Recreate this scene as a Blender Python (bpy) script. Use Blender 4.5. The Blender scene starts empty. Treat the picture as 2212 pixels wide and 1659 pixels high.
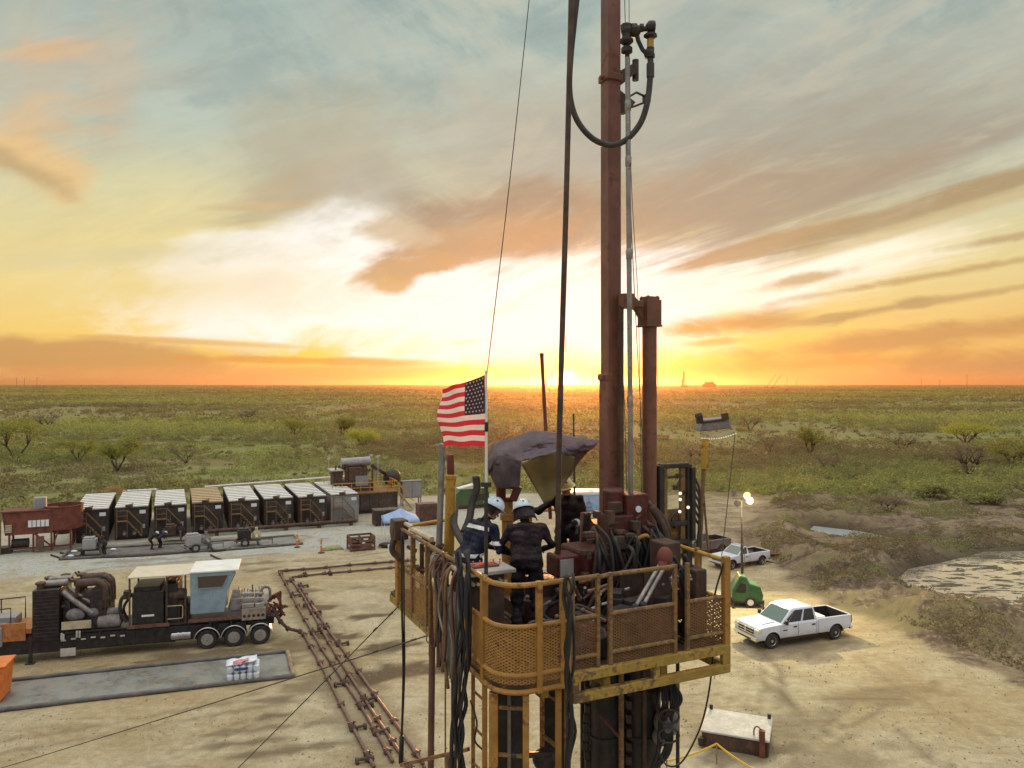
import bpy, bmesh, math, random
import numpy as np
from mathutils import Vector, Matrix, Euler, noise as mnoise
R = math.radians
SC = bpy.context.scene
COL = SC.collection
rnd = random.Random(7)

# ------------------------------------------------------------------ camera
F = 1640.0                                   # focal length in units of a 2212 wide picture
CAMZ = 14.0
cam = bpy.data.cameras.new('camera')
cam.sensor_width = 36.0
cam.lens = 36.0 * F / 2212.0
cam.clip_start = 0.1
cam.clip_end = 60000.0
camo = bpy.data.objects.new('camera', cam)
COL.objects.link(camo)
camo.location = (0, 0, CAMZ)
camo.rotation_euler = (R(90), 0, 0)
SC.camera = camo

# ------------------------------------------------------------------ sun, exposure
SUN_AZ, SUN_EL = R(4.1), R(1.2)
sun = bpy.data.lights.new('sun', 'SUN')
sun.energy = 3.2
sun.angle = R(0.53)
sun.color = (1.0, 0.40, 0.13)
suno = bpy.data.objects.new('sun', sun)
COL.objects.link(suno)
suno.location = (30, 400, 60)
suno.rotation_euler = (R(90) - R(1.6), 0, math.pi - SUN_AZ)
SC.view_settings.view_transform = 'Standard'
SC.view_settings.look = 'None'
SC.view_settings.exposure = 0.0
SC.view_settings.gamma = 1.0
SC.render.engine = 'CYCLES'
SC.cycles.max_bounces = 6
SC.cycles.volume_bounces = 0
SC.cycles.diffuse_bounces = 3
SC.cycles.transparent_max_bounces = 12
SC.cycles.use_denoising = True
SC.cycles.caustics_reflective = False
SC.cycles.caustics_refractive = False

# ------------------------------------------------------------------ node helpers
class NT:
    def __init__(s, tree): s.t = tree; s.n = tree.nodes; s.l = tree.links
    def node(s, typ, **kw):
        n = s.n.new(typ)
        for k, v in kw.items(): setattr(n, k, v)
        return n
    def put(s, sock, v):
        if isinstance(v, E): v = v.s
        if isinstance(v, bpy.types.NodeSocket): s.l.new(v, sock)
        elif isinstance(v, (tuple, list)):
            sock.default_value = tuple(v) + ((1.0,) if len(sock.default_value) == 4 and len(v) == 3 else ())
        else: sock.default_value = v
    def math(s, op, a, b=None, c=None):
        n = s.node('ShaderNodeMath', operation=op)
        s.put(n.inputs[0], a)
        if b is not None: s.put(n.inputs[1], b)
        if c is not None: s.put(n.inputs[2], c)
        return E(s, n.outputs[0])
    def vec(s, x, y, z=0.0):
        n = s.node('ShaderNodeCombineXYZ')
        for i, v in enumerate((x, y, z)): s.put(n.inputs[i], v)
        return E(s, n.outputs[0])
    def noise(s, v, scale=1.0, detail=4.0, rough=0.55, dist=0.0):
        n = s.node('ShaderNodeTexNoise')
        if v is not None: s.put(n.inputs['Vector'], v)
        n.inputs['Scale'].default_value = scale; n.inputs['Detail'].default_value = detail
        n.inputs['Roughness'].default_value = rough; n.inputs['Distortion'].default_value = dist
        return E(s, n.outputs['Fac'])
    def step(s, v, a, b, lo=0.0, hi=1.0):
        n = s.node('ShaderNodeMapRange', interpolation_type='SMOOTHSTEP')
        s.put(n.inputs[0], v); s.put(n.inputs[1], a); s.put(n.inputs[2], b); s.put(n.inputs[3], lo); s.put(n.inputs[4], hi)
        return E(s, n.outputs[0])
    def mix(s, fac, a, b, blend='MIX'):
        n = s.node('ShaderNodeMix', data_type='RGBA', blend_type=blend)
        n.clamp_factor = True
        s.put(n.inputs[0], fac); s.put(n.inputs[6], a); s.put(n.inputs[7], b)
        return E(s, n.outputs[2])
    def ramp(s, fac, stops, interp='LINEAR'):
        n = s.node('ShaderNodeValToRGB')
        cr = n.color_ramp; cr.interpolation = interp
        while len(cr.elements) < len(stops): cr.elements.new(0.5)
        for e, (p, c) in zip(cr.elements, stops):
            e.position = p; e.color = tuple(c) + (1.0,) if len(c) == 3 else c
        s.put(n.inputs[0], fac)
        return E(s, n.outputs[0])
    def scale(s, c, k):
        n = s.node('ShaderNodeVectorMath', operation='SCALE')
        s.put(n.inputs[0], c); s.put(n.inputs['Scale'], k)
        return E(s, n.outputs[0])
    def add(s, a, b):
        n = s.node('ShaderNodeVectorMath', operation='ADD')
        s.put(n.inputs[0], a); s.put(n.inputs[1], b)
        return E(s, n.outputs[0])
class E:
    def __init__(s, nt, sock): s.nt = nt; s.s = sock
    def __add__(s, o): return s.nt.math('ADD', s, o)
    __radd__ = __add__
    def __sub__(s, o): return s.nt.math('SUBTRACT', s, o)
    def __rsub__(s, o): return s.nt.math('SUBTRACT', o, s)
    def __mul__(s, o): return s.nt.math('MULTIPLY', s, o)
    __rmul__ = __mul__
    def __truediv__(s, o): return s.nt.math('DIVIDE', s, o)
    def __pow__(s, o): return s.nt.math('POWER', s, o)
    def max(s, o): return s.nt.math('MAXIMUM', s, o)
    def min(s, o): return s.nt.math('MINIMUM', s, o)

def lin(r, g, b):
    f = lambda c: (c / 255 / 12.92) if c / 255 <= 0.04045 else ((c / 255 + 0.055) / 1.055) ** 2.4
    return (f(r), f(g), f(b))

# ------------------------------------------------------------------ world: dusk sky with clouds, all in terms of direction
world = bpy.data.worlds.new('World')
SC.world = world
world.use_nodes = True
def build_world():
    t = world.node_tree
    t.nodes.clear()
    n = NT(t)
    tc = n.node('ShaderNodeTexCoord')
    sep = n.node('ShaderNodeSeparateXYZ'); t.links.new(tc.outputs['Generated'], sep.inputs[0])
    x, y, z = (E(n, sep.outputs[i]) for i in range(3))
    yy = y.max(0.05)
    s = x / yy
    h = z / yy
    el = n.math('ARCSINE', z) * (180 / math.pi)          # degrees
    zc = z.max(0.035)
    ca, sa = math.cos(R(-17)), math.sin(R(-17))
    al = (x * sa + y * ca) / zc
    ac = (x * ca - y * sa) / zc
    streak = n.noise(n.vec(ac * 1.5, al * 0.16, 3.1), 1.0, 6, 0.6, 0.35)
    streak2 = n.noise(n.vec(ac * 4.0, al * 0.5, 7.7), 1.0, 6, 0.62, 0.5)
    puff = n.noise(n.vec(s * 4.2, h * 6.0, 1.3), 1.0, 7, 0.62, 0.7)
    puff2 = n.noise(n.vec(s * 9.0, h * 22.0, 5.3), 1.0, 6, 0.6, 0.6)
    fine = n.noise(n.vec(s * 16.0 - h * 5.0, h * 36.0 - s * 9, 9.3), 1.0, 5, 0.6, 0.4)
    # clear air by elevation
    base = n.ramp(el / 45.0, [
        (0.0, lin(222, 152, 98)), (0.035, lin(228, 162, 92)), (0.075, lin(240, 190, 96)), (0.15, lin(230, 208, 146)),
        (0.27, lin(212, 206, 164)), (0.40, lin(187, 197, 182)), (0.60, lin(160, 178, 172)), (0.80, lin(180, 190, 186)), (1.0, (0.90, 0.93, 0.95))])
    # towards the right the low sky is pinker
    col = n.mix(n.step(s, 0.15, 0.75) * n.step(el, 9.0, 1.0) * 0.55, base, lin(226, 160, 104))
    def G(u, v): return ((u - 1106) / F, (829 - v) / F)
    def blob(u, v, a, b, slope, soft=0.5, nz=None, k=1.0, fz=0.7):
        cs, ct = G(u, v)
        ang = math.atan(slope)
        c, d = math.cos(ang), math.sin(ang)
        ds, dt = s - cs, h - ct
        p = (ds * c + dt * d) / (a / F)
        q = (dt * c - ds * d) / (b / F)
        r = n.math('SQRT', p * p + q * q)
        if nz is not None: r = r + (nz - 0.5) * k + (fine - 0.5) * fz
        return n.step(r, 1 + soft, max(0.0, 1 - soft))
    def lay(col, m, c, k=1.0): return n.mix(m * k, col, c)
    # wide warm glow and blown out zone around the sun side
    col = lay(col, blob(860, 690, 1080, 230, 0.0, 0.95, puff2, 0.5), lin(248, 222, 140), 0.75)
    col = lay(col, blob(1000, 762, 760, 60, 0.0, 0.9, puff2, 0.5), lin(255, 214, 84), 0.75)
    # high thin veils
    veil = n.noise(n.vec(s * 2.2 - h * 1.2, h * 4.0 + s * 1.6, 2.2), 1.0, 8, 0.66, 0.9)
    col = lay(col, n.step(veil, 0.40, 0.60) * n.step(el, 10, 17) * n.step(s, -0.45, 0.0), lin(198, 198, 178), 0.75)
    col = lay(col, n.step(veil, 0.50, 0.36) * n.step(el, 12, 20), lin(142, 162, 158), 0.55)
    col = lay(col, n.step(streak2, 0.46, 0.62) * n.step(s, -0.05, 0.2) * n.step(el, 8, 14), lin(204, 200, 182), 0.4)
    col = lay(col, n.step(streak, 0.52, 0.40) * n.step(s, 0.05, 0.3) * n.step(el, 10, 15), lin(152, 162, 154), 0.35)
    WHITE = (1.04, 1.0, 0.92)
    col = lay(col, blob(700, 610, 400, 118, 0.10, 0.5, puff2, 1.6), WHITE, 1.0)
    col = lay(col, blob(740, 480, 130, 90, 0.35, 0.5, puff, 2.0), WHITE, 1.0)
    col = lay(col, blob(560, 530, 230, 40, 0.12, 0.6, puff2, 2.0), WHITE, 0.9)
    col = lay(col, blob(1100, 640, 460, 118, 0.02, 0.45, puff2, 1.2), WHITE, 1.0)
    col = lay(col, blob(1440, 600, 330, 80, 0.10, 0.5, puff2, 1.6), WHITE, 1.0)
    col = lay(col, blob(1760, 570, 320, 55, 0.2, 0.7, streak, 2.4), (1.1, 1.0, 0.82), 0.9)
    col = lay(col, blob(1130, 715, 380, 70, 0.0, 0.55, puff2, 0.8), WHITE, 0.95)
    # main dark cloud bank
    DK = lin(170, 148, 122)
    col = lay(col, blob(700, 330, 200, 120, 0.3, 0.7, puff, 2.6), lin(184, 178, 152), 0.85)
    col = lay(col, blob(640, 410, 130, 42, 0.35, 0.55, puff, 2.4), lin(190, 172, 138), 0.9)
    col = lay(col, blob(820, 400, 130, 60, -0.5, 0.6, puff, 2.4), lin(188, 180, 156), 0.8)
    col = lay(col, blob(560, 446, 120, 9, 0.02, 0.6, puff2, 2.4), lin(206, 180, 136), 0.8)
    col = lay(col, blob(1250, 330, 420, 120, 0.10, 0.8, puff, 2.2), lin(184, 176, 156), 0.85)
    col = lay(col, blob(1750, 240, 640, 150, 0.22, 0.9, puff, 1.8), lin(172, 172, 158), 0.7)
    col = lay(col, blob(1860, 340, 560, 120, 0.27, 0.6, streak, 3.0), lin(168, 158, 138), 0.9)
    col = lay(col, blob(1560, 432, 560, 86, 0.16, 0.4, streak, 2.0), lin(175, 156, 130), 0.97)
    col = lay(col, blob(1130, 470, 270, 76, 0.02, 0.35, puff, 1.6), DK, 0.97)
    col = lay(col, blob(1040, 520, 210, 44, 0.20, 0.3, puff2, 1.6), lin(190, 154, 116), 0.95)
    col = lay(col, blob(880, 580, 118, 30, 0.20, 0.3, puff2, 1.7), lin(200, 160, 114), 0.97)
    col = lay(col, blob(850, 612, 42, 20, 0.05, 0.35, puff2, 1.6), lin(206, 164, 112), 0.95)
    col = lay(col, blob(850, 500, 80, 30, -0.15, 0.4, puff2, 2.2), lin(206, 184, 150), 0.85)
    col = lay(col, blob(1650, 528, 210, 20, 0.27, 0.4, streak, 1.8), lin(186, 152, 108), 0.9)
    col = lay(col, blob(2060, 425, 340, 24, 0.32, 0.5, streak, 2.0), lin(176, 150, 108), 0.9)
    col = lay(col, blob(2000, 480, 330, 14, 0.30, 0.6, streak, 2.0), lin(206, 184, 134), 0.8)
    # warm lit clouds, left
    col = lay(col, blob(95, 130, 190, 100, -0.1, 0.95, puff, 4.6), lin(202, 182, 154), 0.65)
    col = lay(col, blob(240, 190, 46, 110, -0.1, 0.95, puff2, 3.8), lin(206, 184, 154), 0.55)
    col = lay(col, blob(90, 110, 90, 20, 0.05, 0.7, puff2, 3.0), lin(220, 184, 142), 0.8)
    col = lay(col, blob(70, 265, 120, 40, 0.1, 0.9, puff2, 3.6), lin(222, 188, 144), 0.8)
    col = lay(col, blob(60, 352, 130, 46, -0.52, 0.7, puff2, 3.0), lin(232, 194, 136), 0.95)
    col = lay(col, blob(40, 362, 105, 20, -0.5, 0.8, puff2, 2.6), lin(186, 160, 114), 0.7)
    col = lay(col, blob(440, 620, 300, 50, 0.0, 0.8, puff2, 2.4), lin(236, 214, 156), 0.55)
    col = lay(col, blob(330, 545, 260, 24, 0.05, 0.8, puff2, 2.4), lin(216, 204, 160), 0.6)
    # low bands
    col = lay(col, blob(120, 768, 400, 40, -0.03, 0.35, puff2, 1.4), lin(200, 152, 98), 0.95)
    col = lay(col, blob(640, 778, 230, 8, -0.02, 0.5, puff2, 2.2), lin(214, 152, 76), 0.85)
    col = lay(col, blob(380, 736, 260, 6, -0.05, 0.6, puff2, 2.2), lin(220, 170, 96), 0.7)
    col = lay(col, blob(640, 806, 700, 18, 0.0, 0.6, puff2, 1.2), lin(224, 160, 98), 0.7)
    for (u, v, a, b, sl, c, k) in [
        (1600, 698, 122, 19, 0.1, lin(198, 154, 96), 1), (1545, 738, 60, 7, 0.08, lin(222, 170, 90), .8),
        (1900, 668, 118, 11, 0.2, lin(176, 142, 94), 1), (1990, 655, 260, 8, 0.16, lin(196, 160, 104), .9),
        (1760, 598, 110, 12, 0.2, lin(200, 170, 122), .9), (2040, 590, 230, 8, 0.17, lin(196, 162, 106), .9),
        (2170, 515, 110, 9, 0.18, lin(190, 160, 112), .85), (2000, 728, 440, 22, 0.12, lin(204, 150, 94), .95),
        (1780, 785, 420, 18, 0.05, lin(218, 158, 92), .85), (2150, 792, 260, 24, 0.05, lin(194, 142, 98), .8),
        (1000, 738, 40, 5, 0.1, lin(250, 230, 170), .7)]:
        col = lay(col, blob(u, v, a, b, sl, 0.7, puff2, 3.2), c, k)
    # texture inside the banks
    wisp = n.noise(n.vec(s * 7.0 - h * 6.0, h * 20.0 - s * 4.0, 6.6), 1.0, 7, 0.68, 0.8)
    col = n.scale(col, 1.0 + (wisp - 0.5) * 0.36 * n.step(el, 3.0, 12.0))
    col = lay(col, n.step(wisp * 0.5 + streak2 * 0.5, 0.50, 0.62) * n.step(el, 9, 14) * n.step(s, -0.25, 0.0), lin(204, 194, 168), 0.35)
    # horizon murk
    col = lay(col, n.step(el, 1.4, 0.1) * n.step(n.math('ABSOLUTE', s - 0.07), 0.05, 0.4), lin(226, 158, 106), 0.6)
    # sun glow and disc
    sd = (math.sin(SUN_AZ) * math.cos(R(0.28)), math.cos(SUN_AZ) * math.cos(R(0.28)), math.sin(R(0.28)))
    dot = x * sd[0] + y * sd[1] + z * sd[2]
    ang = n.math('ARCCOSINE', dot.min(1.0)) * (180 / math.pi)
    col = lay(col, n.step(ang, 3.6, 0.6), (1.5, 1.12, 0.35), 0.9)
    col = lay(col, n.step(ang, 1.1, 0.2), (4.0, 3.2, 1.4), 1.0)
    col = lay(col, n.step(ang, 0.36, 0.24), (18.0, 14.0, 7.0), 1.0)
    # the half of the sky behind the camera: pale unseen sky, its levels set as fill light
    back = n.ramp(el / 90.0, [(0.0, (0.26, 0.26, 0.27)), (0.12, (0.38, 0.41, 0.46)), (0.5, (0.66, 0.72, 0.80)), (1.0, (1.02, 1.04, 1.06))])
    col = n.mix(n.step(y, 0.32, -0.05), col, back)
    col = n.mix(n.step(el, 30, 48), col, n.scale((1.12, 1.10, 1.02), 1.0 * SKYFILL))  # overhead sky above the view, brightened as added fill light
    # below the horizon: dull earth light
    col = n.mix(n.step(el, 0.0, -1.5), col, (0.12, 0.10, 0.06))
    # physical sky underneath, thin
    sky = n.node('ShaderNodeTexSky', sky_type='NISHITA')
    sky.sun_disc = False
    sky.sun_elevation = SUN_EL
    sky.sun_rotation = SUN_AZ
    sky.altitude = 900
    bg2 = n.node('ShaderNodeBackground'); t.links.new(sky.outputs[0], bg2.inputs[0]); bg2.inputs[1].default_value = 0.02
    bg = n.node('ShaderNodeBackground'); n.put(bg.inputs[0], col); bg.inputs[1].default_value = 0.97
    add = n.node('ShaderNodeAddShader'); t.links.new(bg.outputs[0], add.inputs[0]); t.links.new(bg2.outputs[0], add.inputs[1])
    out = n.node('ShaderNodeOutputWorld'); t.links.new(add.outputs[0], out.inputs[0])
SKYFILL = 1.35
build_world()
world.cycles.sampling_method = 'MANUAL'
world.cycles.sample_map_resolution = 1024

# ------------------------------------------------------------------ materials
def paint(name, c, rough=0.55, metal=0.0, var=0.25, scale=3.0, rust=0.0, rustc=(0.16, 0.06, 0.025), dust=0.0, bump=0.0, spec=0.4, coat=0.0, mud=0.0):
    m = bpy.data.materials.new(name); m.use_nodes = True
    n = NT(m.node_tree); b = n.n['Principled BSDF']
    tc = n.node('ShaderNodeTexCoord'); oi = n.node('ShaderNodeObjectInfo')
    co = n.add(E(n, tc.outputs['Object']), n.scale((37.0, 61.0, 23.0), E(n, oi.outputs['Random'])))
    n1 = n.noise(co, scale, 6, 0.62)
    n2 = n.noise(co, scale * 5.3, 5, 0.65)
    dk = tuple(v * (1 - var) for v in c); lt = tuple(min(1, v * (1 + var * 0.8)) for v in c)
    col = n.mix(n.step(n1, 0.3, 0.7), dk, lt)
    if rust > 0:
        mk = n.step(n1 * 0.55 + n2 * 0.45, 0.62 - 0.22 * rust, 0.70 - 0.16 * rust)
        col = n.mix(mk, col, n.mix(n2, tuple(v * 0.6 for v in rustc), tuple(v * 1.5 for v in rustc)))
    if dust > 0:
        g = n.node('ShaderNodeNewGeometry'); sp = n.node('ShaderNodeSeparateXYZ'); n.l.new(g.outputs['Normal'], sp.inputs[0])
        up = n.step(E(n, sp.outputs[2]), 0.2, 0.9)
        col = n.mix(up * n.step(n2, 0.25, 0.7) * dust, col, (0.34, 0.27, 0.18))
        col = n.mix(n.step(n2 * 0.5 + n1 * 0.5, 0.5, 0.66) * dust * 0.5, col, (0.28, 0.22, 0.15))
    if mud > 0:
        sp2 = n.node('ShaderNodeSeparateXYZ'); n.l.new(tc.outputs['Object'], sp2.inputs[0])
        col = n.mix(n.step(E(n, sp2.outputs[2]) + (n1 - 0.5) * 0.5, mud, 0.25) * n.step(n2, 0.15, 0.6) * 0.85, col, (0.33, 0.27, 0.19))
    n.put(b.inputs['Base Color'], col)
    n.put(b.inputs['Roughness'], n.step(n2, 0.2, 0.8, max(0.05, rough - 0.12), min(1, rough + 0.15)))
    b.inputs['Metallic'].default_value = metal
    b.inputs['Specular IOR Level'].default_value = spec
    if coat: b.inputs['Coat Weight'].default_value = coat; b.inputs['Coat Roughness'].default_value = 0.08
    if bump > 0:
        bp = n.node('ShaderNodeBump'); bp.inputs['Strength'].default_value = bump; bp.inputs['Distance'].default_value = 0.02
        n.put(bp.inputs['Height'], n2); n.l.new(bp.outputs[0], b.inputs['Normal'])
    return m
M = {}
def mk(k, *a, **kw): M[k] = paint(k, *a, **kw)
mk('ochre', (0.38, 0.19, 0.045), 0.55, var=0.3, scale=2.5, rust=0.45, rustc=(0.13, 0.06, 0.03), bump=0.25)
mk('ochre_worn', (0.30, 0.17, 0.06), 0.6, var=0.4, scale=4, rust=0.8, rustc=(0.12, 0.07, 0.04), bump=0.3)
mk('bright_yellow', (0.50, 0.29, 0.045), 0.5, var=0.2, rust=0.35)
mk('mast_red', (0.19, 0.082, 0.058), 0.48, var=0.3, scale=1.6, rust=0.4, rustc=(0.11, 0.04, 0.025), bump=0.15)
mk('mast_brown', (0.185, 0.08, 0.048), 0.5, var=0.3, scale=1.6, rust=0.5, rustc=(0.08, 0.04, 0.025), bump=0.15)
mk('red_iron', (0.13, 0.026, 0.023), 0.45, var=0.5, scale=5, rust=0.75, rustc=(0.05, 0.028, 0.02), bump=0.3)
mk('red_oxide', (0.17, 0.05, 0.037), 0.7, var=0.35, scale=2, rust=0.5, bump=0.2)
mk('iron_pipe', (0.15, 0.07, 0.055), 0.55, var=0.35, scale=2, rust=0.5, rustc=(0.13, 0.06, 0.04), dust=0.3)
mk('dark_iron', (0.035, 0.030, 0.028), 0.55, var=0.4, scale=5, rust=0.25, rustc=(0.09, 0.045, 0.025), bump=0.2)
mk('dark_brown', (0.075, 0.045, 0.033), 0.6, var=0.4, scale=3, rust=0.5, rustc=(0.12, 0.06, 0.035), bump=0.2)
mk('black_paint', (0.022, 0.021, 0.022), 0.42, var=0.4, scale=4, dust=0.15)
mk('rubber', (0.03, 0.029, 0.03), 0.7, var=0.3, scale=6, dust=0.15)
mk('hose_rubber', (0.05, 0.045, 0.042), 0.55, var=0.4, scale=3, bump=0.1)
mk('steel', (0.42, 0.41, 0.39), 0.38, metal=0.85, var=0.25, scale=4, rust=0.2)
mk('dull_steel', (0.30, 0.28, 0.26), 0.5, metal=0.6, var=0.3, scale=4, rust=0.35)
mk('chrome', (0.75, 0.75, 0.76), 0.18, metal=1.0, var=0.1)
mk('alloy', (0.60, 0.60, 0.61), 0.32, metal=0.9, var=0.15, dust=0.15)
mk('grey_paint', (0.34, 0.34, 0.33), 0.5, var=0.2, rust=0.2, dust=0.3)
mk('mid_grey', (0.20, 0.19, 0.19), 0.6, var=0.35, rust=0.2, dust=0.3)
mk('tank_side', (0.042, 0.037, 0.034), 0.6, var=0.4, scale=1.2, rust=0.3, rustc=(0.10, 0.06, 0.04), dust=0.3)
mk('tank_grey', (0.30, 0.31, 0.29), 0.6, var=0.25, scale=1.2, rust=0.25, dust=0.4)
mk('roof_dark', (0.045, 0.04, 0.036), 0.7, var=0.4, scale=1.5, dust=0.3)
mk('roof_white', (0.74, 0.72, 0.68), 0.5, var=0.12, scale=1.5, rust=0.15)
mk('roof_tan', (0.50, 0.37, 0.20), 0.6, var=0.2, scale=1.5, rust=0.3)
mk('white_paint', (0.78, 0.78, 0.79), 0.35, var=0.06, scale=1.0, coat=0.3)
mk('truck_white', (0.66, 0.70, 0.79), 0.3, var=0.05, scale=1.2, coat=0.6, dust=0.12, mud=1.05)
mk('truck_white_old', (0.66, 0.69, 0.76), 0.4, var=0.07, scale=1.2, coat=0.3, dust=0.15, mud=0.9)
mk('truck_grey', (0.16, 0.15, 0.15), 0.35, metal=0.3, var=0.1, coat=0.5, dust=0.35)
mk('trim_black', (0.02, 0.02, 0.022), 0.5, var=0.2)
mk('beam_yellow', (0.36, 0.235, 0.05), 0.55, var=0.35, rust=0.55, rustc=(0.12, 0.07, 0.035), bump=0.2)
mk('stone', (0.30, 0.25, 0.18), 0.9, var=0.3)
mk('cab_blue', (0.25, 0.34, 0.395), 0.42, var=0.2, scale=1.6, rust=0.30, rustc=(0.16, 0.15, 0.13), dust=0.2)
mk('cab_white', (0.74, 0.75, 0.70), 0.5, var=0.1, scale=1.0)
mk('canopy_cream', (0.66, 0.58, 0.44), 0.55, var=0.1, scale=0.8, dust=0.2)
mk('cream', (0.50, 0.43, 0.30), 0.6, var=0.25, rust=0.2, dust=0.2)
mk('fluid_end', (0.36, 0.30, 0.24), 0.45, metal=0.3, var=0.3, rust=0.3)
mk('green_paint', (0.022, 0.105, 0.04), 0.42, var=0.25, coat=0.2, dust=0.2)
mk('orange_paint', (0.72, 0.19, 0.03), 0.5, var=0.2, scale=1.5, rust=0.25, dust=0.15)
mk('orange_deck', (0.45, 0.17, 0.05), 0.55, var=0.3, rust=0.3)
mk('plate_grey', (0.50, 0.48, 0.43), 0.6, var=0.18, scale=1.5, dust=0.3)
mk('concrete_grey', (0.36, 0.34, 0.31), 0.8, var=0.3, scale=2)
mk('liner', (0.17, 0.205, 0.22), 0.45, var=0.5, scale=0.9, rust=0.35, rustc=(0.22, 0.18, 0.12), dust=0.6, bump=0.5)
mk('liner_edge', (0.11, 0.105, 0.10), 0.7, var=0.4, scale=1.2, dust=0.2)
mk('wood', (0.30, 0.22, 0.13), 0.8, var=0.35, scale=3)
mk('blue_fabric', (0.42, 0.58, 0.84), 0.8, var=0.12, scale=2)
mk('blue_wall', (0.30, 0.50, 0.72), 0.5, var=0.1)
mk('navy_cloth', (0.020, 0.023, 0.044), 0.9, var=0.5, scale=7, bump=0.8, spec=0.15, dust=0.10)
mk('dark_cloth', (0.027, 0.020, 0.026), 0.9, var=0.5, scale=7, bump=0.8, spec=0.15, dust=0.10)
mk('skin', (0.36, 0.19, 0.12), 0.6, var=0.1, scale=8)
mk('hair', (0.03, 0.02, 0.014), 0.7, var=0.3, scale=20)
mk('glove', (0.45, 0.42, 0.36), 0.8, var=0.2, scale=8)
mk('boot', (0.05, 0.03, 0.02), 0.7, var=0.3, scale=8)
mk('hard_hat_white', (0.62, 0.72, 0.80), 0.35, var=0.08, scale=6, dust=0.1)
mk('hard_hat_cream', (0.74, 0.66, 0.36), 0.4, var=0.12, scale=6)
mk('reflective', (0.72, 0.72, 0.70), 0.4, var=0.1)
mk('flag_red', (0.62, 0.035, 0.055), 0.85, var=0.08, scale=4)
mk('flag_white', (0.80, 0.76, 0.74), 0.85, var=0.05, scale=4)
mk('flag_blue', (0.055, 0.034, 0.05), 0.85, var=0.1, scale=4)
mk('tarp_purple', (0.17, 0.13, 0.145), 0.75, var=0.22, scale=5, bump=0.8)
mk('tarp_brown', (0.13, 0.09, 0.07), 0.8, var=0.15, scale=2)
mk('tarp_yellow', (0.30, 0.26, 0.12), 0.8, var=0.15, scale=2)
mk('valve_red', (0.62, 0.10, 0.06), 0.4, var=0.2)
mk('plastic_white', (0.70, 0.76, 0.84), 0.4, var=0.1, scale=3)
mk('label_red', (0.65, 0.22, 0.25), 0.5, var=0.3, scale=12)
mk('label_blue', (0.05, 0.07, 0.22), 0.5, var=0.4, scale=12)
mk('wire', (0.06, 0.055, 0.05), 0.5, var=0.2)
mk('tail_red', (0.40, 0.02, 0.02), 0.3, var=0.1)
mk('cabinet_grey', (0.26, 0.27, 0.28), 0.5, var=0.15, dust=0.2)
mk('far_dark', (0.06, 0.045, 0.035), 0.8, var=0.2)
mk('bark', (0.09, 0.065, 0.05), 0.9, var=0.4, scale=4)
mk('yellow_tape', (0.80, 0.52, 0.06), 0.5, var=0.1)
mk('bag_green', (0.30, 0.30, 0.14), 0.8, var=0.2)
mk('crate_brown', (0.16, 0.08, 0.06), 0.7, var=0.35, rust=0.4)
for k in ('tarp_purple', 'tarp_yellow', 'flag_red', 'flag_white', 'flag_blue', 'blue_fabric'):
    b = M[k].node_tree.nodes['Principled BSDF']
    n = NT(M[k].node_tree)
    tr = n.node('ShaderNodeBsdfTranslucent'); src = b.inputs['Base Color'].links[0].from_socket
    n.l.new(src, tr.inputs[0])
    mx = n.node('ShaderNodeMixShader'); mx.inputs[0].default_value = 0.45 if k == 'tarp_yellow' else 0.3
    out = n.n['Material Output']; n.l.new(b.outputs[0], mx.inputs[1]); n.l.new(tr.outputs[0], mx.inputs[2]); n.l.new(mx.outputs[0], out.inputs[0])
def glass(name, c, rough=0.06):
    m = bpy.data.materials.new(name); m.use_nodes = True
    b = m.node_tree.nodes['Principled BSDF']
    b.inputs['Base Color'].default_value = c + (1,); b.inputs['Roughness'].default_value = rough
    b.inputs['Specular IOR Level'].default_value = 0.9; b.inputs['Coat Weight'].default_value = 0.5
    M[name] = m
glass('glass_dark', (0.02, 0.024, 0.028)); glass('glass_green', (0.035, 0.085, 0.072), 0.08); glass('glass_red', (0.045, 0.02, 0.02), 0.25)
def lampmat(name, c, k):
    m = bpy.data.materials.new(name); m.use_nodes = True
    b = m.node_tree.nodes['Principled BSDF']; b.inputs['Base Color'].default_value = (0.8, 0.8, 0.75, 1)
    b.inputs['Emission Color'].default_value = c + (1,); b.inputs['Emission Strength'].default_value = k
    M[name] = m
lampmat('lamp_lit', (1.0, 0.72, 0.14), 1.7)
lampmat('gauge_lit', (1.0, 0.85, 0.6), 1.2)
lampmat('bulb_lit', (1.0, 0.82, 0.42), 0.35)
def mesh_metal(name, c, cell=0.05, open_=0.5, rust=0.4):
    m = paint(name, c, 0.6, var=0.3, scale=4, rust=rust, rustc=(0.12, 0.06, 0.03))
    n = NT(m.node_tree); tc = n.node('ShaderNodeUVMap'); sp = n.node('ShaderNodeSeparateXYZ'); n.l.new(tc.outputs[0], sp.inputs[0])
    u, v = E(n, sp.outputs[0]), E(n, sp.outputs[1])
    def tri(e): return n.math('PINGPONG', e, 0.5) * 2.0
    a = tri((u * 0.5 + v) / cell); b_ = tri((u * 0.5 - v) / cell)
    hole = n.math('GREATER_THAN', a.min(b_), 1 - open_)
    tr = n.node('ShaderNodeBsdfTransparent'); mx = n.node('ShaderNodeMixShader')
    n.put(mx.inputs[0], hole); bs = n.n['Principled BSDF']
    n.l.new(bs.outputs[0], mx.inputs[1]); n.l.new(tr.outputs[0], mx.inputs[2]); n.l.new(mx.outputs[0], n.n['Material Output'].inputs[0])
    M[name] = m
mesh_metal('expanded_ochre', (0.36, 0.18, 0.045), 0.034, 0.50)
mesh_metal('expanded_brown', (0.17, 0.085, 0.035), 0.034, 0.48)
mesh_metal('expanded_grey', (0.42, 0.36, 0.28), 0.055, 0.60)
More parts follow.
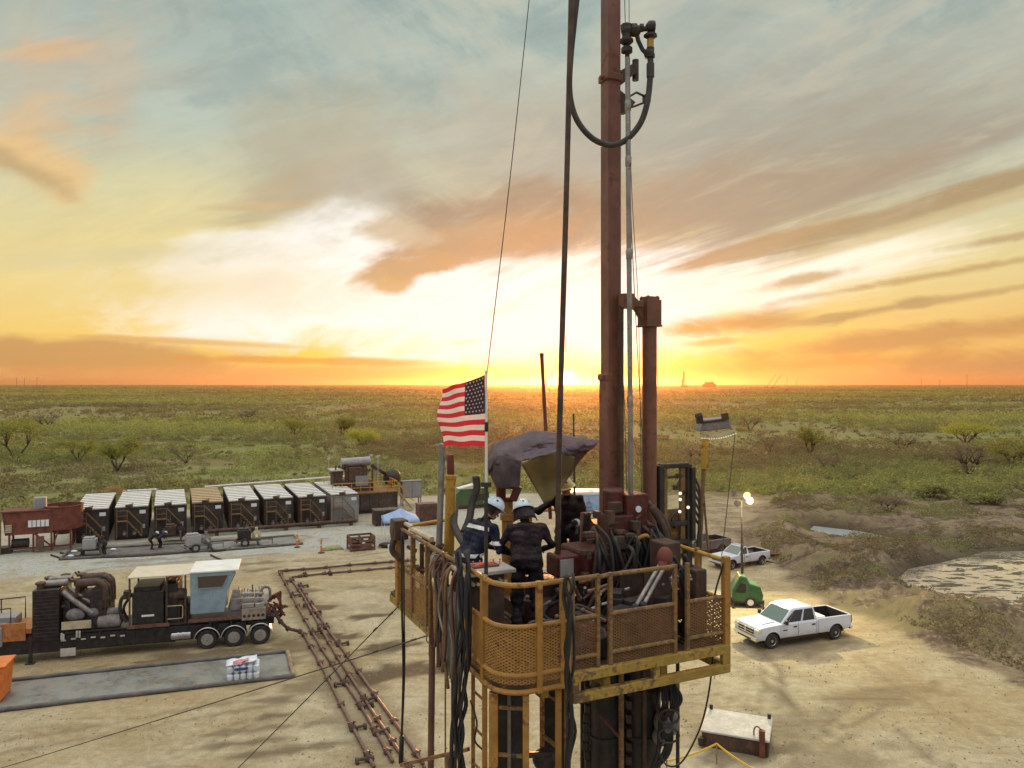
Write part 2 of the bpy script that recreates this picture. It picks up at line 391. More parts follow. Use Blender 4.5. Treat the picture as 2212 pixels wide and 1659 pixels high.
# ------------------------------------------------------------------ geometry helpers
XF = {}                                              # root frame of every object that has children
def P(u, v, Y): return Vector(((u - 1106) / F * Y, Y, CAMZ - (v - 829) / F * Y))
def G(u, v, z=0.0):
    Y = (CAMZ - z) * F / (v - 829)
    return Vector(((u - 1106) / F * Y, Y, z))
def rotz(a): return Matrix.Rotation(a, 4, 'Z')
def frame(loc, a=0.0): return Matrix.Translation(Vector(loc)) @ rotz(a)

def setp(o, label=None, cat=None, group=None, kind=None):
    if label: o['label'] = label
    if cat: o['category'] = cat
    if group: o['group'] = group
    if kind: o['kind'] = kind
    return o
def thing(name, label, cat, loc=(0, 0, 0), a=0.0, group=None):
    o = bpy.data.objects.new(name, None)
    COL.objects.link(o)
    o.location = loc; o.rotation_euler = (0, 0, a); o.empty_display_size = 0.3
    XF[o] = frame(loc, a)
    return setp(o, label, cat, group)
def kids(o): return [c for c in COL.objects if c.parent == o]
def dup(root, loc, a=None, label=None, group=None):
    ch = {}
    for c in COL.objects:
        if c.parent: ch.setdefault(c.parent, []).append(c)
    def cp(o, par):
        c = o.copy(); COL.objects.link(c)
        if par is not None: c.parent = par
        for k in ch.get(o, []): cp(k, c)
        return c
    r = cp(root, None)
    r.location = loc
    if a is not None: r.rotation_euler = (0, 0, a)
    if label: r['label'] = label
    if group: r['group'] = group
    XF[r] = frame(loc, r.rotation_euler.z)
    return r

class MB:
    """collects shapes; build() links them as ONE mesh object"""
    def __init__(s, M0=None): s.v = []; s.f = []; s.mi = []; s.uv = {}; s.M = M0 or Matrix(); s.cur = 0; s.tints = []
    def _add(s, vs, fs, mi=None, uvs=None):
        k = len(s.v); M = s.M
        s.v.extend([tuple(M @ Vector(p)) for p in vs])
        m = s.cur if mi is None else mi
        for i, f in enumerate(fs):
            if uvs is not None: s.uv[len(s.f)] = uvs[i]
            s.f.append(tuple(k + j for j in f)); s.mi.append(m)
        return s
    def box(s, c, d, a=0.0, rot=None, mi=None):
        hx, hy, hz = d[0] / 2, d[1] / 2, d[2] / 2
        Rm = rot if rot is not None else Matrix.Rotation(a, 3, 'Z')
        c = Vector(c)
        vs = [c + Rm @ Vector((x * hx, y * hy, z * hz)) for z in (-1, 1) for y in (-1, 1) for x in (-1, 1)]
        return s._add(vs, [(0, 2, 3, 1), (4, 5, 7, 6), (0, 1, 5, 4), (2, 6, 7, 3), (0, 4, 6, 2), (1, 3, 7, 5)], mi)
    def b2(s, x0, x1, y0, y1, z0, z1, mi=None):
        return s.box(((x0 + x1) / 2, (y0 + y1) / 2, (z0 + z1) / 2), (abs(x1 - x0), abs(y1 - y0), abs(z1 - z0)), mi=mi)
    def bar(s, p0, p1, w, h=None, up=(0, 0, 1), mi=None):
        p0, p1 = Vector(p0), Vector(p1); h = h or w
        d = p1 - p0; L = d.length
        if L < 1e-6: return s
        d.normalize(); up = Vector(up)
        if abs(d.dot(up)) > 0.98: up = Vector((1, 0, 0)) if abs(d.x) < 0.9 else Vector((0, 1, 0))
        x = up.cross(d).normalized(); y = d.cross(x).normalized()
        Rm = Matrix((x, y, d)).transposed()
        return s.box((p0 + p1) / 2, (w, h, L), rot=Rm, mi=mi)
    def ring(s, c, d, r, n, ph=0.0):
        d = Vector(d).normalized(); up = Vector((0, 0, 1)) if abs(d.z) < 0.95 else Vector((1, 0, 0))
        x = up.cross(d).normalized(); y = d.cross(x)
        return [Vector(c) + x * (r * math.cos(ph + 2 * math.pi * i / n)) + y * (r * math.sin(ph + 2 * math.pi * i / n)) for i in range(n)]
    def tube(s, p0, p1, r, r2=None, n=10, caps=True, mi=None, ph=0.0):
        p0, p1 = Vector(p0), Vector(p1); r2 = r if r2 is None else r2
        d = p1 - p0
        if d.length < 1e-6: return s
        vs = s.ring(p0, d, r, n, ph) + s.ring(p1, d, r2, n, ph)
        fs = [(i, (i + 1) % n, n + (i + 1) % n, n + i) for i in range(n)]
        if caps: fs += [tuple(range(n - 1, -1, -1)), tuple(range(n, 2 * n))]
        return s._add(vs, fs, mi)
    def path(s, pts, r, n=6, mi=None, closed=False):
        pts = [Vector(p) for p in pts]; m = len(pts)
        rs = r if isinstance(r, (list, tuple)) else [r] * m
        x = None; vs = []
        for i, p in enumerate(pts):
            a = pts[(i - 1) % m] if (i > 0 or closed) else p
            b = pts[(i + 1) % m] if (i < m - 1 or closed) else p
            d = (b - a)
            d = d.normalized() if d.length > 1e-9 else Vector((0, 0, 1))
            if x is None:
                up = Vector((0, 0, 1)) if abs(d.z) < 0.9 else Vector((1, 0, 0))
                x = up.cross(d).normalized()
            else:
                x = (x - d * x.dot(d))
                x = x.normalized() if x.length > 1e-6 else Vector((1, 0, 0))
            y = d.cross(x)
            vs += [p + x * (rs[i] * math.cos(2 * math.pi * k / n)) + y * (rs[i] * math.sin(2 * math.pi * k / n)) for k in range(n)]
        fs = []
        for i in range(m if closed else m - 1):
            j = (i + 1) % m
            for k in range(n): fs.append((i * n + k, i * n + (k + 1) % n, j * n + (k + 1) % n, j * n + k))
        if not closed: fs += [tuple(range(n - 1, -1, -1)), tuple((m - 1) * n + k for k in range(n))]
        return s._add(vs, fs, mi)
    def curve(s, pts, r, n=6, seg=8, mi=None):
        return s.path(smooth(pts, seg), r, n, mi)
    def lathe(s, prof, o=(0, 0, 0), ax=(0, 0, 1), n=16, mi=None, caps=True):
        o = Vector(o); ax = Vector(ax).normalized(); vs = []
        for r, z in prof: vs += s.ring(o + ax * z, ax, max(r, 1e-4), n)
        m = len(prof); fs = []
        for i in range(m - 1):
            for k in range(n): fs.append((i * n + k, i * n + (k + 1) % n, (i + 1) * n + (k + 1) % n, (i + 1) * n + k))
        if caps: fs += [tuple(range(n - 1, -1, -1)), tuple((m - 1) * n + k for k in range(n))]
        return s._add(vs, fs, mi)
    def ball(s, c, r, sc=(1, 1, 1), n=12, m=8, mi=None, rot=None):
        c = Vector(c); vs = []; fs = []
        for j in range(m + 1):
            th = math.pi * j / m
            for i in range(n):
                ph = 2 * math.pi * i / n
                q = Vector((r * sc[0] * math.sin(th) * math.cos(ph), r * sc[1] * math.sin(th) * math.sin(ph), r * sc[2] * math.cos(th)))
                vs.append(c + (rot @ q if rot else q))
        for j in range(m):
            for i in range(n): fs.append((j * n + i, (j + 1) * n + i, (j + 1) * n + (i + 1) % n, j * n + (i + 1) % n))
        return s._add(vs, fs, mi)
    def prism(s, poly, o, ax, ay, ext, mi=None):
        """poly (a,b) in the plane o + a*ax + b*ay, extruded by vector ext"""
        o, ax, ay, ext = Vector(o), Vector(ax), Vector(ay), Vector(ext); n = len(poly)
        vs = [o + ax * a + ay * b for a, b in poly]; vs += [p + ext for p in vs]
        fs = [tuple(range(n - 1, -1, -1)), tuple(range(n, 2 * n))] + [(i, (i + 1) % n, n + (i + 1) % n, n + i) for i in range(n)]
        return s._add(vs, fs, mi)
    def quad(s, a, b, c, d, mi=None, uv=None):
        return s._add([a, b, c, d], [(0, 1, 2, 3)], mi, [uv] if uv else None)
    def uvquad(s, a, b, c, d, mi=None):
        a, b, c, d = map(Vector, (a, b, c, d)); w = (b - a).length; h = (d - a).length; w2 = (c - d).length
        return s.quad(a, b, c, d, mi, [(0, 0), (w, 0), (w2, h), (0, h)])
    def grid(s, rows, mi=None, uv=True):
        m, n = len(rows), len(rows[0]); vs = [p for r in rows for p in r]; fs = []; uvs = []
        us = [0.0]; vv = [0.0]
        for i in range(1, n): us.append(us[-1] + (Vector(rows[0][i]) - Vector(rows[0][i - 1])).length)
        for j in range(1, m): vv.append(vv[-1] + (Vector(rows[j][0]) - Vector(rows[j - 1][0])).length)
        for j in range(m - 1):
            for i in range(n - 1):
                fs.append((j * n + i, j * n + i + 1, (j + 1) * n + i + 1, (j + 1) * n + i))
                uvs.append([(us[i], vv[j]), (us[i + 1], vv[j]), (us[i + 1], vv[j + 1]), (us[i], vv[j + 1])])
        return s._add(vs, fs, mi, uvs)
    def build(s, name, mat, parent=None, label=None, cat=None, group=None, kind=None, world=False, smooth=None, bevel=0, subsurf=0, solid=0, origin=None):
        me = bpy.data.meshes.new(name)
        vs = s.v
        if parent is not None:
            if world:
                I = XF[parent].inverted(); vs = [tuple(I @ Vector(p)) for p in vs]
            loc = None
        else:
            a = np.array(vs)
            loc = origin if origin is not None else (float((a[:, 0].min() + a[:, 0].max()) / 2), float((a[:, 1].min() + a[:, 1].max()) / 2), float(a[:, 2].min()))
            vs = [tuple(p) for p in (a - np.array(loc))]
        me.from_pydata(vs, [], s.f)
        mats = mat if isinstance(mat, (list, tuple)) else [mat]
        for m in mats: me.materials.append(M[m] if isinstance(m, str) else m)
        if len(mats) > 1: me.polygons.foreach_set('material_index', s.mi)
        if s.uv:
            ul = me.uv_layers.new(name='UVMap')
            for i, uvs in s.uv.items():
                p = me.polygons[i]
                for k, li in enumerate(p.loop_indices): ul.data[li].uv = uvs[k]
        me.update()
        o = bpy.data.objects.new(name, me); COL.objects.link(o)
        if parent is not None: o.parent = parent; XF[o] = XF[parent]
        else: o.location = loc; XF[o] = Matrix.Translation(Vector(loc))
        if bevel:
            md = o.modifiers.new('bevel', 'BEVEL'); md.width = bevel; md.segments = 2; md.limit_method = 'ANGLE'; md.angle_limit = R(35)
        if subsurf:
            md = o.modifiers.new('subsurf', 'SUBSURF'); md.levels = md.render_levels = subsurf
        if solid:
            md = o.modifiers.new('solid', 'SOLIDIFY'); md.thickness = solid; md.offset = 0
        if smooth is not None:
            if smooth is True: me.shade_smooth()
            else:
                try: me.shade_smooth(); me.set_sharp_from_angle(angle=R(smooth))
                except Exception: pass
        return setp(o, label, cat, group, kind)
def smooth(pts, seg=8):
    pts = [Vector(p) for p in pts]
    if len(pts) < 3: return pts
    out = []
    q = [pts[0] * 2 - pts[1]] + pts + [pts[-1] * 2 - pts[-2]]
    for i in range(1, len(q) - 2):
        p0, p1, p2, p3 = q[i - 1:i + 3]
        for k in range(seg):
            t = k / seg
            out.append(0.5 * ((2 * p1) + (p2 - p0) * t + (2 * p0 - 5 * p1 + 4 * p2 - p3) * t * t + (3 * p1 - p0 - 3 * p2 + p3) * t ** 3))
    out.append(pts[-1])
    return out
def sag(a, b, d, n=16):
    a, b = Vector(a), Vector(b)
    return [a.lerp(b, i / n) - Vector((0, 0, d * 4 * (i / n) * (1 - i / n))) for i in range(n + 1)]

# ------------------------------------------------------------------ ground
TH = R(24.0)
E1 = Vector((math.cos(TH), math.sin(TH), 0)); E2 = Vector((-math.sin(TH), math.cos(TH), 0))
PAD = [(-120, -20), (-120, 38), (-75, 62), (-47, 78.5), (-21, 91), (-2, 97), (14, 96), (24, 97), (31, 93), (26, 82), (21.5, 72), (19.6, 62), (19.0, 54), (19.8, 47), (22.2, 40.2), (24.2, 35.0), (28.5, 27), (34, 15), (36, -20)]
POND = [(28.6, 54.6), (31.5, 58.2), (34.5, 59.8), (40, 63.5), (47, 64.5), (60, 63), (62, 47), (45, 42), (34, 42.8), (31.0, 44.6), (30.6, 47.5), (30.2, 50.5)]
PUDDLE = [(29.0, 73.0), (30.5, 75.6), (33.5, 73.2), (35.6, 69.6), (38.5, 67.2), (36.0, 66.9), (33.4, 68.6), (30.5, 70.2)]
def sdf(poly, X, Y):
    d = np.full(X.shape, 1e18); ins = np.zeros(X.shape, bool); n = len(poly)
    for i in range(n):
        ax, ay = poly[i]; bx, by = poly[(i + 1) % n]
        ex, ey = bx - ax, by - ay; wx, wy = X - ax, Y - ay
        t = np.clip((wx * ex + wy * ey) / (ex * ex + ey * ey), 0, 1)
        d = np.minimum(d, (wx - ex * t) ** 2 + (wy - ey * t) ** 2)
        c = ((ay <= Y) & (by > Y)) | ((by <= Y) & (ay > Y))
        with np.errstate(divide='ignore', invalid='ignore'):
            xi = ax + (Y - ay) / (by - ay) * ex
        ins ^= c & (X < xi)
    d = np.sqrt(d)
    return np.where(ins, -d, d)
_g = np.random.RandomState(5).rand(257, 257)
def vnoise(X, Y, sc, seed=0):
    X = X * sc + 37.1 * seed + 1000; Y = Y * sc + 91.7 * seed + 1000
    xi = np.floor(X).astype(int); yi = np.floor(Y).astype(int); fx = X - xi; fy = Y - yi
    fx = fx * fx * (3 - 2 * fx); fy = fy * fy * (3 - 2 * fy)
    g = lambda a, b: _g[a % 256, b % 256]
    return (g(xi, yi) * (1 - fx) + g(xi + 1, yi) * fx) * (1 - fy) + (g(xi, yi + 1) * (1 - fx) + g(xi + 1, yi + 1) * fx) * fy
def fbm(X, Y, sc, o=4, seed=0):
    return sum(vnoise(X, Y, sc * 2 ** i, seed + i) / 2 ** i for i in range(o)) / sum(1 / 2 ** i for i in range(o))
def sst(a, b, x):
    t = np.clip((x - a) / (b - a), 0, 1); return t * t * (3 - 2 * t)
def terrain(X, Y):
    X = np.asarray(X, float); Y = np.asarray(Y, float)
    dp = sdf(PAD, X, Y); dw = np.minimum(sdf(POND, X, Y), sdf(PUDDLE, X, Y) + 0.4)
    right = sst(15, 21, X) * sst(110, 84, Y)
    n = fbm(X, Y, 0.16, 5, 3); n2 = fbm(X, Y, 0.5, 4, 9)
    n3 = fbm(X, Y, 1.3, 3, 13)
    n3 = fbm(X, Y, 1.3, 3, 13)
    near_ = 1.25 - 0.75 * sst(54, 66, Y)
    berm = sst(0.0, 4.0, dp) * (0.62 + near_ * (1.3 * (n - 0.45) * 2.2 + 1.5 * (n2 - 0.5) + 1.1 * (n3 - 0.5)))
    berm = np.maximum(berm, 0.12 * sst(0, 3, dp))
    bank = 1 - sst(0.0, 3.4, dw)
    h = right * (berm * (1 - bank) - 0.55 * bank * (dw < 3.4))
    h = np.where(dw < 0, -0.7, h)
    # open land: gentle relief
    h = h + sst(0, 6, dp) * (1 - right) * (fbm(X, Y, 0.08, 3, 1) - 0.4) * 0.6
    return h
def build_ground():
    xs = np.concatenate([-np.geomspace(62, 9000, 46)[::-1], np.arange(-60, 46.1, 0.42), np.geomspace(48, 9000, 46)])
    ys = np.concatenate([[-400, -150, -50, -15, 5], np.arange(15, 22, 1.0), np.arange(22, 84, 0.36), np.arange(84, 120, 0.9), np.geomspace(121, 14000, 58)])
    X, Y = np.meshgrid(xs, ys)
    Z = terrain(X, Y)
    nx, ny = len(xs), len(ys)
    me = bpy.data.meshes.new('ground')
    me.vertices.add(nx * ny)
    me.vertices.foreach_set('co', np.stack([X, Y, Z], -1).ravel())
    idx = np.arange(nx * ny).reshape(ny, nx)
    q = np.stack([idx[:-1, :-1], idx[:-1, 1:], idx[1:, 1:], idx[1:, :-1]], -1).reshape(-1, 4)
    me.loops.add(q.size); me.loops.foreach_set('vertex_index', q.ravel())
    me.polygons.add(len(q)); me.polygons.foreach_set('loop_start', np.arange(0, q.size, 4)); me.polygons.foreach_set('loop_total', np.full(len(q), 4))
    me.update(calc_edges=True)
    dp = sdf(PAD, X, Y)
    wob = (fbm(X, Y, 0.12, 4, 21) - 0.5) * 7 + (fbm(X, Y, 0.7, 3, 22) - 0.5) * 2.2
    pad = (1 - sst(-0.6, 1.6, dp + wob * 0.5)) * (1 - 0.5 * sst(58, 68, Y) * sst(5, 12, X))
    wet = 1 - sst(0.2, 3.0, np.minimum(sdf(POND, X, Y), sdf(PUDDLE, X, Y)) + wob * 0.25)
    right = sst(13, 20, X) * sst(108, 86, Y)
    dirt = sst(6, 12, X) * sst(108, 86, Y) * sst(-9, -4, dp)
    # gravel lane along the row of tanks and on to the far side of the pad
    rel = (X + 38.3) * E2.x + (Y - 66.4) * E2.y
    lane = sst(-12.5, -10.2, rel + wob * 0.25) * (1 - sst(-2.0, 0.5, rel)) * (1 - sst(-6, 0, X))
    lane = np.maximum(lane, 0.8 * sst(-5.6, -3.5, rel) * (1 - sst(2, 8, X)) * (1 - sst(10, 16, rel)))
    # stains: oil, wet patches, tyre marks
    st = np.zeros_like(X)
    def ell(u, v, rx, ry, k=1.0, a=0.3):
        nonlocal st
        c = G(u, v); ca, sa = math.cos(a), math.sin(a)
        dx, dy = X - c.x, Y - c.y
        r = np.sqrt(((dx * ca + dy * sa) / rx) ** 2 + ((-dx * sa + dy * ca) / ry) ** 2) + (fbm(X, Y, 1.3, 5, 31) - 0.5) * 1.9
        st = np.maximum(st, min(1, k * 1.25) * (1 - sst(0.75, 1.08, r)))
    for e in [(875, 1452, 2.8, 1.1, 1.0), (838, 1395, 1.6, .6, .8), (840, 1405, 1.3, .5, .6), (800, 1330, 1.5, .5, .8), (690, 1312, 1.4, .5, .75), (735, 1374, 1.5, .7, .85), (655, 1277, 1.3, .4, .6),
              (600, 1310, 1.6, .4, .5), (780, 1268, 1.2, .3, .4), (570, 1215, 2.6, .5, .5), (540, 1232, 1.6, .45, .55), (470, 1222, 1.6, .3, .4), (590, 1545, .8, .25, .7), (700, 1560, 1.0, .3, .4), (560, 1600, 1.8, .35, .6),
              (610, 1622, 2.2, .35, .6), (520, 1580, 1.6, .3, .5), (585, 1512, .9, .3, .6), (300, 1455, 7.0, 1.1, .45), (480, 1412, 5.0, .9, .6), (640, 1400, 2.5, 1.2, .5), (720, 1475, 3.0, 1.0, .5), (250, 1180, 9, 1.2, .5), (420, 1170, 8, 1.5, .55), (560, 1172, 5, 1.2, .4), (300, 1210, 4, .8, .35),
              (1700, 1560, 3.0, 1.0, .35), (1830, 1640, 2.5, .9, .3), (1720, 1400, 3.6, 1.0, .4), (1900, 1500, 3.0, 1.1, .35), (1610, 1630, 2.6, .8, .5), (1650, 1300, 2.0, .8, .3), (1780, 1250, 2.5, 1.2, .4)]:
        ell(*e)
    def track(pts, w=0.22, k=0.8):
        nonlocal st
        ps = smooth([G(u, v) for u, v in pts], 10)
        d = np.full(X.shape, 1e9)
        for a, b in zip(ps[:-1], ps[1:]):
            ex, ey = b.x - a.x, b.y - a.y; wx, wy = X - a.x, Y - a.y
            t = np.clip((wx * ex + wy * ey) / (ex * ex + ey * ey + 1e-9), 0, 1)
            d = np.minimum(d, np.hypot(wx - ex * t, wy - ey * t))
        st = np.maximum(st, k * (1 - sst(w * 0.5, w * 1.5, d)) * (0.55 + 0.9 * (fbm(X, Y, 0.9, 3, 41) - .2)))
    track([(1640, 1400), (1680, 1440), (1690, 1490), (1722, 1540), (1790, 1585)], 0.17, 0.75)
    track([(1945, 1575), (1985, 1620), (2050, 1659)], 0.2, 0.5)
    track([(1590, 1440), (1640, 1470), (1690, 1520)], 0.25, 0.4)
    track([(1850, 1420), (1960, 1500), (2100, 1570), (2212, 1640)], 0.25, 0.25)
    track([(1650, 1500), (1800, 1600), (1900, 1659)], 0.25, 0.2)
    for q in ([(604, 1238), (655, 1334), (700, 1412), (777, 1525), (848, 1650)], [(645, 1262), (712, 1368), (803, 1496), (914, 1655)], [(652, 1366), (700, 1452), (756, 1564), (808, 1662)], [(600, 1238), (760, 1224), (880, 1214)]): track(q, 0.5, 0.5)
    for q in ([(300, 1659), (420, 1600), (520, 1560)], [(330, 1659), (450, 1606), (540, 1568)], [(0, 1600), (200, 1570), (420, 1530), (640, 1500)], [(0, 1625), (220, 1590), (450, 1546), (660, 1512)], [(840, 1500), (815, 1420), (830, 1340), (900, 1290)],
              [(1560, 1659), (1620, 1560), (1650, 1480), (1640, 1420)], [(1600, 1659), (1655, 1570), (1690, 1490), (1690, 1440)], [(1700, 1659), (1790, 1560), (1880, 1500), (1980, 1480)], [(1760, 1659), (1850, 1570), (1940, 1515), (2060, 1500)], [(1500, 1480), (1600, 1520), (1720, 1600), (1800, 1659)], [(600, 1215), (720, 1208), (850, 1190), (960, 1180)], [(560, 1228), (720, 1216), (860, 1200)]): track(q, 0.13, 0.5)
    track([(120, 1255), (200, 1230), (330, 1218), (600, 1195)], 0.35, 0.4)
    for nm, val in (('pad', pad), ('dirt', dirt), ('lane', lane), ('stain', st), ('wet', wet)):
        at = me.attributes.new(nm, 'FLOAT', 'POINT'); at.data.foreach_set('value', val.ravel().astype(np.float32))
    me.shade_smooth()
    m = bpy.data.materials.new('ground'); m.use_nodes = True
    n = NT(m.node_tree); b = n.n['Principled BSDF']
    tc = n.node('ShaderNodeTexCoord'); co = E(n, tc.outputs['Object'])
    def attr(k): a = n.node('ShaderNodeAttribute', attribute_name=k); return E(n, a.outputs['Fac'])
    big = n.noise(co, 0.07, 5, 0.6); mid = n.noise(co, 0.45, 6, 0.65, 0.6); sm = n.noise(co, 3.0, 6, 0.7); grain = n.noise(co, 14.0, 4, 0.7)
    mp = n.node('ShaderNodeMapping'); n.put(mp.inputs[0], co); mp.inputs['Rotation'].default_value = (0, 0, R(-30)); mp.inputs['Scale'].default_value = (0.25, 1.6, 1)
    drag = n.noise(E(n, mp.outputs[0]), 0.9, 6, 0.65, 0.4)
    c_pad = n.mix(n.step(mid, 0.32, 0.68), (0.34, 0.275, 0.165), (0.48, 0.415, 0.275))
    c_pad = n.mix(n.step(big, 0.42, 0.62) * 0.6, c_pad, (0.37, 0.265, 0.13))
    c_pad = n.mix(n.step(drag, 0.5, 0.72) * 0.5, c_pad, (0.50, 0.44, 0.31))
    c_pad = n.mix(n.step(drag, 0.46, 0.3) * 0.45, c_pad, (0.24, 0.175, 0.10))
    c_pad = n.mix(attr('lane') * n.step(mid, 0.2, 0.6) * 0.9, c_pad, n.mix(sm, (0.33, 0.345, 0.32), (0.47, 0.485, 0.445)))
    c_pad = n.mix(n.step(grain * 0.5 + sm * 0.5, 0.40, 0.62), n.scale(c_pad, 0.80), n.scale(c_pad, 1.12))
    c_pad = n.mix(attr('stain') * n.step(sm * 0.5 + mid * 0.5, 0.2, 0.5) * 0.9, c_pad, (0.09, 0.062, 0.036))
    c_dirt = n.mix(n.step(mid, 0.35, 0.65), (0.095, 0.066, 0.044), (0.255, 0.19, 0.125))
    c_dirt = n.mix(n.step(sm, 0.48, 0.7) * 0.7, c_dirt, (0.36, 0.30, 0.20))
    c_dirt = n.mix(n.step(big * 0.5 + mid * 0.5, 0.5, 0.58) * 0.75, c_dirt, (0.17, 0.145, 0.07))
    c_land = n.mix(n.step(mid, 0.3, 0.7), (0.165, 0.175, 0.062), (0.23, 0.235, 0.085))
    far = n.noise(co, 0.008, 5, 0.6); mp2 = n.node('ShaderNodeMapping'); n.put(mp2.inputs[0], co); mp2.inputs['Scale'].default_value = (0.012, 0.05, 1)
    band = n.noise(E(n, mp2.outputs[0]), 1.0, 6, 0.62)
    c_land = n.mix(n.step(band, 0.44, 0.6) * 0.7, c_land, (0.19, 0.145, 0.07))
    c_land = n.mix(n.step(far, 0.5, 0.66) * 0.35, c_land, (0.19, 0.19, 0.065))
    c_land = n.mix(n.step(sm, 0.62, 0.75) * 0.2, c_land, (0.22, 0.20, 0.11))
    c_dirt = n.mix(attr('wet') * 0.9, c_dirt, (0.05, 0.037, 0.026))
    soil = n.noise(co, 0.03, 6, 0.62, 0.8)
    c_land = n.mix(n.step(soil, 0.56, 0.66) * n.step(mid, 0.3, 0.6) * 0.8, c_land, (0.27, 0.22, 0.13))
    col = n.mix(attr('dirt'), c_land, c_dirt)
    col = n.mix(n.step(attr('pad') + (mid - 0.5) * 0.5, 0.15, 0.85), col, c_pad)
    n.put(b.inputs['Base Color'], col); b.inputs['Roughness'].default_value = 0.95; b.inputs['Specular IOR Level'].default_value = 0.15
    bp = n.node('ShaderNodeBump'); bp.inputs['Strength'].default_value = 0.55; bp.inputs['Distance'].default_value = 0.06
    n.put(bp.inputs['Height'], sm * 0.7 + grain * 0.2 + mid * 1.4); n.l.new(bp.outputs[0], b.inputs['Normal'])
    me.materials.append(m)
    o = bpy.data.objects.new('ground', me); COL.objects.link(o)
    setp(o, kind='structure')
build_ground()
def build_water():
    m = bpy.data.materials.new('water'); m.use_nodes = True
    n = NT(m.node_tree); b = n.n['Principled BSDF']
    tc = n.node('ShaderNodeTexCoord'); co = E(n, tc.outputs['Object'])
    mp = n.node('ShaderNodeMapping'); n.put(mp.inputs[0], co); mp.inputs['Rotation'].default_value = (0, 0, R(-25)); mp.inputs['Scale'].default_value = (0.3, 1.0, 1)
    scum = n.noise(E(n, mp.outputs[0]), 0.8, 7, 0.68, 1.6)
    scum2 = n.noise(co, 0.35, 7, 0.66, 2.2); mk_ = n.step(scum * 0.6 + scum2 * 0.4, 0.475, 0.515)
    n.put(b.inputs['Base Color'], n.mix(mk_, n.mix(scum, (0.06, 0.048, 0.03), (0.15, 0.12, 0.07)), (0.86, 0.78, 0.64)))  # open-water patches: cream base and metallic stand in for reflected sky
    n.put(b.inputs['Roughness'], n.step(mk_, 0.0, 1.0, 0.75, 0.06)); n.put(b.inputs['Specular IOR Level'], n.step(mk_, 0.0, 1.0, 0.2, 1.0)); n.put(b.inputs['Metallic'], mk_ * 0.8)
    bp = n.node('ShaderNodeBump'); bp.inputs['Strength'].default_value = 0.15; bp.inputs['Distance'].default_value = 0.05
    n.put(bp.inputs['Height'], n.noise(co, 2.5, 4, 0.6)); n.l.new(bp.outputs[0], b.inputs['Normal'])
    M['water'] = m
    m2 = paint('still_water', (0.30, 0.34, 0.36), 0.15, var=0.1, scale=0.4); M['still_water'] = m2
    for poly, z, nm, mt in ((POND, -0.28, 'pond_water', 'water'), (PUDDLE, -0.22, 'puddle_water', 'still_water')):
        c = Vector((sum(p[0] for p in poly) / len(poly), sum(p[1] for p in poly) / len(poly), 0))
        mb = MB(); ps = [c + (Vector((x, y, 0)) - c) * 1.10 for x, y in poly]
        mb._add([(p.x, p.y, z) for p in ps], [tuple(range(len(ps)))][:1] if False else [tuple(range(len(ps)))])
        mb.build(nm, mt, kind='structure')
build_water()
# ------------------------------------------------------------------ vegetation
def leafmat(name, stops, trans=0.35):
    m = bpy.data.materials.new(name); m.use_nodes = True
    n = NT(m.node_tree); b = n.n['Principled BSDF']
    a = n.node('ShaderNodeAttribute', attribute_name='tint')
    col = n.ramp(E(n, a.outputs['Fac']), stops)
    n.put(b.inputs['Base Color'], col); b.inputs['Roughness'].default_value = 0.8; b.inputs['Specular IOR Level'].default_value = 0.15
    tr = n.node('ShaderNodeBsdfTranslucent'); n.put(tr.inputs[0], col)
    mx = n.node('ShaderNodeMixShader'); mx.inputs[0].default_value = trans
    n.l.new(b.outputs[0], mx.inputs[1]); n.l.new(tr.outputs[0], mx.inputs[2]); n.l.new(mx.outputs[0], n.n['Material Output'].inputs[0])
    M[name] = m
leafmat('scrub_leaf', [(0.0, (0.22, 0.17, 0.095)), (0.2, (0.245, 0.215, 0.10)), (0.45, (0.27, 0.28, 0.10)), (0.75, (0.32, 0.345, 0.115)), (1.0, (0.42, 0.43, 0.125))])
leafmat('bright_leaf', [(0.0, (0.32, 0.34, 0.06)), (1.0, (0.52, 0.52, 0.09))], 0.45)
leafmat('olive_leaf', [(0.0, (0.19, 0.20, 0.05)), (1.0, (0.34, 0.35, 0.08))], 0.4)
leafmat('bare_twig', [(0.0, (0.17, 0.13, 0.09)), (1.0, (0.27, 0.21, 0.14))], 0.1)
def quads_mesh(name, C, S, T, mat, seed=0, flat=1.0, aspect=0.7):
    """C (n,3) leaf centres, S (n) sizes, T (n) tint -> one mesh of randomly turned leaf cards"""
    rs = np.random.RandomState(seed); n = len(C)
    a = rs.normal(size=(n, 3)); a[:, 2] *= flat; a /= np.linalg.norm(a, axis=1)[:, None]
    b = np.cross(a, rs.normal(size=(n, 3))); b /= np.linalg.norm(b, axis=1)[:, None] + 1e-9
    a = a * (S[:, None] / 2); b = b * (S[:, None] / 2 * aspect)
    V = np.stack([C - a, C + b * 0.9 - a * 0.1, C + a, C - b * 0.9 + a * 0.1], 1).reshape(-1, 3)
    me = bpy.data.meshes.new(name)
    me.vertices.add(len(V)); me.vertices.foreach_set('co', V.ravel())
    me.loops.add(4 * n); me.loops.foreach_set('vertex_index', np.arange(4 * n))
    me.polygons.add(n); me.polygons.foreach_set('loop_start', np.arange(0, 4 * n, 4)); me.polygons.foreach_set('loop_total', np.full(n, 4))
    me.update(calc_edges=True)
    at = me.attributes.new('tint', 'FLOAT', 'FACE'); at.data.foreach_set('value', T.astype(np.float32))
    me.materials.append(M[mat])
    return me
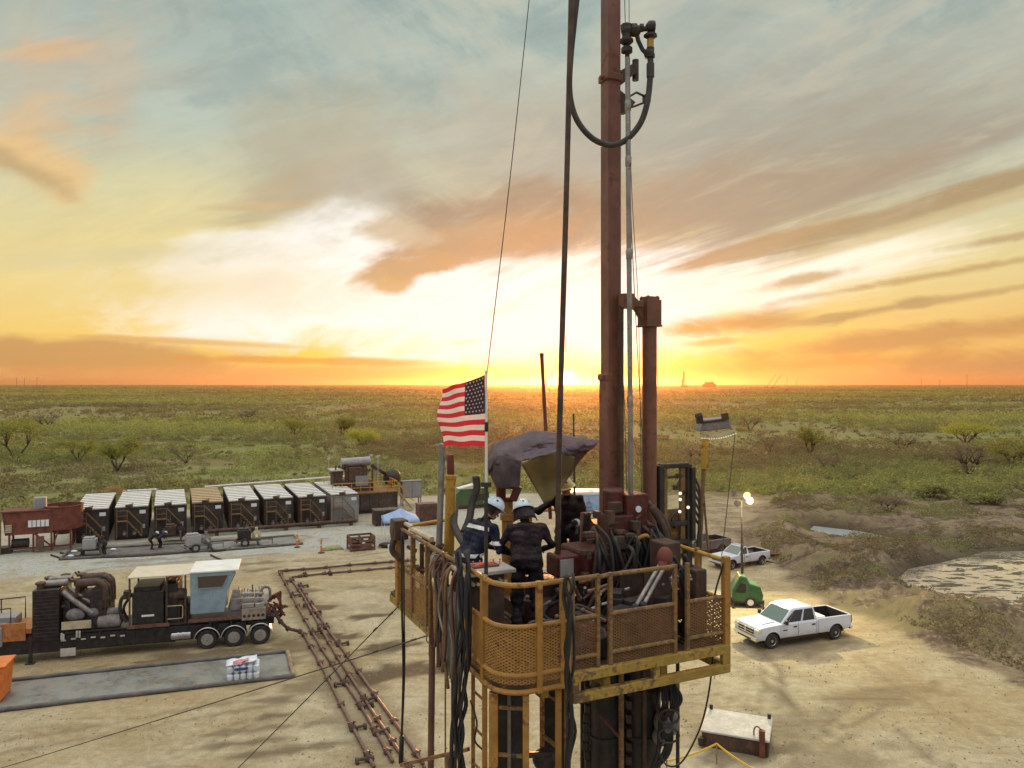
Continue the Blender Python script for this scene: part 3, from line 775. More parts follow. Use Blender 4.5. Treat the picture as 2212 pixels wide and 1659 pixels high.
def build_scrub():
    rs = np.random.RandomState(11)
    Cs, Ss, Ts = [], [], []
    def field(y0, y1, dens, rmin, rmax, nq, qs, hk, margin=1.12, fn=None):
        A = 0.5 * (y1 ** 2 - y0 ** 2) * 0.675 * 2 * margin
        n = int(A * dens)
        Y = np.sqrt(rs.rand(n) * (y1 ** 2 - y0 ** 2) + y0 ** 2)
        X = (rs.rand(n) * 2 - 1) * 0.675 * margin * Y
        keep = sdf(PAD, X, Y) > 2.0
        r_ = (X > 14) & (Y < 92)
        keep &= ~r_
        cl = fbm(X, Y, 0.022, 4, 51); cl2 = fbm(X, Y * 2.2, 0.006, 3, 57)
        keep &= rs.rand(n) < sst(0.40, 0.53, cl * 0.65 + cl2 * 0.35) * 0.93 + 0.07
        if fn is not None: keep &= fn(X, Y)
        X, Y = X[keep], Y[keep]; n = len(X); cl = cl[keep]; cl2 = cl2[keep]
        Rr = rmin + (rmax - rmin) * rs.rand(n) ** 2.2
        H = Rr * hk * (0.7 + 0.6 * rs.rand(n))
        t0 = np.clip(0.44 + (cl2 - 0.5) * 2.2 + (cl - 0.5) * 0.8 + rs.normal(size=n) * 0.22, 0, 1)
        Z0 = terrain(X, Y)
        k = np.repeat(np.arange(n), nq)
        m = len(k)
        d = rs.normal(size=(m, 3)); d /= np.linalg.norm(d, axis=1)[:, None]
        rad = rs.rand(m) ** 0.45
        # every bush is a few lobes, not one ball
        lobe = rs.normal(size=(n, 4, 3)) * np.array([0.55, 0.55, 0.25]); li = rs.randint(0, 4, m)
        q = d * rad[:, None] * np.array([0.62, 0.62, 0.55]) + lobe[k, li]
        c = np.stack([X[k] + q[:, 0] * Rr[k], Y[k] + q[:, 1] * Rr[k], Z0[k] + np.maximum(0.02, (q[:, 2] * 0.6 + 0.5)) * H[k]], 1)
        Cs.append(c); Ss.append(qs * (0.6 + 0.8 * rs.rand(m)) * (0.7 + 0.3 * Rr[k] / rmax)); Ts.append(np.clip(t0[k] + rs.normal(size=m) * 0.13, 0, 1))
    field(78, 150, 0.52, 0.45, 2.0, 100, 0.26, 1.0)
    field(150, 260, 0.24, 0.6, 2.6, 50, 0.46, 0.95)
    field(260, 520, 0.075, 1.0, 3.4, 26, 0.85, 0.85)
    field(520, 1100, 0.028, 1.6, 4.5, 14, 1.5, 0.8)
    field(1100, 2600, 0.0065, 2.5, 7.0, 9, 2.8, 0.62)
    field(2600, 7000, 0.0008, 4.0, 12.0, 6, 5.5, 0.5)
    field(80, 200, 0.018, 1.6, 3.2, 260, 0.30, 0.85)
    field(200, 520, 0.006, 2.2, 4.2, 90, 0.62, 0.8)
    C = np.concatenate(Cs); S = np.concatenate(Ss); T = np.concatenate(Ts)
    me = quads_mesh('scrub', C, S, T, 'scrub_leaf', 3)
    o = bpy.data.objects.new('scrub', me); COL.objects.link(o)
    setp(o, 'low green scrub spreading over the open land to the horizon', 'scrub', kind='stuff')
    # grass and low weeds between the bushes
    n = 170000
    Y = np.sqrt(rs.rand(n) * (190 ** 2 - 72 ** 2) + 72 ** 2); X = (rs.rand(n) * 2 - 1) * 0.76 * Y
    keep = (sdf(PAD, X, Y) > 1.0) & ~((X > 14) & (Y < 88)) & (fbm(X, Y, 0.12, 3, 61) > 0.40)
    X, Y = X[keep], Y[keep]
    C = np.stack([X, Y, terrain(X, Y) + 0.08 + 0.2 * rs.rand(len(X))], 1)
    me = quads_mesh('grass', C, 0.22 + 0.3 * rs.rand(len(X)), np.clip(0.55 + (fbm(X, Y, 0.03, 3, 63) - .5) * 1.6 + rs.normal(size=len(X)) * .15, 0, 1), 'scrub_leaf', 8)
    o = bpy.data.objects.new('grass', me); COL.objects.link(o)
    setp(o, 'rough green grass and weeds between the scrub bushes', 'grass', kind='stuff')
    n = 26000
    Y = 24 + 60 * rs.rand(n) ** 1.3; X = (rs.rand(n) * 2 - 1) * 0.72 * Y
    keep = (sdf(PAD, X, Y) < 2.5) & (fbm(X, Y, 0.3, 3, 81) > 0.45); X, Y = X[keep], Y[keep]
    mb = MB(); sz = .018 + .055 * rs.rand(len(X)) ** 4; ang = rs.rand(len(X)) * 6.28; zz = terrain(X, Y)
    V = []; Fc = []
    for i in range(len(X)):
        k = len(V); q = sz[i]
        for j in range(3): V.append((X[i] + q * math.cos(ang[i] + 2.1 * j), Y[i] + q * math.sin(ang[i] + 2.1 * j), zz[i] - .005))
        V.append((X[i], Y[i], zz[i] + q * .9)); Fc += [(k, k + 1, k + 3), (k + 1, k + 2, k + 3), (k + 2, k, k + 3)]
    mb.v = V; mb.f = Fc; mb.mi = [0] * len(Fc); mb.build('gravel', 'stone', label='loose stones scattered over the sandy pad', cat='gravel', kind='stuff')
    # weeds over the dirt banks round the ponds
    n = 330000
    X = 15 + 50 * rs.rand(n); Y = 25 + 66 * rs.rand(n)
    dp = sdf(PAD, X, Y); dw = np.minimum(sdf(POND, X, Y), sdf(PUDDLE, X, Y))
    keep = (dp > 1.2) & (dw > 1.4) & (np.abs(X) < 0.8 * Y) & (fbm(X, Y, 0.25, 4, 71) > 0.54)
    X, Y = X[keep], Y[keep]
    C = np.stack([X, Y, terrain(X, Y) + 0.04 + 0.45 * rs.rand(len(X)) * np.clip((fbm(X, Y, 0.7, 3, 77) - .42) * 5, 0.05, 1)], 1)
    me = quads_mesh('weeds', C, 0.06 + 0.13 * rs.rand(len(X)), np.clip(0.10 + (fbm(X, Y, 0.15, 3, 73) - .45) * 1.6 + rs.normal(size=len(X)) * .15, 0, 0.8), 'scrub_leaf', 9)
    o = bpy.data.objects.new('weeds', me); COL.objects.link(o)
    setp(o, 'dry weeds growing over the dirt banks round the ponds', 'weeds', kind='stuff')
build_scrub()
def tree(loc, h, w, kind, label, group=None, seed=1, dense=1.0, name='tree', spread=0.5, lean=0.0):
    """short multi-stemmed trunk with limbs; leaf cards round the limb ends"""
    rs = random.Random(seed); nr = np.random.RandomState(seed)
    loc = Vector(loc); loc.z = float(terrain(loc.x, loc.y))
    root = thing(name, label, 'bush' if name.endswith('bush') else 'tree', loc, 0, group)
    mb = MB(); tips = []
    ns = rs.randint(3, 5)
    for i in range(ns):
        a = 2 * math.pi * (i + rs.random() * 0.6) / ns
        mid = Vector((math.cos(a) * w * 0.16 + lean, math.sin(a) * w * 0.16, h * 0.36))
        r0 = 0.035 * h * (0.7 + 0.5 * rs.random())
        mb.path([(rs.uniform(-.1, .1), rs.uniform(-.1, .1), -0.25), mid * 0.5, mid], [r0, r0 * 0.85, r0 * 0.65], 6)
        for k in range(5):
            b = a + rs.uniform(-1.1, 1.1); rr = w * 0.5 * rs.uniform(0.45, 0.95)
            tip = Vector((math.cos(b) * rr + lean * 2, math.sin(b) * rr, h * rs.uniform(0.52, 0.95)))
            m2 = mid.lerp(tip, 0.5) + Vector((rs.uniform(-.1, .1), rs.uniform(-.1, .1), 0.12)) * w * 0.25
            mb.path([mid, m2, tip], [r0 * 0.5, r0 * 0.3, r0 * 0.10], 5); tips += [tip, m2.lerp(tip, 0.5)]
            for j in range(3):
                t3 = tip + Vector((rs.uniform(-1, 1), rs.uniform(-1, 1), rs.uniform(-.3, .6))) * w * 0.16
                mb.path([m2.lerp(tip, 0.4), t3], [r0 * 0.16, r0 * 0.05], 4); tips.append(t3)
    mb.build('trunk', 'bark', root, smooth=True)
    tp = np.array([tuple(t) for t in tips]); n = int(2400 * dense)
    k = nr.randint(0, len(tp), n)
    q = nr.normal(size=(n, 3)) * np.array([w * 0.085, w * 0.085, h * 0.065]) * spread * 2
    C = tp[k] + q; C[:, 2] = np.maximum(C[:, 2], h * 0.12)
    T = np.clip(0.15 + 0.7 * nr.rand(len(tp))[k] + nr.normal(size=n) * 0.12, 0, 1)
    if kind == 'bare_twig': S = 0.12 + 0.30 * nr.rand(n); asp = 0.12
    else: S = (0.12 + 0.2 * nr.rand(n)) * (1 + h / 10); asp = 0.6
    me = quads_mesh('crown', C, S, T, kind, seed, aspect=asp)
    o = bpy.data.objects.new('crown', me); COL.objects.link(o); o.parent = root
    return root
def put_tree(u, v, hpx, wpx, kind, label, seed, **kw):
    g = G(u, v); sc = F / g.y
    tree(g, hpx / sc, wpx / sc, kind, label, seed=seed, **kw)
# picture position of the foot, size in picture units, kind
put_tree(35, 992, 80, 130, 'olive_leaf', 'big spreading mesquite with dark forked limbs beyond the red mixing tank', 21, dense=0.9)
put_tree(252, 1020, 66, 85, 'olive_leaf', 'olive leafed tree on thin stems behind the two end tanks with pale slatted roofs', 22, dense=0.8)
put_tree(402, 1000, 34, 75, 'bare_twig', 'bare brown bush in the scrub behind the tan roofed tank', 23, dense=0.8)
put_tree(100, 928, 34, 60, 'bare_twig', 'dark leafless bush upslope from the big spreading mesquite', 24, dense=0.8)
put_tree(532, 912, 30, 60, 'bare_twig', 'brown leafless bush alone in the middle of the green flat', 25, dense=0.8)
put_tree(742, 945, 48, 52, 'olive_leaf', 'upright yellow green tree just behind the round bright bush', 26, dense=0.8)
put_tree(786, 968, 34, 72, 'bright_leaf', 'round bright yellow green bush behind the solids control unit', 27, dense=1.2, name='bush')
put_tree(640, 945, 40, 60, 'olive_leaf', 'pale olive bush between the lone brown bush and the upright tree', 28, dense=0.8, name='bush')
put_tree(2086, 958, 42, 105, 'bright_leaf', 'wide bright yellow green tree, brightest crown in the scrub', 29, dense=1.3)
put_tree(2094, 1030, 72, 90, 'bare_twig', 'leafless grey brown tree standing in front of the bright yellow green one', 30, dense=0.9)
put_tree(1752, 985, 62, 62, 'olive_leaf', 'tall olive tree on thin stems standing alone in the grass flat', 31, dense=0.8)
put_tree(1665, 985, 44, 60, 'bare_twig', 'thin bare tree beside the tall olive one', 32, dense=0.6)
put_tree(1950, 975, 40, 80, 'bare_twig', 'low brown thicket tree between the tall olive tree and the bright one', 33, dense=0.9)
put_tree(2010, 1085, 28, 62, 'scrub_leaf', 'dark green bush on the bank above the small puddle', 34, dense=1.2, name='bush')
put_tree(2120, 1100, 24, 70, 'scrub_leaf', 'low dark bush at the far edge of the dirt bank', 35, dense=1.2, name='bush')
put_tree(1790, 1020, 36, 70, 'bare_twig', 'grey brush heap of a bush near the dirt track', 36, dense=0.8, name='bush')
put_tree(1920, 1118, 30, 80, 'bare_twig', 'reddish brown brush pile on the dirt mound over the puddle', 37, dense=1.0, name='bush')
put_tree(2190, 1010, 60, 90, 'olive_leaf', 'ragged olive tree uphill from the low dark bush', 38, dense=0.7)
put_tree(170, 1000, 46, 70, 'olive_leaf', 'small olive tree between the spreading mesquite and the thin stemmed one', 39, dense=0.6)
put_tree(1010, 925, 40, 62, 'olive_leaf', 'hazy olive tree seen behind the striped flag', 40, dense=0.7)
put_tree(1500, 1000, 40, 70, 'bare_twig', 'bare forked tree behind the dark hydraulic panel', 41, dense=0.5)
put_tree(1620, 930, 36, 66, 'bare_twig', 'dull brown bush below the distant derrick', 42, dense=0.7, name='bush')
# ------------------------------------------------------------------ row of frac tanks
def make_tank(name, label, side, roof, idx):
    r = thing(name, label, 'tank', (0, 0, 0), 0, 'frac tanks standing side by side in a row')
    W, L, H = 2.62, 10.6, 2.9
    mb = MB()
    mb.b2(0, W, 0.05, L, 0.28, H - 0.06)
    for i in range(14):
        y = 0.6 + i * (L - 0.9) / 13
        mb.b2(-0.05, 0, y - 0.06, y + 0.06, 0.3, H - 0.12); mb.b2(W, W + 0.05, y - 0.06, y + 0.06, 0.3, H - 0.12)
    for x in (0.0, W): mb.b2(x - 0.06, x + 0.06, -0.02, 0.12, 0.1, H - 0.08)
    mb.b2(0.0, W, 0.0, 0.06, H - 0.2, H - 0.09)
    mb.b2(0.1, W - 0.1, 0.3, L - 0.2, 0.0, 0.28)
    mb.build('body', side, r, bevel=0.02)
    mb = MB(); mb.b2(-0.06, W + 0.06, -0.05, L + 0.05, H - 0.058, H, mi=0)
    for i in range(9):
        y = 0.55 + i * (L - 1.1) / 8
        mb.b2(-0.02, W + 0.02, y - 0.31, y + 0.31, H, H + 0.10, mi=1)
    mb.build('roof', ['roof_dark', roof], r)
    mb = MB(); mb.lathe([(0.30, 0), (0.30, 0.16), (0.34, 0.17), (0.34, 0.2), (0.05, 0.24)], (W * 0.42, 0.25, H + 0.0)); mb.bar((W * .42 - .3, .1, H + .2), (W * .42 + .35, .3, H + .3), 0.05)
    mb.build('hatch', 'dark_brown', r, smooth=30)
    st = MB()
    st.b2(0.12, 1.0, -0.62, -0.02, 1.72, 1.78)
    for (x, y) in ((0.14, -0.6), (0.98, -0.6), (0.14, -0.06)):
        st.tube((x, y, 0.35), (x, y, 2.75), 0.03, n=6)
    for z in (2.25, 2.72):
        st.tube((0.14, -0.6, z), (0.98, -0.6, z), 0.028, n=6); st.tube((0.14, -0.6, z), (0.14, -0.05, z), 0.028, n=6)
    for y in (-0.6, -0.12):
        st.tube((1.0, y, 2.72), (2.15, y, 1.35), 0.028, n=6); st.tube((1.0, y, 1.74), (2.15, y, 0.36), 0.032, n=6); st.tube((2.15, y, 0.32), (2.15, y, 1.35), 0.028, n=6)
    for i in range(6):
        t = (i + .5) / 6; st.b2(1.0 + 1.15 * t - .1, 1.0 + 1.15 * t + .1, -0.58, -0.14, 1.72 - 1.38 * t, 1.75 - 1.38 * t)
    st.build('stairs', 'ochre_worn', r)
    s = MB(); s.b2(1.95, 2.45, -0.028, -0.004, 2.30, 2.62); s.build('sign_plate', 'white_paint', r)
    v = MB()
    for x in (0.75, 1.55):
        v.tube((x, 0.05, 0.62), (x, -0.28, 0.62), 0.10, n=10); v.lathe([(0.16, 0), (0.16, .05)], (x, -0.30, 0.62), (0, 1, 0), 12)
        v.lathe([(0.13, 0), (0.13, .02)], (x, -0.2, 0.85), (0, 0, 1), 10); v.tube((x, -.2, .62), (x, -.2, .86), .025, n=6)
    v.build('valve', 'dull_steel', r)
    if idx % 2 == 0:
        g = MB(); g.b2(2.2, 2.4, -0.20, -0.02, 1.0, 1.35); g.build('box', 'grey_paint', r)
    return r
T0 = Vector((-38.3, 66.4, 0))
tank_labels = [
    'dark white roofed frac tank at the row end beside the red mixing tank',
    'dark frac tank with white slatted roof, second from the red mixing tank',
    'dark white roofed frac tank between the tan roofed one and the red mixing tank side',
    'dark frac tank with the only tan slatted roof in the row',
    'dark white roofed frac tank next to the tan roofed one, toward the canopy',
    'dark frac tank with white slatted roof, third from the pale grey tank counting from it',
    'dark frac tank with white slatted roof right beside the pale grey tank',
    'pale grey walled frac tank ending the row near the blue canopy']
tank_labels[5] = 'dark frac tank with white slatted roof, two places from the pale grey tank'
proto = {}
for i in range(8):
    side = 'tank_grey' if i == 7 else 'tank_side'; roof = 'roof_tan' if i == 3 else 'roof_white'
    key = (side, roof)
    loc = T0 + E1 * (3.19 * i) + E2 * [0, .1, -.1, .15, 0, .12, -.05, .1][i]
    a = TH + R([0.3, -.2, .4, 0, -.3, .2, 0, -.1][i])
    if key not in proto:
        r = make_tank('frac_tank', tank_labels[i], side, roof, i)
        r.location = loc; r.rotation_euler.z = a; proto[key] = r
    else:
        r = dup(proto[key], loc, a, tank_labels[i])
# suction header hose along the front of the tanks
def along(a, b=0.0, z=0.0): return T0 + E1 * a + E2 * b + Vector((0, 0, z))
mb = MB(); mb.tube(along(10.5, -1.05, .45), along(24.6, -1.0, .45), 0.17, n=10)
for k in range(9): mb.lathe([(0.22, 0), (0.22, .1)], along(10.7 + k * 1.7, -1.05, .45), E1, 12)
for k in range(5): mb.tube(along(10.9 + k * 3.1, -1.05, .45), along(10.9 + k * 3.1, -.4, .6), .11, n=8); mb.box(along(11.6 + k * 3.1, -1.05, .14), (.3, .4, .28), TH)
mb.build('suction_manifold', 'dark_brown', label='long rusty suction pipe lying along the foot of the frac tanks', cat='pipe', smooth=40)
for nm, p, q, r_, lb in (('fill_line', along(11.0, 10.9, 3.05), along(27.5, 12.2, 3.35), .10, 'long white fill pipe running along the far edge of the tank roofs'),
                    ('fill_line', along(3.2, 10.8, 3.06), along(6.4, 10.8, 3.06), .09, 'short white pipe over the far roof edge of the second and third tanks')):
    mb = MB(); mb.tube(p, q, r_, n=8)
    for k in range(7): mb.lathe([(r_ * 1.3, 0), (r_ * 1.3, .12)], p.lerp(q, k / 6.5), q - p, 8)
    mb.build(nm, 'roof_white', label=lb, cat='pipe')
mb = MB()
for k in range(3): mb.curve([along(1.2 + k * .3, 10.7, 3.0), along(2.0 + k * .2, 10.6 + .2 * k, 3.5), along(3.0 + k * .3, 10.7, 3.1)], .04, 6)
mb.build('hose', 'orange_deck', label='orange hoses looped over the far roof edge of the first tank', cat='hose')

# ------------------------------------------------------------------ pump trailer
PT_A = R(16.0)
PT_O = Vector((-16.1, 40.1, 0))
PT_E = Vector((math.cos(PT_A), math.sin(PT_A), 0))
def near(u, v, dy=0.0):
    """picture point -> (x, z) on the trailer's own side plane at depth dy"""
    o = PT_O + Vector((-PT_E.y, PT_E.x, 0)) * dy
    tx = (u - 1106) / F
    x = (tx * o.y - o.x) / (PT_E.x - tx * PT_E.y)
    Y = o.y + x * PT_E.y
    return x, CAMZ - (v - 829) / F * Y
def build_pump_trailer():
    r = thing('pump_trailer', 'black high pressure pump trailer with pale blue control cab and three axles', 'pump trailer', PT_O, PT_A)
    X0 = near(-60, 1400)[0]; X1 = near(600, 1350)[0]
    W = 2.5
    fr = MB()
    for y in (0.55, W - 0.55): fr.b2(X0 + 4.2, X1 - 0.2, y - .12, y + .12, 0.95, 1.35)
    fr.b2(X0 + 0.2, X0 + 5.0, .3, W - .3, 1.15, 1.5)
    fr.b2(X0 + 4.0, X1 - .1, 0.1, W - .1, 1.36, 1.46)
    for i in range(int((X1 - X0 - 4.9) / 1.05) + 1): fr.b2(X0 + 4.5 + i * 1.05, X0 + 4.62 + i * 1.05, .1, W - .1, 1.1, 1.36)
    x, z = near(170, 1400); fr.b2(X0 + 1.0, x + 4.5, 0.15, 0.8, 0.5, 1.3)
    fr.b2(x + 3.6, x + 5.8, 0.1, 0.7, 0.55, 1.3)
    fr.b2(x + .6, -1.9, .35, 2.1, .45, 1.3); fr.b2(x + 5.9, -1.6, .12, .5, .62, 1.28)
    for k in range(9): fr.b2(x + 1.2 + k * .9, x + 1.7 + k * .9, .12, .4, .5 + .1 * (k % 3), 1.25)
    fr.build('chassis', 'black_paint', r, bevel=.015)
    # wheels
    def wheel(cx, y, out):
        w = MB(); w.lathe([(.30, -.14), (.46, -.15), (.505, -.10), (.505, .10), (.46, .15), (.30, .14)], (cx, y, .505), (0, 1, 0), 28, caps=False)
        for k in range(28):
            a = 2 * math.pi * k / 28; w.box((cx + .505 * math.cos(a), y, .505 + .505 * math.sin(a)), (.03, .26, .018), rot=Matrix.Rotation(-a + math.pi / 2, 3, 'Y'))
        t = w.build('wheel', 'rubber', r, smooth=35)
        q = MB(); q.lathe([(.305, -.145 * out), (.285, -.03 * out), (.17, .0), (.16, -.10 * out), (.06, -.13 * out)], (cx, y, .505), (0, 1, 0), 24)
        for k in range(10):
            a = 2 * math.pi * k / 10; q.tube((cx + .22 * math.cos(a), y - .0 * out, .505 + .22 * math.sin(a)), (cx + .22 * math.cos(a), y - .05 * out, .505 + .22 * math.sin(a)), .022, n=6)
        q.build('rim', 'alloy', t, smooth=35)
    for i in range(3):
        for y, o in ((0.12, 1), (.46, 1), (W - .1, -1)): wheel(i * 1.33, y, o)
        f = MB(); c = (i * 1.33, .505); pr = []
        for k in range(15):
            a = math.pi * (0.03 + 0.94 * k / 14); pr.append((c[0] + .64 * math.cos(a), c[1] + .64 * math.sin(a)))
        for (p, q) in zip(pr[:-1], pr[1:]): f.quad((p[0], -.08, p[1]), (p[0], .62, p[1]), (q[0], .62, q[1]), (q[0], -.08, q[1]))
        f.path([(p[0], -.08, p[1]) for p in pr], .022, 6)
        f.build('fender', 'alloy', r, solid=.012)
    ax = MB()
    for i in range(3): ax.tube((i * 1.33, .3, .505), (i * 1.33, W - .2, .505), .07, n=8); ax.b2(i * 1.33 - .1, i * 1.33 + .1, .6, 1.0, .5, 1.0)
    ax.build('axle', 'dark_iron', r)
    # control cab
    pr = [near(u, v) for u, v in ((411, 1238.5), (510.4, 1233), (491, 1275), (484.6, 1320.5), (411, 1328))]
    zt = (pr[0][1] + pr[1][1]) / 2; zb = (pr[3][1] + pr[4][1]) / 2; zm = pr[2][1]
    x0, x1, x2, x3 = pr[0][0], pr[1][0], pr[2][0], pr[3][0]
    c = MB(); c.prism([(x0, zb), (x3, zb), (x2, zm), (x1, zt), (x0, zt)], (0, 0.0, 0), (1, 0, 0), (0, 0, 1), (0, 2.5, 0))
    cab = c.build('control_cab', 'cab_blue', r, bevel=.03)
    c = MB(); c.b2(x0 - .04, x1 + .10, -.06, 2.56, zt, zt + .09); c.build('cab_roof', 'cab_white', cab, bevel=.02)
    wv = [near(u, v) for u, v in ((427.6, 1246.3), (491.7, 1242.4), (480, 1265.8), (428.4, 1270.5))]
    wt = (wv[0][1] + wv[1][1]) / 2; wb = (wv[2][1] + wv[3][1]) / 2
    c = MB(); c.prism([(wv[0][0], wt), (wv[1][0], wt), (wv[2][0], wb), (wv[3][0], wb)], (0, -.012, 0), (1, 0, 0), (0, 0, 1), (0, .02, 0)); c.build('window', 'glass_red', cab)
    c = MB(); ws = [(wv[0][0] - .05, wt + .05), (wv[1][0] + .08, wt + .05), (wv[2][0] + .04, wb - .05), (wv[3][0] - .05, wb - .05)]
    for k in range(4):
        p, q = ws[k], ws[(k + 1) % 4]; c.bar((p[0], -.014, p[1]), (q[0], -.014, q[1]), .05, .03)
    c.build('window_frame', 'cab_blue', cab)
    c = MB(); ln = Vector((x2 - x1, 0, zm - zt)).normalized()
    c.prism([(0.15, .3), (0.15, 2.2), (1.0, 2.2), (1.0, .3)], (x1 + .012, 0, zt), tuple(ln), (0, 1, 0), (.02, 0, -.004)); c.build('windscreen', 'glass_dark', cab)
    c = MB(); c.b2(x3, x3 + .12, .35, .75, zb + .25, zb + .95); c.build('work_light', 'cream', cab)
    # canopy over the engine bay
    cl = near(274.6, 1251.6)[0]
    c = MB(); c.b2(cl, x0 - .05, -.02, 2.5, zt - .06, zt + .0); can = c.build('canopy_roof', 'canopy_cream', r, bevel=.015)
    for xx in (cl + .1, cl + (x0 - cl) * .62, x0 - .25):
        for y in (.08, 2.4): c = MB(); c.bar((xx, y, 1.46), (xx, y, zt - .06), .08); c.build('canopy_post', 'dark_brown', can)
    # engine block under the canopy
    g = MB(); g.b2(cl + .2, cl + 1.7, .15, 2.3, 1.46, zt - .85); g.b2(cl + 1.75, cl + 2.35, .25, 2.2, 1.46, zt - .55)
    g.b2(cl + .25, cl + 1.5, .3, 2.1, zt - .85, zt - .6)
    for i in range(9): g.b2(cl + 1.78 + i * .06, cl + 1.80 + i * .06, .3, 2.1, zt - .55, zt - .35)
    g.build('engine_block', 'black_paint', r, bevel=.02)
    g = MB(); g.b2(*[cl + .65, cl + 1.25], .13, .16, 1.92, 2.02); g.build('name_plate', 'white_paint', r)
    g = MB()
    g.lathe([(.28, 0), (.30, .05), (.30, .75), (.26, .8)], (x0 - 1.05, .5, zt - 1.15), (1, 0, 0), 14); g.lathe([(.2, 0), (.2, 1.0)], (x0 - 1.2, .55, zt - 1.6), (1, 0, 0), 12)
    for i in range(6): g.tube((x0 - 1.1 + i * .17, .3, 1.46), (x0 - 1.1 + i * .17, .35, zt - 1.5), .05, n=8)
    g.b2(x0 - 1.1, x0 - .15, .6, 2.2, 1.46, 2.3)
    g.build('transmission', 'dark_brown', r, smooth=35)
    g = MB()
    for z in (1.75, 2.42): g.path([(x0 - 1.1, -.03, z), (x0 - .42, -.03, z), (x0 - .36, -.03, z - .05 if z > 2 else z + .05)], .022, 6)
    g.path([(x0 - .36, -.03, 1.8), (x0 - .36, -.03, 2.37)], .022, 6)
    g.build('hand_rail', 'cream', r)
    g = MB(); g.curve([(cl - .05, .2, 1.7), (cl - .35, .2, 2.2), (cl - .3, .2, 2.9), (cl + .05, .2, 3.2)], .09, 8); g.b2(cl - .2, cl + .1, .1, .5, 2.9, 3.3); g.curve([(cl - .02, .6, 1.6), (cl - .3, .7, 2.3), (cl + .1, .8, 3.0)], .07, 8)
    g.build('intake_pipe', 'dark_iron', r, smooth=40)
    # deck edge strips
    g = MB(); g.b2(cl, cl + 2.0, -.02, .06, 1.38, 1.55); g.b2(x0 - .1, x3 + 1.2, -.02, .05, 1.46, 1.62); g.build('deck_edge', 'crate_brown', r)
    # fuel tank
    xa = near(367, 1377)[0]; xb = near(413, 1377)[0]
    g = MB(); g.lathe([(.05, 0), (.26, .02), (.30, .07), (.30, .35), (.315, .36), (.315, .41), (.30, .42), (.30, xb - xa - .45), (.315, xb - xa - .44), (.315, xb - xa - .38), (.30, xb - xa - .37), (.30, xb - xa - .05), (.05, xb - xa)], (xa, .35, .78), (1, 0, 0), 22)
    g.build('fuel_tank', 'alloy', r, smooth=35)
    # pump: fluid end, power end, chrome boxes
    xa, xb = near(522, 1320)[0], near(574, 1320)[0]; z0, z1 = near(548, 1338)[1], near(548, 1313)[1]
    g = MB(); g.b2(xa, xb, -.05, .25, z0, z1)
    fe = g.build('fluid_end', 'fluid_end', r, bevel=.015)
    g = MB()
    for i in range(5): g.lathe([(.06, 0), (.085, .01), (.085, .03)], (xa + (i + .6) * (xb - xa) / 5.2, -.072, z0 + .38 * (z1 - z0)), (0, 1, 0), 10)
    g.build('valve_cover', 'dark_iron', fe)
    g = MB(); g.b2(xa - .7, xb + .1, .3, 2.3, 1.46, z1 + .12); g.b2(xa - .6, xa - .05, .2, 1.4, z1 - .1, z1 + .5)
    for k in range(14): g.tube((xa - .5 + k * .1, 1.2 + .3 * (k % 3), z1), (xa - .5 + k * .1 + .03, 1.25 + .3 * (k % 3), z1 + .55 + .25 * rnd.random()), .028, n=6)
    g.tube((xa + .55, .9, z1), (xa + .5, .9, z1 + 1.05), .045, n=8)
    g.curve([(xb - .35, .8, z1 + .1), (xb - .2, .9, z1 + .8), (xb + .15, 1.0, z1 + .75), (xb + .2, 1.0, z1)], .08, 8)
    g.build('power_end', 'mid_grey', r, bevel=.01)
    g = MB()
    for (a, b, y, z, h) in ((0.0, .62, .05, .02, .22), (.68, 1.15, .05, .0, .22), (-.05, .62, .35, .28, .20), (.68, 1.12, .35, .26, .18), (-.05, .6, .7, .52, .14), (.65, 1.1, .7, .50, .14), (-.5, -.1, .5, .62, .3), (.95, 1.3, 1.0, .75, .16)):
        g.b2(xa + a, xa + b, y, y + .24, z1 + z, z1 + z + h)
    g.build('cover_plate', 'steel', r, bevel=.02)
    # red iron at the tail
    g = MB(); rs = random.Random(4)
    for k in range(16):
        x = xb + .05 + rs.random() * .75; y = .1 + rs.random() * 1.4; z = 1.45 + rs.random() * .9 * (1 - (x - xb) / 1.2)
        d = Vector((rs.uniform(-.2, .6), rs.uniform(-.5, .5), rs.uniform(-.5, .4))).normalized()
        g.tube(Vector((x, y, z)), Vector((x, y, z)) + d * .42, .055, n=8); g.lathe([(.10, 0), (.10, .1)], Vector((x, y, z)) + d * .2, d, 8)
        if k % 3 == 0: g.ball((x, y, z), .1, n=8, m=6)
    for k in range(4): g.curve([(xb + .1 + k * .15, .3 + .2 * k, 2.2), (xb + .45 + k * .1, .2 + .2 * k, 2.55), (xb + .75, .2 + .2 * k, 2.1), (xb + .8, .2 + .2 * k, 1.6)], .055, 8)
    g.build('discharge_iron', 'red_iron', r, smooth=40)
    g = MB(); tail = [near(u, v) for u, v in ((596, 1330), (606, 1345), (622, 1360), (648, 1366))]
    g.path([(p[0], .2, p[1]) for p in tail], .09, 8)
    for p, q in zip(tail[:-1], tail[1:]): g.lathe([(.14, -.08), (.14, .08)], (q[0], .2, q[1]), (q[0] - p[0], 0, q[1] - p[1]), 8)
    g.build('discharge_arm', 'dark_brown', r, smooth=40)
    # forward power pack: radiators, exhausts, engine
    xa = near(68, 1330)[0]; xb = near(126, 1330)[0]; zt2 = near(95, 1276)[1]
    g = MB(); g.b2(xa, xb, .1, 2.4, 1.1, zt2)
    for k in range(12): g.b2(xa + .05, xb - .05, .07, .1, 1.3 + k * (zt2 - 1.5) / 12, 1.36 + k * (zt2 - 1.5) / 12)
    g.build('radiator', 'black_paint', r, bevel=.03)
    g = MB()
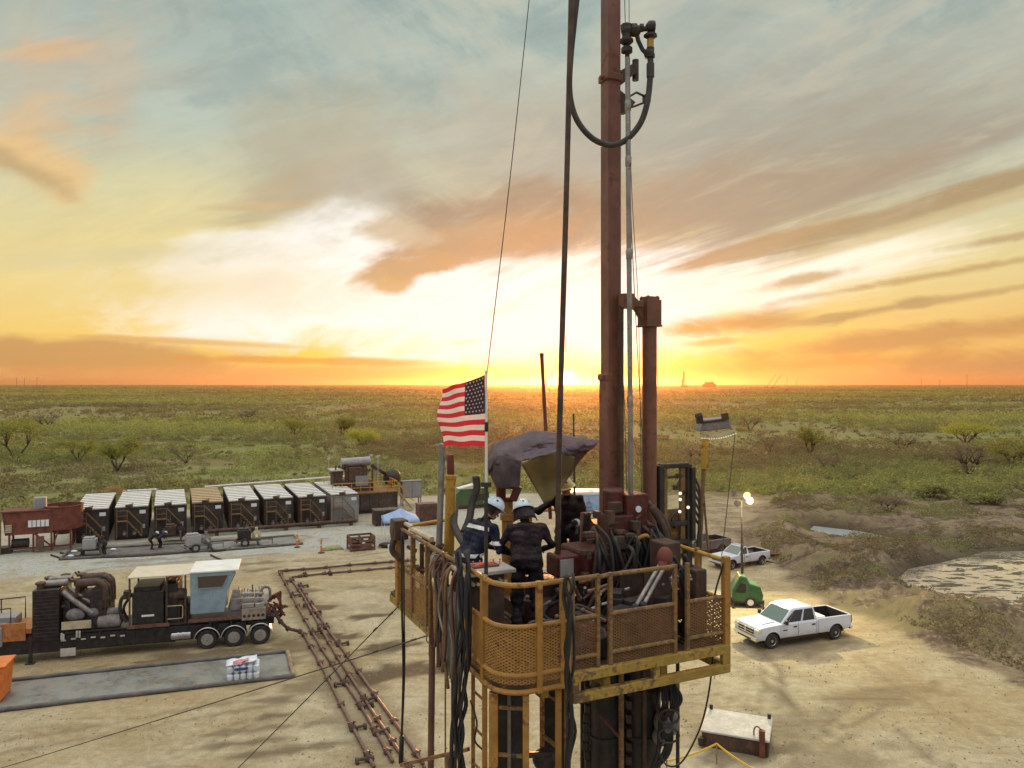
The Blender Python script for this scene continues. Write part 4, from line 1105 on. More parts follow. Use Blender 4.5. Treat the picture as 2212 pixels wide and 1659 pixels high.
    for (dx, y) in ((.25, .5), (.75, 1.0), (.35, 1.6), (1.0, 2.0)): g.lathe([(.16, 0), (.17, .2), (.24, .24), (.24, .32), (.12, .36)], (xa + dx, y, zt2), (0, 0, 1), 12)
    g.build('air_filter', 'dark_brown', r, smooth=40)
    xc = near(232, 1290)[0]; zt3 = near(205, 1252)[1]
    for k in range(4):
        y = .35 + k * .6
        g = MB(); zz = zt3 - .1 * (k % 2); g.lathe([(.08, 0), (.17, .08), (.19, .12), (.19, 1.0), (.15, 1.1)], (xb + .62, y, zz - .22), (1, 0, .02), 12); g.path([(xb + 1.6, y, zz - .2), (xb + 1.85, y, zz - .26), (xb + 2.0, y, zz - .45), (xb + 2.04, y, zz - .8), (xb + 2.04, y, zz - 1.5)], .15, 10); g.tube((xb + .7, y, zz - .9), (xb + .8, y, zz - .2), .09, n=8)
        g.box((xb + .6, y, zz - .05), (.25, .3, .12)); g.tube((xb + .55, y, zz - .1), (xb + .35, y, zz + .12), .05, n=6)
        g.build('exhaust_muffler', 'dark_brown', r, smooth=45)
    g = MB()
    for k in range(2): g.lathe([(.18, 0), (.18, 1.1)], (xa + .35, .7 + k * .8, zt2 + .18), (1, 0, .02), 12)
    g.curve([(xb + .1, .4, zt2 - .2), (xb + .7, .25, zt2 - .7), (xb + 1.5, .2, zt2 - 1.35)], .13, 10); g.curve([(xb + .2, .9, zt2 - .1), (xb + .8, .6, zt2 - .5), (xb + 1.6, .4, zt2 - 1.0)], .10, 10)
    g.build('charge_pipe', 'dull_steel', r, smooth=45)
    g = MB(); g.b2(xb + .1, xc - .1, .45, 2.2, 1.46, zt3 - .9); g.b2(xb + 1.35, xb + 2.1, .3, 2.3, 1.46, zt3 - .65)
    for k in range(26): g.box((xb + .1 + rs.random() * 2.0, .22 + rs.random() * .3, 1.5 + rs.random() * 1.6), (.1 + .3 * rs.random(), .2, .08 + .22 * rs.random()), rot=Matrix.Rotation(rs.uniform(-.4, .4), 3, 'Y'))
    g.build('engine', 'dark_iron', r, bevel=.02)
    g = MB(); g.ball((xb + .7, .3, 2.25), .42, (1.1, .6, .8)); g.ball((xb + 1.5, .35, 2.3), .3, (1.0, .6, .8)); g.build('generator', 'mid_grey', r, smooth=True)
    a, b = near(133, 1352), near(197, 1350)
    g = MB(); g.b2(a[0], b[0], -.02, .02, a[1] - .2, a[1] + .2); g.build('side_panel', 'cream', r)
    a, b = near(130, 1410), near(163, 1408)
    g = MB(); g.b2(a[0], b[0], .02, .05, a[1] - .2, a[1] + .2); g.build('mud_flap', 'plate_grey', r)
    a, b = near(204, 1348), near(262, 1346)
    g = MB(); g.lathe([(.1, 0), (.32, .12), (.34, .5), (.32, b[0] - a[0] - .12), (.1, b[0] - a[0])], (a[0], .4, a[1]), (1, 0, 0), 16); g.lathe([(.2, 0), (.2, 1.0)], (a[0] + .2, .6, a[1] + .42), (1, 0, 0), 12)
    g.build('hydraulic_tank', 'mid_grey', r, smooth=40)
    g = MB()
    for k in range(7):
        xx = xb + .1 + k * .45; g.b2(xx, xx + .22, .05, .09, 1.02 + .05 * (k % 2), 1.09 + .05 * (k % 2))
    for (u, v) in ((133, 1375), (137, 1377), (166, 1370), (172, 1370)): p = near(u, v); g.tube((p[0], .0, p[1] - .15), (p[0], .0, p[1] + .18), .05, n=8)
    g.build('marker_plate', 'plate_grey', r)
    # gooseneck deck on the towing end
    g = MB(); g.b2(X0 - .5, xa - .05, .2, 2.3, 1.5, 1.75); g.b2(xa - 1.4, xa - .3, .1, .2, 1.2, 2.1); gd = g.build('gooseneck_deck', 'orange_deck', r, bevel=.02)
    g = MB()
    for y in (.15, 2.3): g.path([(X0 - .6, y, 2.75), (xa - .95, y, 2.85), (xa - .95, y, 1.75)], .035, 6)
    for xx in (X0 - .3, X0 + .5): g.tube((xx, 2.3, 1.75), (xx, 2.3, 2.78), .03, n=6)
    g.build('hand_rail', 'dark_iron', gd)
    g = MB(); g.b2(X0 - .3, X0 + .55, .0, 1.2, 1.1, 2.0); g.b2(xa - 2.1, xa - 1.3, .0, 1.0, 1.0, 1.95); g.b2(xa - 1.9, xa - 1.0, .9, 2.0, 1.75, 2.2); g.build('tool_box', 'cabinet_grey', gd, bevel=.03)
    g = MB()
    for (xx, y) in ((xa - .1, .2), (xa - .1, 2.2)): g.bar((xx, y, 0.04), (xx, y, 1.4), .14); g.b2(xx - .2, xx + .2, y - .2, y + .2, 0, .05)
    g.build('landing_leg', 'dark_iron', r)
    return r
build_pump_trailer()
# ------------------------------------------------------------------ liners, totes, bins on the pad
def berm_sheet(name, corners, label, mat='liner', edge='liner_edge', wood_end=False):
    r = thing(name, label, 'liner', corners[0], 0)
    mb = MB(); n = 14; rows = []
    a, b, c, d = [Vector(p) for p in corners]
    for j in range(n + 1):
        row = []
        for i in range(3 * n + 1):
            p = a.lerp(b, i / (3 * n)).lerp(d.lerp(c, i / (3 * n)), j / n)
            row.append(p + Vector((0, 0, .012 + .02 * mnoise.noise(p * .9) + .02)))
        rows.append(row)
    mb.grid(rows); mb.build('sheet', mat, r, world=True, smooth=True)
    for k, (p, q) in enumerate(((a, b), (b, c), (c, d), (d, a))):
        m = MB(); pts = [p.lerp(q, t / 14) + Vector((rnd.uniform(-.03, .03), rnd.uniform(-.03, .03), .09)) for t in range(15)]
        m.path(pts, .11, 8); m.build('berm_edge', 'wood' if (wood_end and k == 1) else edge, r, world=True, smooth=True)
    return r
berm_sheet('containment_liner', [G(0, 1537) + Vector((-3.9, -1.3, 0)), G(634, 1463), G(621, 1410), G(29, 1474) + Vector((-4, -1.2, 0))], 'large grey plastic spill liner on the ground in front of the pump trailer', wood_end=True)
berm_sheet('containment_liner', [G(452, 1192), G(653, 1176), G(636, 1158), G(452, 1172)], 'small blue grey spill liner at the foot of the frac tanks', wood_end=True)
berm_sheet('containment_liner', [G(130, 1210), G(452, 1191), G(452, 1171), G(150, 1190)], 'long brown stained spill liner under the transfer pumps', mat='liner_edge')

def build_tote():
    b = G(526, 1468); r = thing('jug_pallet', 'stack of white plastic jugs wrapped in printed film on the grey liner', 'pallet', b + Vector((0, 0, .03)), R(17))
    m = MB()
    for i in range(5): m.b2(-.72 + i * .3, -.60 + i * .3, -.5, .5, 0, .11)
    m.b2(-.74, .74, -.52, .52, .11, .13)
    m.build('pallet', 'wood', r)
    rs = random.Random(3)
    for iz in range(2):
        for ix in range(5):
            for iy in range(3):
                if iz == 1 and ix == 0 and iy == 2: continue
                m = MB(); x = -.58 + ix * .29; y = -.34 + iy * .33; z = .13 + iz * .36
                m.lathe([(.12, 0), (.14, .03), (.14, .24), (.05, .31), (.05, .35)], (x, y, z), (0, 0, 1), 10)
                m.build('jug', 'plastic_white', r, smooth=40)
    m = MB(); m.grid([[(-.76 + .17 * i, -.5 + .28 * j, .87 + .10 * mnoise.noise((i * .7, j * .8, 2)) + .05 * i * .3) for i in range(9)] for j in range(4)])
    f = m.build('wrap_film', 'plastic_white', r, smooth=True, solid=.008)
    m = MB(); m.grid([[(-.45 + .17 * i, -.47 + .24 * j, .905 + .10 * mnoise.noise(((i * .17 + .31) / .17 * .7, j * .8, 2)) + .03 * i) for i in range(5)] for j in range(3)]); m.build('print', 'label_red', f, smooth=True, solid=.01)
    m = MB(); m.b2(-.38, .22, -.545, -.535, .62, .74); m.build('print', 'label_blue', f)
build_tote()
def build_orange_bin():
    b = G(6, 1522); r = thing('waste_bin', 'bright orange steel bin standing on the grey liner', 'bin', b + Vector((-1.35, .5, .02)), R(17))
    m = MB()
    prof = [(-1.0, .05), (1.0, .05), (1.12, 1.55), (-1.12, 1.55)]
    m.prism(prof, (0, -.7, 0), (1, 0, 0), (0, 0, 1), (0, 1.4, 0)); m.b2(-1.2, 1.2, -.78, .78, 1.53, 1.62)
    for x in (-.7, 0, .7): m.b2(x - .05, x + .05, -.75, -.69, .1, 1.5)
    m.build('shell', 'orange_paint', r, bevel=.03)
    m = MB()
    for y in (-.5, .5): m.b2(-1.0, 1.0, y - .08, y + .08, 0, .06)
    m.build('skid', 'dark_iron', r)
build_orange_bin()

# ------------------------------------------------------------------ treating iron lines
def iron_line(pts, label, r0=.07, seed=1, every=2.7, valves=()):
    rs = random.Random(seed)
    pts = [Vector(p) + Vector((0, 0, .10)) for p in pts]
    root = thing('treating_line', label, 'pipe line', pts[0] - Vector((0, 0, .10)), 0, 'iron treating lines laid over the pad')
    m = MB(); m.path(pts, r0, 8); m.build('pipe', 'iron_pipe', root, world=True, smooth=True)
    L = sum((b - a).length for a, b in zip(pts[:-1], pts[1:])); s = .6; cnt = 0
    def atl(s):
        for a, b in zip(pts[:-1], pts[1:]):
            d = (b - a).length
            if s <= d: return a + (b - a) * (s / d), (b - a).normalized()
            s -= d
        return pts[-1], (pts[-1] - pts[-2]).normalized()
    while s < L:
        p, d = atl(s); m = MB()
        m.lathe([(r0 * 1.2, -.16), (r0 * 1.8, -.10), (r0 * 1.8, .02), (r0 * 2.2, .03), (r0 * 2.2, .10), (r0 * 1.3, .14)], p, d, 8)
        for k in range(3):
            a = 2 * math.pi * k / 3 + rs.random(); sd = d.cross(Vector((0, 0, 1))).normalized(); q = sd * math.cos(a) + Vector((0, 0, 1)) * math.sin(a)
            m.bar(p + d * .065 + q * r0 * 1.6, p + d * .065 + q * r0 * 3.0, .05)
        m.build('hammer_union', 'iron_pipe', root, world=True)
        if rs.random() < .4:
            m = MB(); sd = d.cross(Vector((0, 0, 1))).normalized() * (1 if rs.random() < .5 else -1)
            q = p + d * .4
            m.ball(q, r0 * 2.6, n=8, m=6); m.tube(q, q + sd * .42 + Vector((0, 0, .05)), r0 * .9, n=8); m.lathe([(r0 * 2, 0), (r0 * 2, .1)], q + sd * .42, sd, 8)
            m.bar(q + Vector((0, 0, .1)), q + Vector((0, 0, .3)), .05)
            m.build('plug_valve', 'dark_brown', root, world=True, smooth=40)
        s += every * rs.uniform(.75, 1.25)
    return root
iron_line([G(604, 1238), G(655, 1334), G(700, 1412), G(777, 1525), G(824, 1606), G(848, 1650)], 'inner rusty treating line running from the pipe corner along the pad to the rig', seed=5)
iron_line([G(626, 1250), G(652, 1285), G(723, 1413), G(774, 1493), G(809, 1549), G(863, 1630), G(884, 1665)], 'middle rusty treating line between the inner and the outermost one', seed=6)
iron_line([G(645, 1262), G(673, 1309), G(712, 1368), G(750, 1419), G(803, 1496), G(848, 1558), G(914, 1655)], 'rusty treating line on the rig side of the bundle, passing under the hanging ropes', seed=7)
iron_line([G(652, 1366), G(679, 1413), G(700, 1452), G(726, 1505), G(756, 1564), G(808, 1662)], 'rusty treating line starting at the tail of the pump trailer', seed=8)
iron_line([G(600, 1236), G(700, 1228), G(760, 1222), G(862, 1214), G(900, 1211)], 'far rusty treating line running from the pipe corner toward the rig foot', seed=9, every=1.6)
iron_line([G(630, 1249), G(700, 1241), G(780, 1234), G(862, 1227), G(905, 1223)], 'near rusty treating line running from the pipe corner toward the rig foot', seed=10, every=1.5)

# ------------------------------------------------------------------ small things on the pad
def candle(u, v, label):
    r = thing('delineator', label, 'traffic post', G(u, v), R(20), 'orange traffic posts')
    m = MB(); m.lathe([(.28, 0), (.28, .05), (.09, .08)], (0, 0, 0), (0, 0, 1), 8); m.build('base', 'rubber', r)
    m = MB(); m.lathe([(.085, .06), (.085, .12), (.065, .9), (.05, 1.0), (.07, 1.02), (.07, 1.12)], (0, 0, 0), (0, 0, 1), 12); m.build('post', 'orange_paint', r, smooth=40)
    m = MB(); m.lathe([(.083, .62), (.081, .72)], (0, 0, 0), (0, 0, 1), 12); m.build('band', 'reflective', r)
candle(694, 1194, 'orange traffic post standing on the open gravel near the crate of parts')
candle(642, 1182, 'pale worn traffic post standing at the edge of the small blue grey liner')
def build_crate():
    b = G(775, 1191); r = thing('parts_crate', 'open brown steel crate full of pipe fittings on the gravel', 'crate', b + Vector((0, .9, 0)), TH)
    m = MB(); m.b2(-1.0, 1.0, -.7, .7, .1, .2)
    for x in (-1, 1):
        for y in (-.7, .7): m.b2(x - .06, x + .06, y - .06, y + .06, 0, 1.15)
    for z in (.45, .75, 1.05):
        for y in (-.7, .7): m.b2(-1, 1, y - .03, y + .03, z, z + .16)
        for x in (-1, 1): m.b2(x - .03, x + .03, -.7, .7, z, z + .16)
    m.build('frame', 'crate_brown', r)
    m = MB(); rs = random.Random(8)
    for k in range(14): 
        p = Vector((rs.uniform(-.8, .8), rs.uniform(-.5, .5), rs.uniform(.3, 1.05))); d = Vector((rs.uniform(-1, 1), rs.uniform(-1, 1), rs.uniform(-.2, .3))).normalized()
        m.tube(p - d * .3, p + d * .3, .09, n=8); m.lathe([(.14, 0), (.14, .1)], p + d * .2, d, 8)
    m.build('fittings', 'dark_brown', r)
build_crate()
m = MB(); b = G(718, 1186); rows = []
for j in range(6):
    rows.append([b + E1 * (-.85 + .34 * i) + E2 * (-.5 + .2 * j) + Vector((0, 0, .02 + (.22 if 0 < i < 5 and 0 < j < 5 else 0) + .08 * mnoise.noise((i * 1.1, j * 1.3, .5)))) for i in range(6)])
m.grid(rows); m.build('sand_bag', 'bag_green', label='flat olive sack lying on the gravel near the orange post', cat='sack', smooth=True, solid=.05)
def bundle(u, v, label, cat, s=1.0):
    b = G(u, v); r = thing('tool_bundle', label, cat, b, R(10))
    m = MB(); m.ball((0, 0, .22), .45 * s, (1.3, .8, .5)); m.ball((.4, .1, .2), .3 * s, (1, .8, .6)); m.curve([(-.6, 0, .1), (-.3, -.3, .3), (.2, -.35, .12), (.7, -.2, .1)], .05, 6); m.build('heap', 'dark_iron', r, smooth=True)
    m = MB(); m.lathe([(.16, 0), (.19, .3), (.18, .32)], (.35, -.45, 0), (0, 0, 1), 12); m.build('bucket', 'plastic_white', r, smooth=40)
bundle(833, 1182, 'dark heap of hoses with a white bucket beside the canopy leg', 'heap')
# pop-up canopy
def build_canopy():
    c = G(860, 1172); r = thing('pop_up_canopy', 'blue pop up canopy with white legs on the gravel', 'canopy', c + Vector((.1, .6, 0)), R(14))
    S, z0, z1 = 1.55, 2.1, 2.95
    m = MB(); rim = [(-S, -S, z0), (S, -S, z0), (S, S, z0), (-S, S, z0)]; n = 8
    for k in range(4):
        a, b = Vector(rim[k]), Vector(rim[(k + 1) % 4]); top = Vector((0, 0, z1)); rows = []
        for j in range(n + 1):
            t = j / n; rows.append([a.lerp(b, i / n).lerp(top, t) - Vector((0, 0, .05 * math.sin(math.pi * t))) for i in range(n + 1)])
        m.grid(rows)
        m.grid([[a.lerp(b, i / n) + Vector((0, 0, -.25 + .04 * math.sin(i * 2.3))) for i in range(n + 1)], [a.lerp(b, i / n) for i in range(n + 1)]])
    m.build('cover', 'blue_fabric', r, smooth=30, solid=.01)
    for (x, y) in ((-S + .05, -S + .05), (S - .05, -S + .05), (S - .05, S - .05), (-S + .05, S - .05)):
        m = MB(); m.bar((x, y, 0), (x, y, z0), .05); m.b2(x - .08, x + .08, y - .08, y + .08, 0, .02); m.build('leg', 'white_paint', r)
build_canopy()
# transfer pumps and generators before the tanks
def transfer_pump(u, v, label, mats, seed, wheels=True, stand=False, s=1.0):
    rs = random.Random(seed); r = thing('transfer_pump', label, 'pump', G(u, v), TH + rs.uniform(-.2, .2), 'transfer pumps in front of the frac tanks')
    z = .55
    m = MB(); m.b2(-1.0 * s, 1.0 * s, -.45, .45, z - .1, z)
    for x in (-.8, .8): m.b2(x * s - .05, x * s + .05, -.4, .4, 0 if stand else .3, z)
    if stand:
        for x in (-.8, .8):
            for y in (-.4, .4): m.bar((x * s, y, 0), (x * s * .8, y * .7, 1.1), .08)
    m.build('skid', mats[1], r)
    m = MB(); m.b2(-.75 * s, .25 * s, -.4, .4, z, z + .85); m.b2(-.7 * s, .1 * s, -.3, .3, z + .85, z + 1.0); m.build('housing', mats[0], r, bevel=.06)
    m = MB(); m.lathe([(.2, -.2), (.36, -.15), (.36, .15), (.2, .2)], (.65 * s, 0, z + .35), (0, 1, 0), 14); m.tube((.65 * s, 0, z + .5), (.65 * s, 0, z + 1.0), .13, n=10); m.tube((.65 * s, -.2, z + .35), (.7 * s, -.9, z + .2), .13, n=10); m.build('volute', mats[2], r, smooth=40)
    m = MB(); m.tube((-.3, .2, z + .9), (-.3, .2, z + 1.5), .05, n=8); m.curve([(.7 * s, -.9, z + .2), (.9 * s, -1.2, .2), (1.5 * s, -1.3, .12), (2.2 * s, -1.0, .12)], .1, 8); m.build('hose', 'hose_rubber', r, smooth=True)
    if wheels:
        for y in (-.55, .55):
            m = MB(); m.lathe([(.2, -.1), (.33, -.1), (.36, -.06), (.36, .06), (.33, .1), (.2, .1)], (-.2, y, .36), (0, 1, 0), 18, caps=False); w = m.build('wheel', 'rubber', r, smooth=40)
            m = MB(); m.lathe([(.2, -.08), (.2, .08)], (-.2, y, .36), (0, 1, 0), 14); m.build('rim', 'grey_paint', w)
        m = MB(); m.bar((1.0 * s, 0, .5), (1.9 * s, 0, .45), .08); m.tube((1.85 * s, 0, 0), (1.85 * s, 0, .5), .04, n=6); m.build('tow_bar', mats[1], r)
transfer_pump(202, 1199, 'grey topped transfer pump on a leg stand in front of the end tank', ('grey_paint', 'dark_iron', 'dark_iron'), 1, wheels=False, stand=True)
transfer_pump(425, 1190, 'grey wheeled transfer pump in front of the tan roofed tank', ('grey_paint', 'mid_grey', 'dull_steel'), 2, s=1.15)
transfer_pump(535, 1178, 'brown transfer pump with a black housing at the end of the small liner', ('black_paint', 'crate_brown', 'cream'), 3, s=1.1)
transfer_pump(375, 1168, 'dark low transfer pump tucked against the third tank', ('dark_brown', 'dark_iron', 'dark_iron'), 4, wheels=False, s=.9)
for (pts, lb) in (([(130, 1195), (170, 1203), (230, 1205), (300, 1202), (360, 1198), (430, 1192)], 'long black hose snaking over the brown stained liner'),
                  ([(455, 1200), (470, 1207), (485, 1212), (505, 1213)], 'short black hose end lying on the gravel behind the pump trailer cab'),
                  ([(110, 1200), (135, 1207), (165, 1205), (178, 1196)], 'looped black hose beside the grey topped pump')):
    m = MB(); m.curve([G(u, v) + Vector((0, 0, .07)) for u, v in pts], .07, 6); m.build('hose', 'hose_rubber', label=lb, cat='hose', smooth=True)
for k, (u, v, lb) in enumerate(((160, 1193, 'white rag lying at the end of the stained liner'), (153, 1203, 'white bucket lid lying beside the looped hose'), (245, 1189, 'white plastic jug lying between the transfer pumps'))):
    m = MB(); c = G(u, v); m.ball(c + Vector((0, 0, .1)), .22, (1.3, .8, .5), n=8, m=6); m.build(['rag', 'lid', 'jug'][k], 'plastic_white', label=lb, cat=['rag', 'lid', 'jug'][k], smooth=True)

# ------------------------------------------------------------------ red mixing tank
def build_mixer():
    b = G(95, 1196); r = thing('mixing_tank', 'red steel mixing tank on legs with a white control box on top', 'mixing tank', b + Vector((-1.2, 1.4, 0)), TH)
    m = MB()
    m.lathe([(.5, 1.15), (1.5, 1.7), (1.55, 3.55), (1.6, 3.57), (1.6, 3.65), (1.45, 3.65), (1.4, 2.0)], (1.6, .8, 0), (0, 0, 1), 28); m.build('drum', 'red_oxide', r, smooth=40)
    m = MB(); m.prism([(-2.4, 1.5), (1.0, 1.5), (1.2, 3.4), (-2.6, 3.4)], (0, -.6, 0), (1, 0, 0), (0, 0, 1), (0, 1.6, 0)); m.b2(-2.7, 1.2, -.7, 1.1, 3.38, 3.5); m.build('tub', 'red_oxide', r, bevel=.03)
    m = MB()
    for x in (-2.1, -.4, .9, 2.3):
        for y in (-.5, 1.2): m.bar((x, y, 0), (x, y, 1.7), .14)
    m.bar((-.4, -.55, 1.6), (1.0, -.55, .3), .12); m.bar((1.4, -.55, 1.6), (.9, -.55, .1), .12); m.bar((-2.1, -.5, .35), (2.3, -.5, .35), .12)
    m.build('leg_frame', 'red_oxide', r)
    m = MB(); m.b2(-.45, .45, -.1, .5, 3.5, 4.45); cb = m.build('control_box', 'grey_paint', r, bevel=.04)
    m = MB(); m.b2(-.33, .33, -.115, -.103, 3.65, 4.3); m.build('screen', 'cabinet_grey', cb)
    m = MB()
    for k in range(5): m.b2(-.75 + k * .31, -.50 + k * .31, -.74, -.63, 2.1, 2.65)
    m.build('placard', 'white_paint', r)
    m = MB()
    for k in range(4): m.b2(-2.35, -1.9, -.72, -.62, 1.75 + k * .17, 1.87 + k * .17)
    m.build('ladder_rung', 'cream', r)
    m = MB(); m.b2(-.2, .4, -.9, -.7, .2, 1.3); m.build('panel', 'crate_brown', r)
    m = MB(); m.lathe([(.4, 0), (.4, 1.2)], (-2.0, 0, .7), (1, 0, 0), 14); m.b2(-2.9, -2.0, -.6, .6, 0, .5); m.build('pump', 'dark_iron', r)
    m = MB(); m.tube((-2.7, -.8, .1), (-2.7, -.8, 2.9), .09, n=8); m.tube((-2.9, -.6, .1), (-2.9, -.6, 1.9), .14, n=8); m.build('post', 'ochre_worn', r)
build_mixer()

# ------------------------------------------------------------------ solids control unit with yellow rails
def build_solids():
    b = G(818, 1112); r = thing('shaker_unit', 'dark solids control unit with yellow railings and a grey roll on top', 'shaker unit', b + Vector((-2.5, 3, 0)), TH)
    m = MB(); m.b2(-3.6, 3.4, -2.6, 2.4, .4, 2.2)
    for k in range(8): m.b2(-3.65 + k * 1.0, -3.55 + k * 1.0, -2.66, -2.6, .4, 2.2)
    m.b2(-3.6, 3.4, -2.2, 2.2, 0, .4)
    m.build('tank', 'tank_side', r, bevel=.03)
    m = MB(); m.b2(-3.7, 3.5, -2.7, 2.5, 2.2, 2.3); m.build('walkway', 'ochre_worn', r)
    m = MB()
    def rail(p, q, n):
        p, q = Vector(p), Vector(q)
        for z in (.55, 1.1): m.tube(p + Vector((0, 0, z)), q + Vector((0, 0, z)), .045, n=6)
        for k in range(n + 1): a = p.lerp(q, k / n); m.tube(a, a + Vector((0, 0, 1.1)), .04, n=6)
    rail((-3.6, -2.6, 2.3), (3.4, -2.6, 2.3), 7); rail((3.4, -2.6, 2.3), (3.4, 2.4, 2.3), 5); rail((-3.6, 2.4, 2.3), (3.4, 2.4, 2.3), 7); rail((1.2, -2.6, 2.3), (1.2, -.8, 2.3), 2)
    for y in (-2.5, -1.7): m.tube((3.5, y, 2.3), (5.3, y, .1), .06, n=6); m.tube((3.5, y, 3.3), (5.3, y, 1.1), .04, n=6)
    for k in range(8): m.b2(3.55 + k * .22, 3.75 + k * .22, -2.5, -1.7, 2.1 - k * .27, 2.14 - k * .27)
    m.build('railing', 'bright_yellow', r)
    m = MB(); m.b2(-2.6, 1.0, -1.2, 1.6, 2.3, 3.4); m.b2(-3.2, -2.2, -1.0, .8, 3.0, 4.6); m.b2(-1.6, .4, -1.4, 1.0, 3.4, 4.9)
    rs = random.Random(5)
    for k in range(14): m.box((rs.uniform(-2.8, 1.4), rs.uniform(-1.4, 1.4), rs.uniform(3.2, 5.0)), (rs.uniform(.2, .7), rs.uniform(.2, .6), rs.uniform(.2, .6)), rs.random())
    for x in (-3, -1.8, .3, 1.0): m.bar((x, -1.2, 2.3), (x, -1.2, 5.2), .14)
    m.build('shaker', 'dark_brown', r)
    m = MB(); m.lathe([(.5, 0), (.5, 3.2)], (-2.2, 0, 5.35), (1, 0, .03), 16); m.build('roll', 'grey_paint', r, smooth=40)
    m = MB(); m.b2(-.9, .5, -1.45, -1.4, 2.9, 4.0); m.build('cabinet', 'cabinet_grey', r)
    m = MB(); m.b2(-3.5, -2.2, -1.3, .9, 4.6, 4.72); m.build('cover', 'plate_grey', r)
    m = MB(); m.bar((1.3, .5, 4.9), (3.3, 1.2, 3.6), .3); m.ball((3.9, 1.4, 3.3), 1.05, (1, .9, .95)); m.tube((3.9, 1.4, 0), (3.9, 1.4, 2.6), .2, n=8); m.build('centrifuge', 'dark_iron', r, smooth=True)
    for (x, y, z) in ((-3.6, -.5, 5.9), (1.9, -.4, 6.0), (2.0, .6, 5.8), (1.5, 1.5, 5.9)): m = MB(); m.box((x, y, z), (.32, .2, .2)); m.tube((x, y, 2.4), (x, y, z), .03, n=5); m.build('flood_light', 'plate_grey', r)
build_solids()
def simple_box(name, u, v, dims, mat, label, cat, a=TH, parts=(), leg=0.0):
    r = thing(name, label, cat, G(u, v), a); w, d, h = dims
    m = MB(); m.b2(-w / 2, w / 2, 0, d, leg, leg + h); m.b2(-w / 2 - .04, w / 2 + .04, -.04, d + .04, leg + h, leg + h + .06)
    for x in (-w / 2 + .1, w / 2 - .1):
        for y in (.1, d - .1): m.bar((x, y, 0), (x, y, leg + .05), .12)
    m.build('body', mat, r, bevel=.03)
    for (pn, x0, x1, z0, z1, pm) in parts:
        m = MB(); m.b2(x0 * w, x1 * w, -.035, -.004, leg + z0 * h, leg + z1 * h); m.build(pn, pm, r)
    return r
simple_box('electrical_cabinet', 890, 1092, (2.3, 1.0, 1.9), 'mid_grey', 'grey double door electrical cabinet beside the solids control unit', 'cabinet', parts=(('door', -.47, -.02, .05, .95, 'cabinet_grey'), ('door', .02, .47, .05, .95, 'cabinet_grey')), leg=.9)
simple_box('transformer_box', 925, 1135, (1.9, 1.2, 2.0), 'crate_brown', 'rusty brown steel box standing behind the canopy', 'box', parts=(('panel', -.45, .45, .08, .92, 'dark_brown'),), leg=.1)
simple_box('skid_box', 838, 1135, (2.5, 1.5, 1.4), 'tank_side', 'low black skid box half hidden behind the blue canopy', 'box', parts=(('panel', -.4, .4, .1, .9, 'black_paint'),), leg=.1)
def build_green_unit():
    r = thing('green_skid', 'green generator skid with a white open top behind the flag pole', 'generator', G(1022, 1098), TH)
    m = MB(); m.prism([(-1.9, .35), (1.9, .35), (2.0, 1.7), (1.5, 2.25), (-1.5, 2.25), (-2.0, 1.7)], (0, 0, 0), (1, 0, 0), (0, 0, 1), (0, 1.8, 0)); m.build('housing', 'green_paint', r, bevel=.06)
    m = MB(); m.box((-.6, .9, 2.4), (1.9, 1.0, .12), rot=Matrix.Rotation(R(-12), 3, 'Y')); m.bar((.2, .5, 2.2), (.5, .5, 2.9), .08); m.build('hood', 'white_paint', r)
    m = MB(); m.b2(-2, 2, .1, 1.7, 0, .35); m.build('skid', 'dark_iron', r)
    m = MB(); m.b2(.3, 1.3, -.02, -.004, .9, 1.6); m.build('grille', 'trim_black', r)
build_green_unit()
def build_blue_house():
    r = thing('tool_house', 'pale blue tool house with a pump jack emblem on its wall', 'tool house', G(1272, 1110), R(2))
    W, D, H = 3.9, 2.6, 2.1
    m = MB(); m.b2(-W / 2, W / 2, 0, D, .12, H); m.build('wall', 'blue_wall', r, bevel=.02)
    m = MB(); m.b2(-W / 2 - .08, W / 2 + .08, -.1, D + .1, H, H + .3); m.lathe([(.25, 0), (.2, .12)], (.4, 1, H + .3), (0, 0, 1), 10); m.build('roof', 'white_paint', r, bevel=.03)
    m = MB()
    for x in (-W / 2 + .1, W / 2 - .1): m.b2(x - .1, x + .1, .05, D, 0, .12)
    m.build('skid', 'dark_iron', r)
    m = MB(); y = -.02
    def st(p, q, w=.05): m.bar((p[0], y, p[1]), (q[0], y, q[1]), w, .03)
    st((-.62, .35), (.62, .35), .12); st((-.42, .4), (-.08, 1.25)); st((.42, .4), (.08, 1.25)); st((-.28, .75), (.28, .75)); st((-.55, 1.02), (0, 1.32), .07); st((0, 1.32), (.55, 1.02), .07); st((0, .4), (0, 1.9), .04)
    st((-.2, .4), (-.2, .75), .1); st((.2, .4), (.2, .75), .1); st((0, .35), (0, .75), .16)
    for k, x in enumerate((-1.5, -1.15, -.85, .85, 1.15, 1.5)): st((x, .35), (x, .95 + .3 * (k % 3) * .6), .035); st((x - .12, .4), (x + .12, .4), .05)
    m.build('emblem', 'label_blue', r)
build_blue_house()

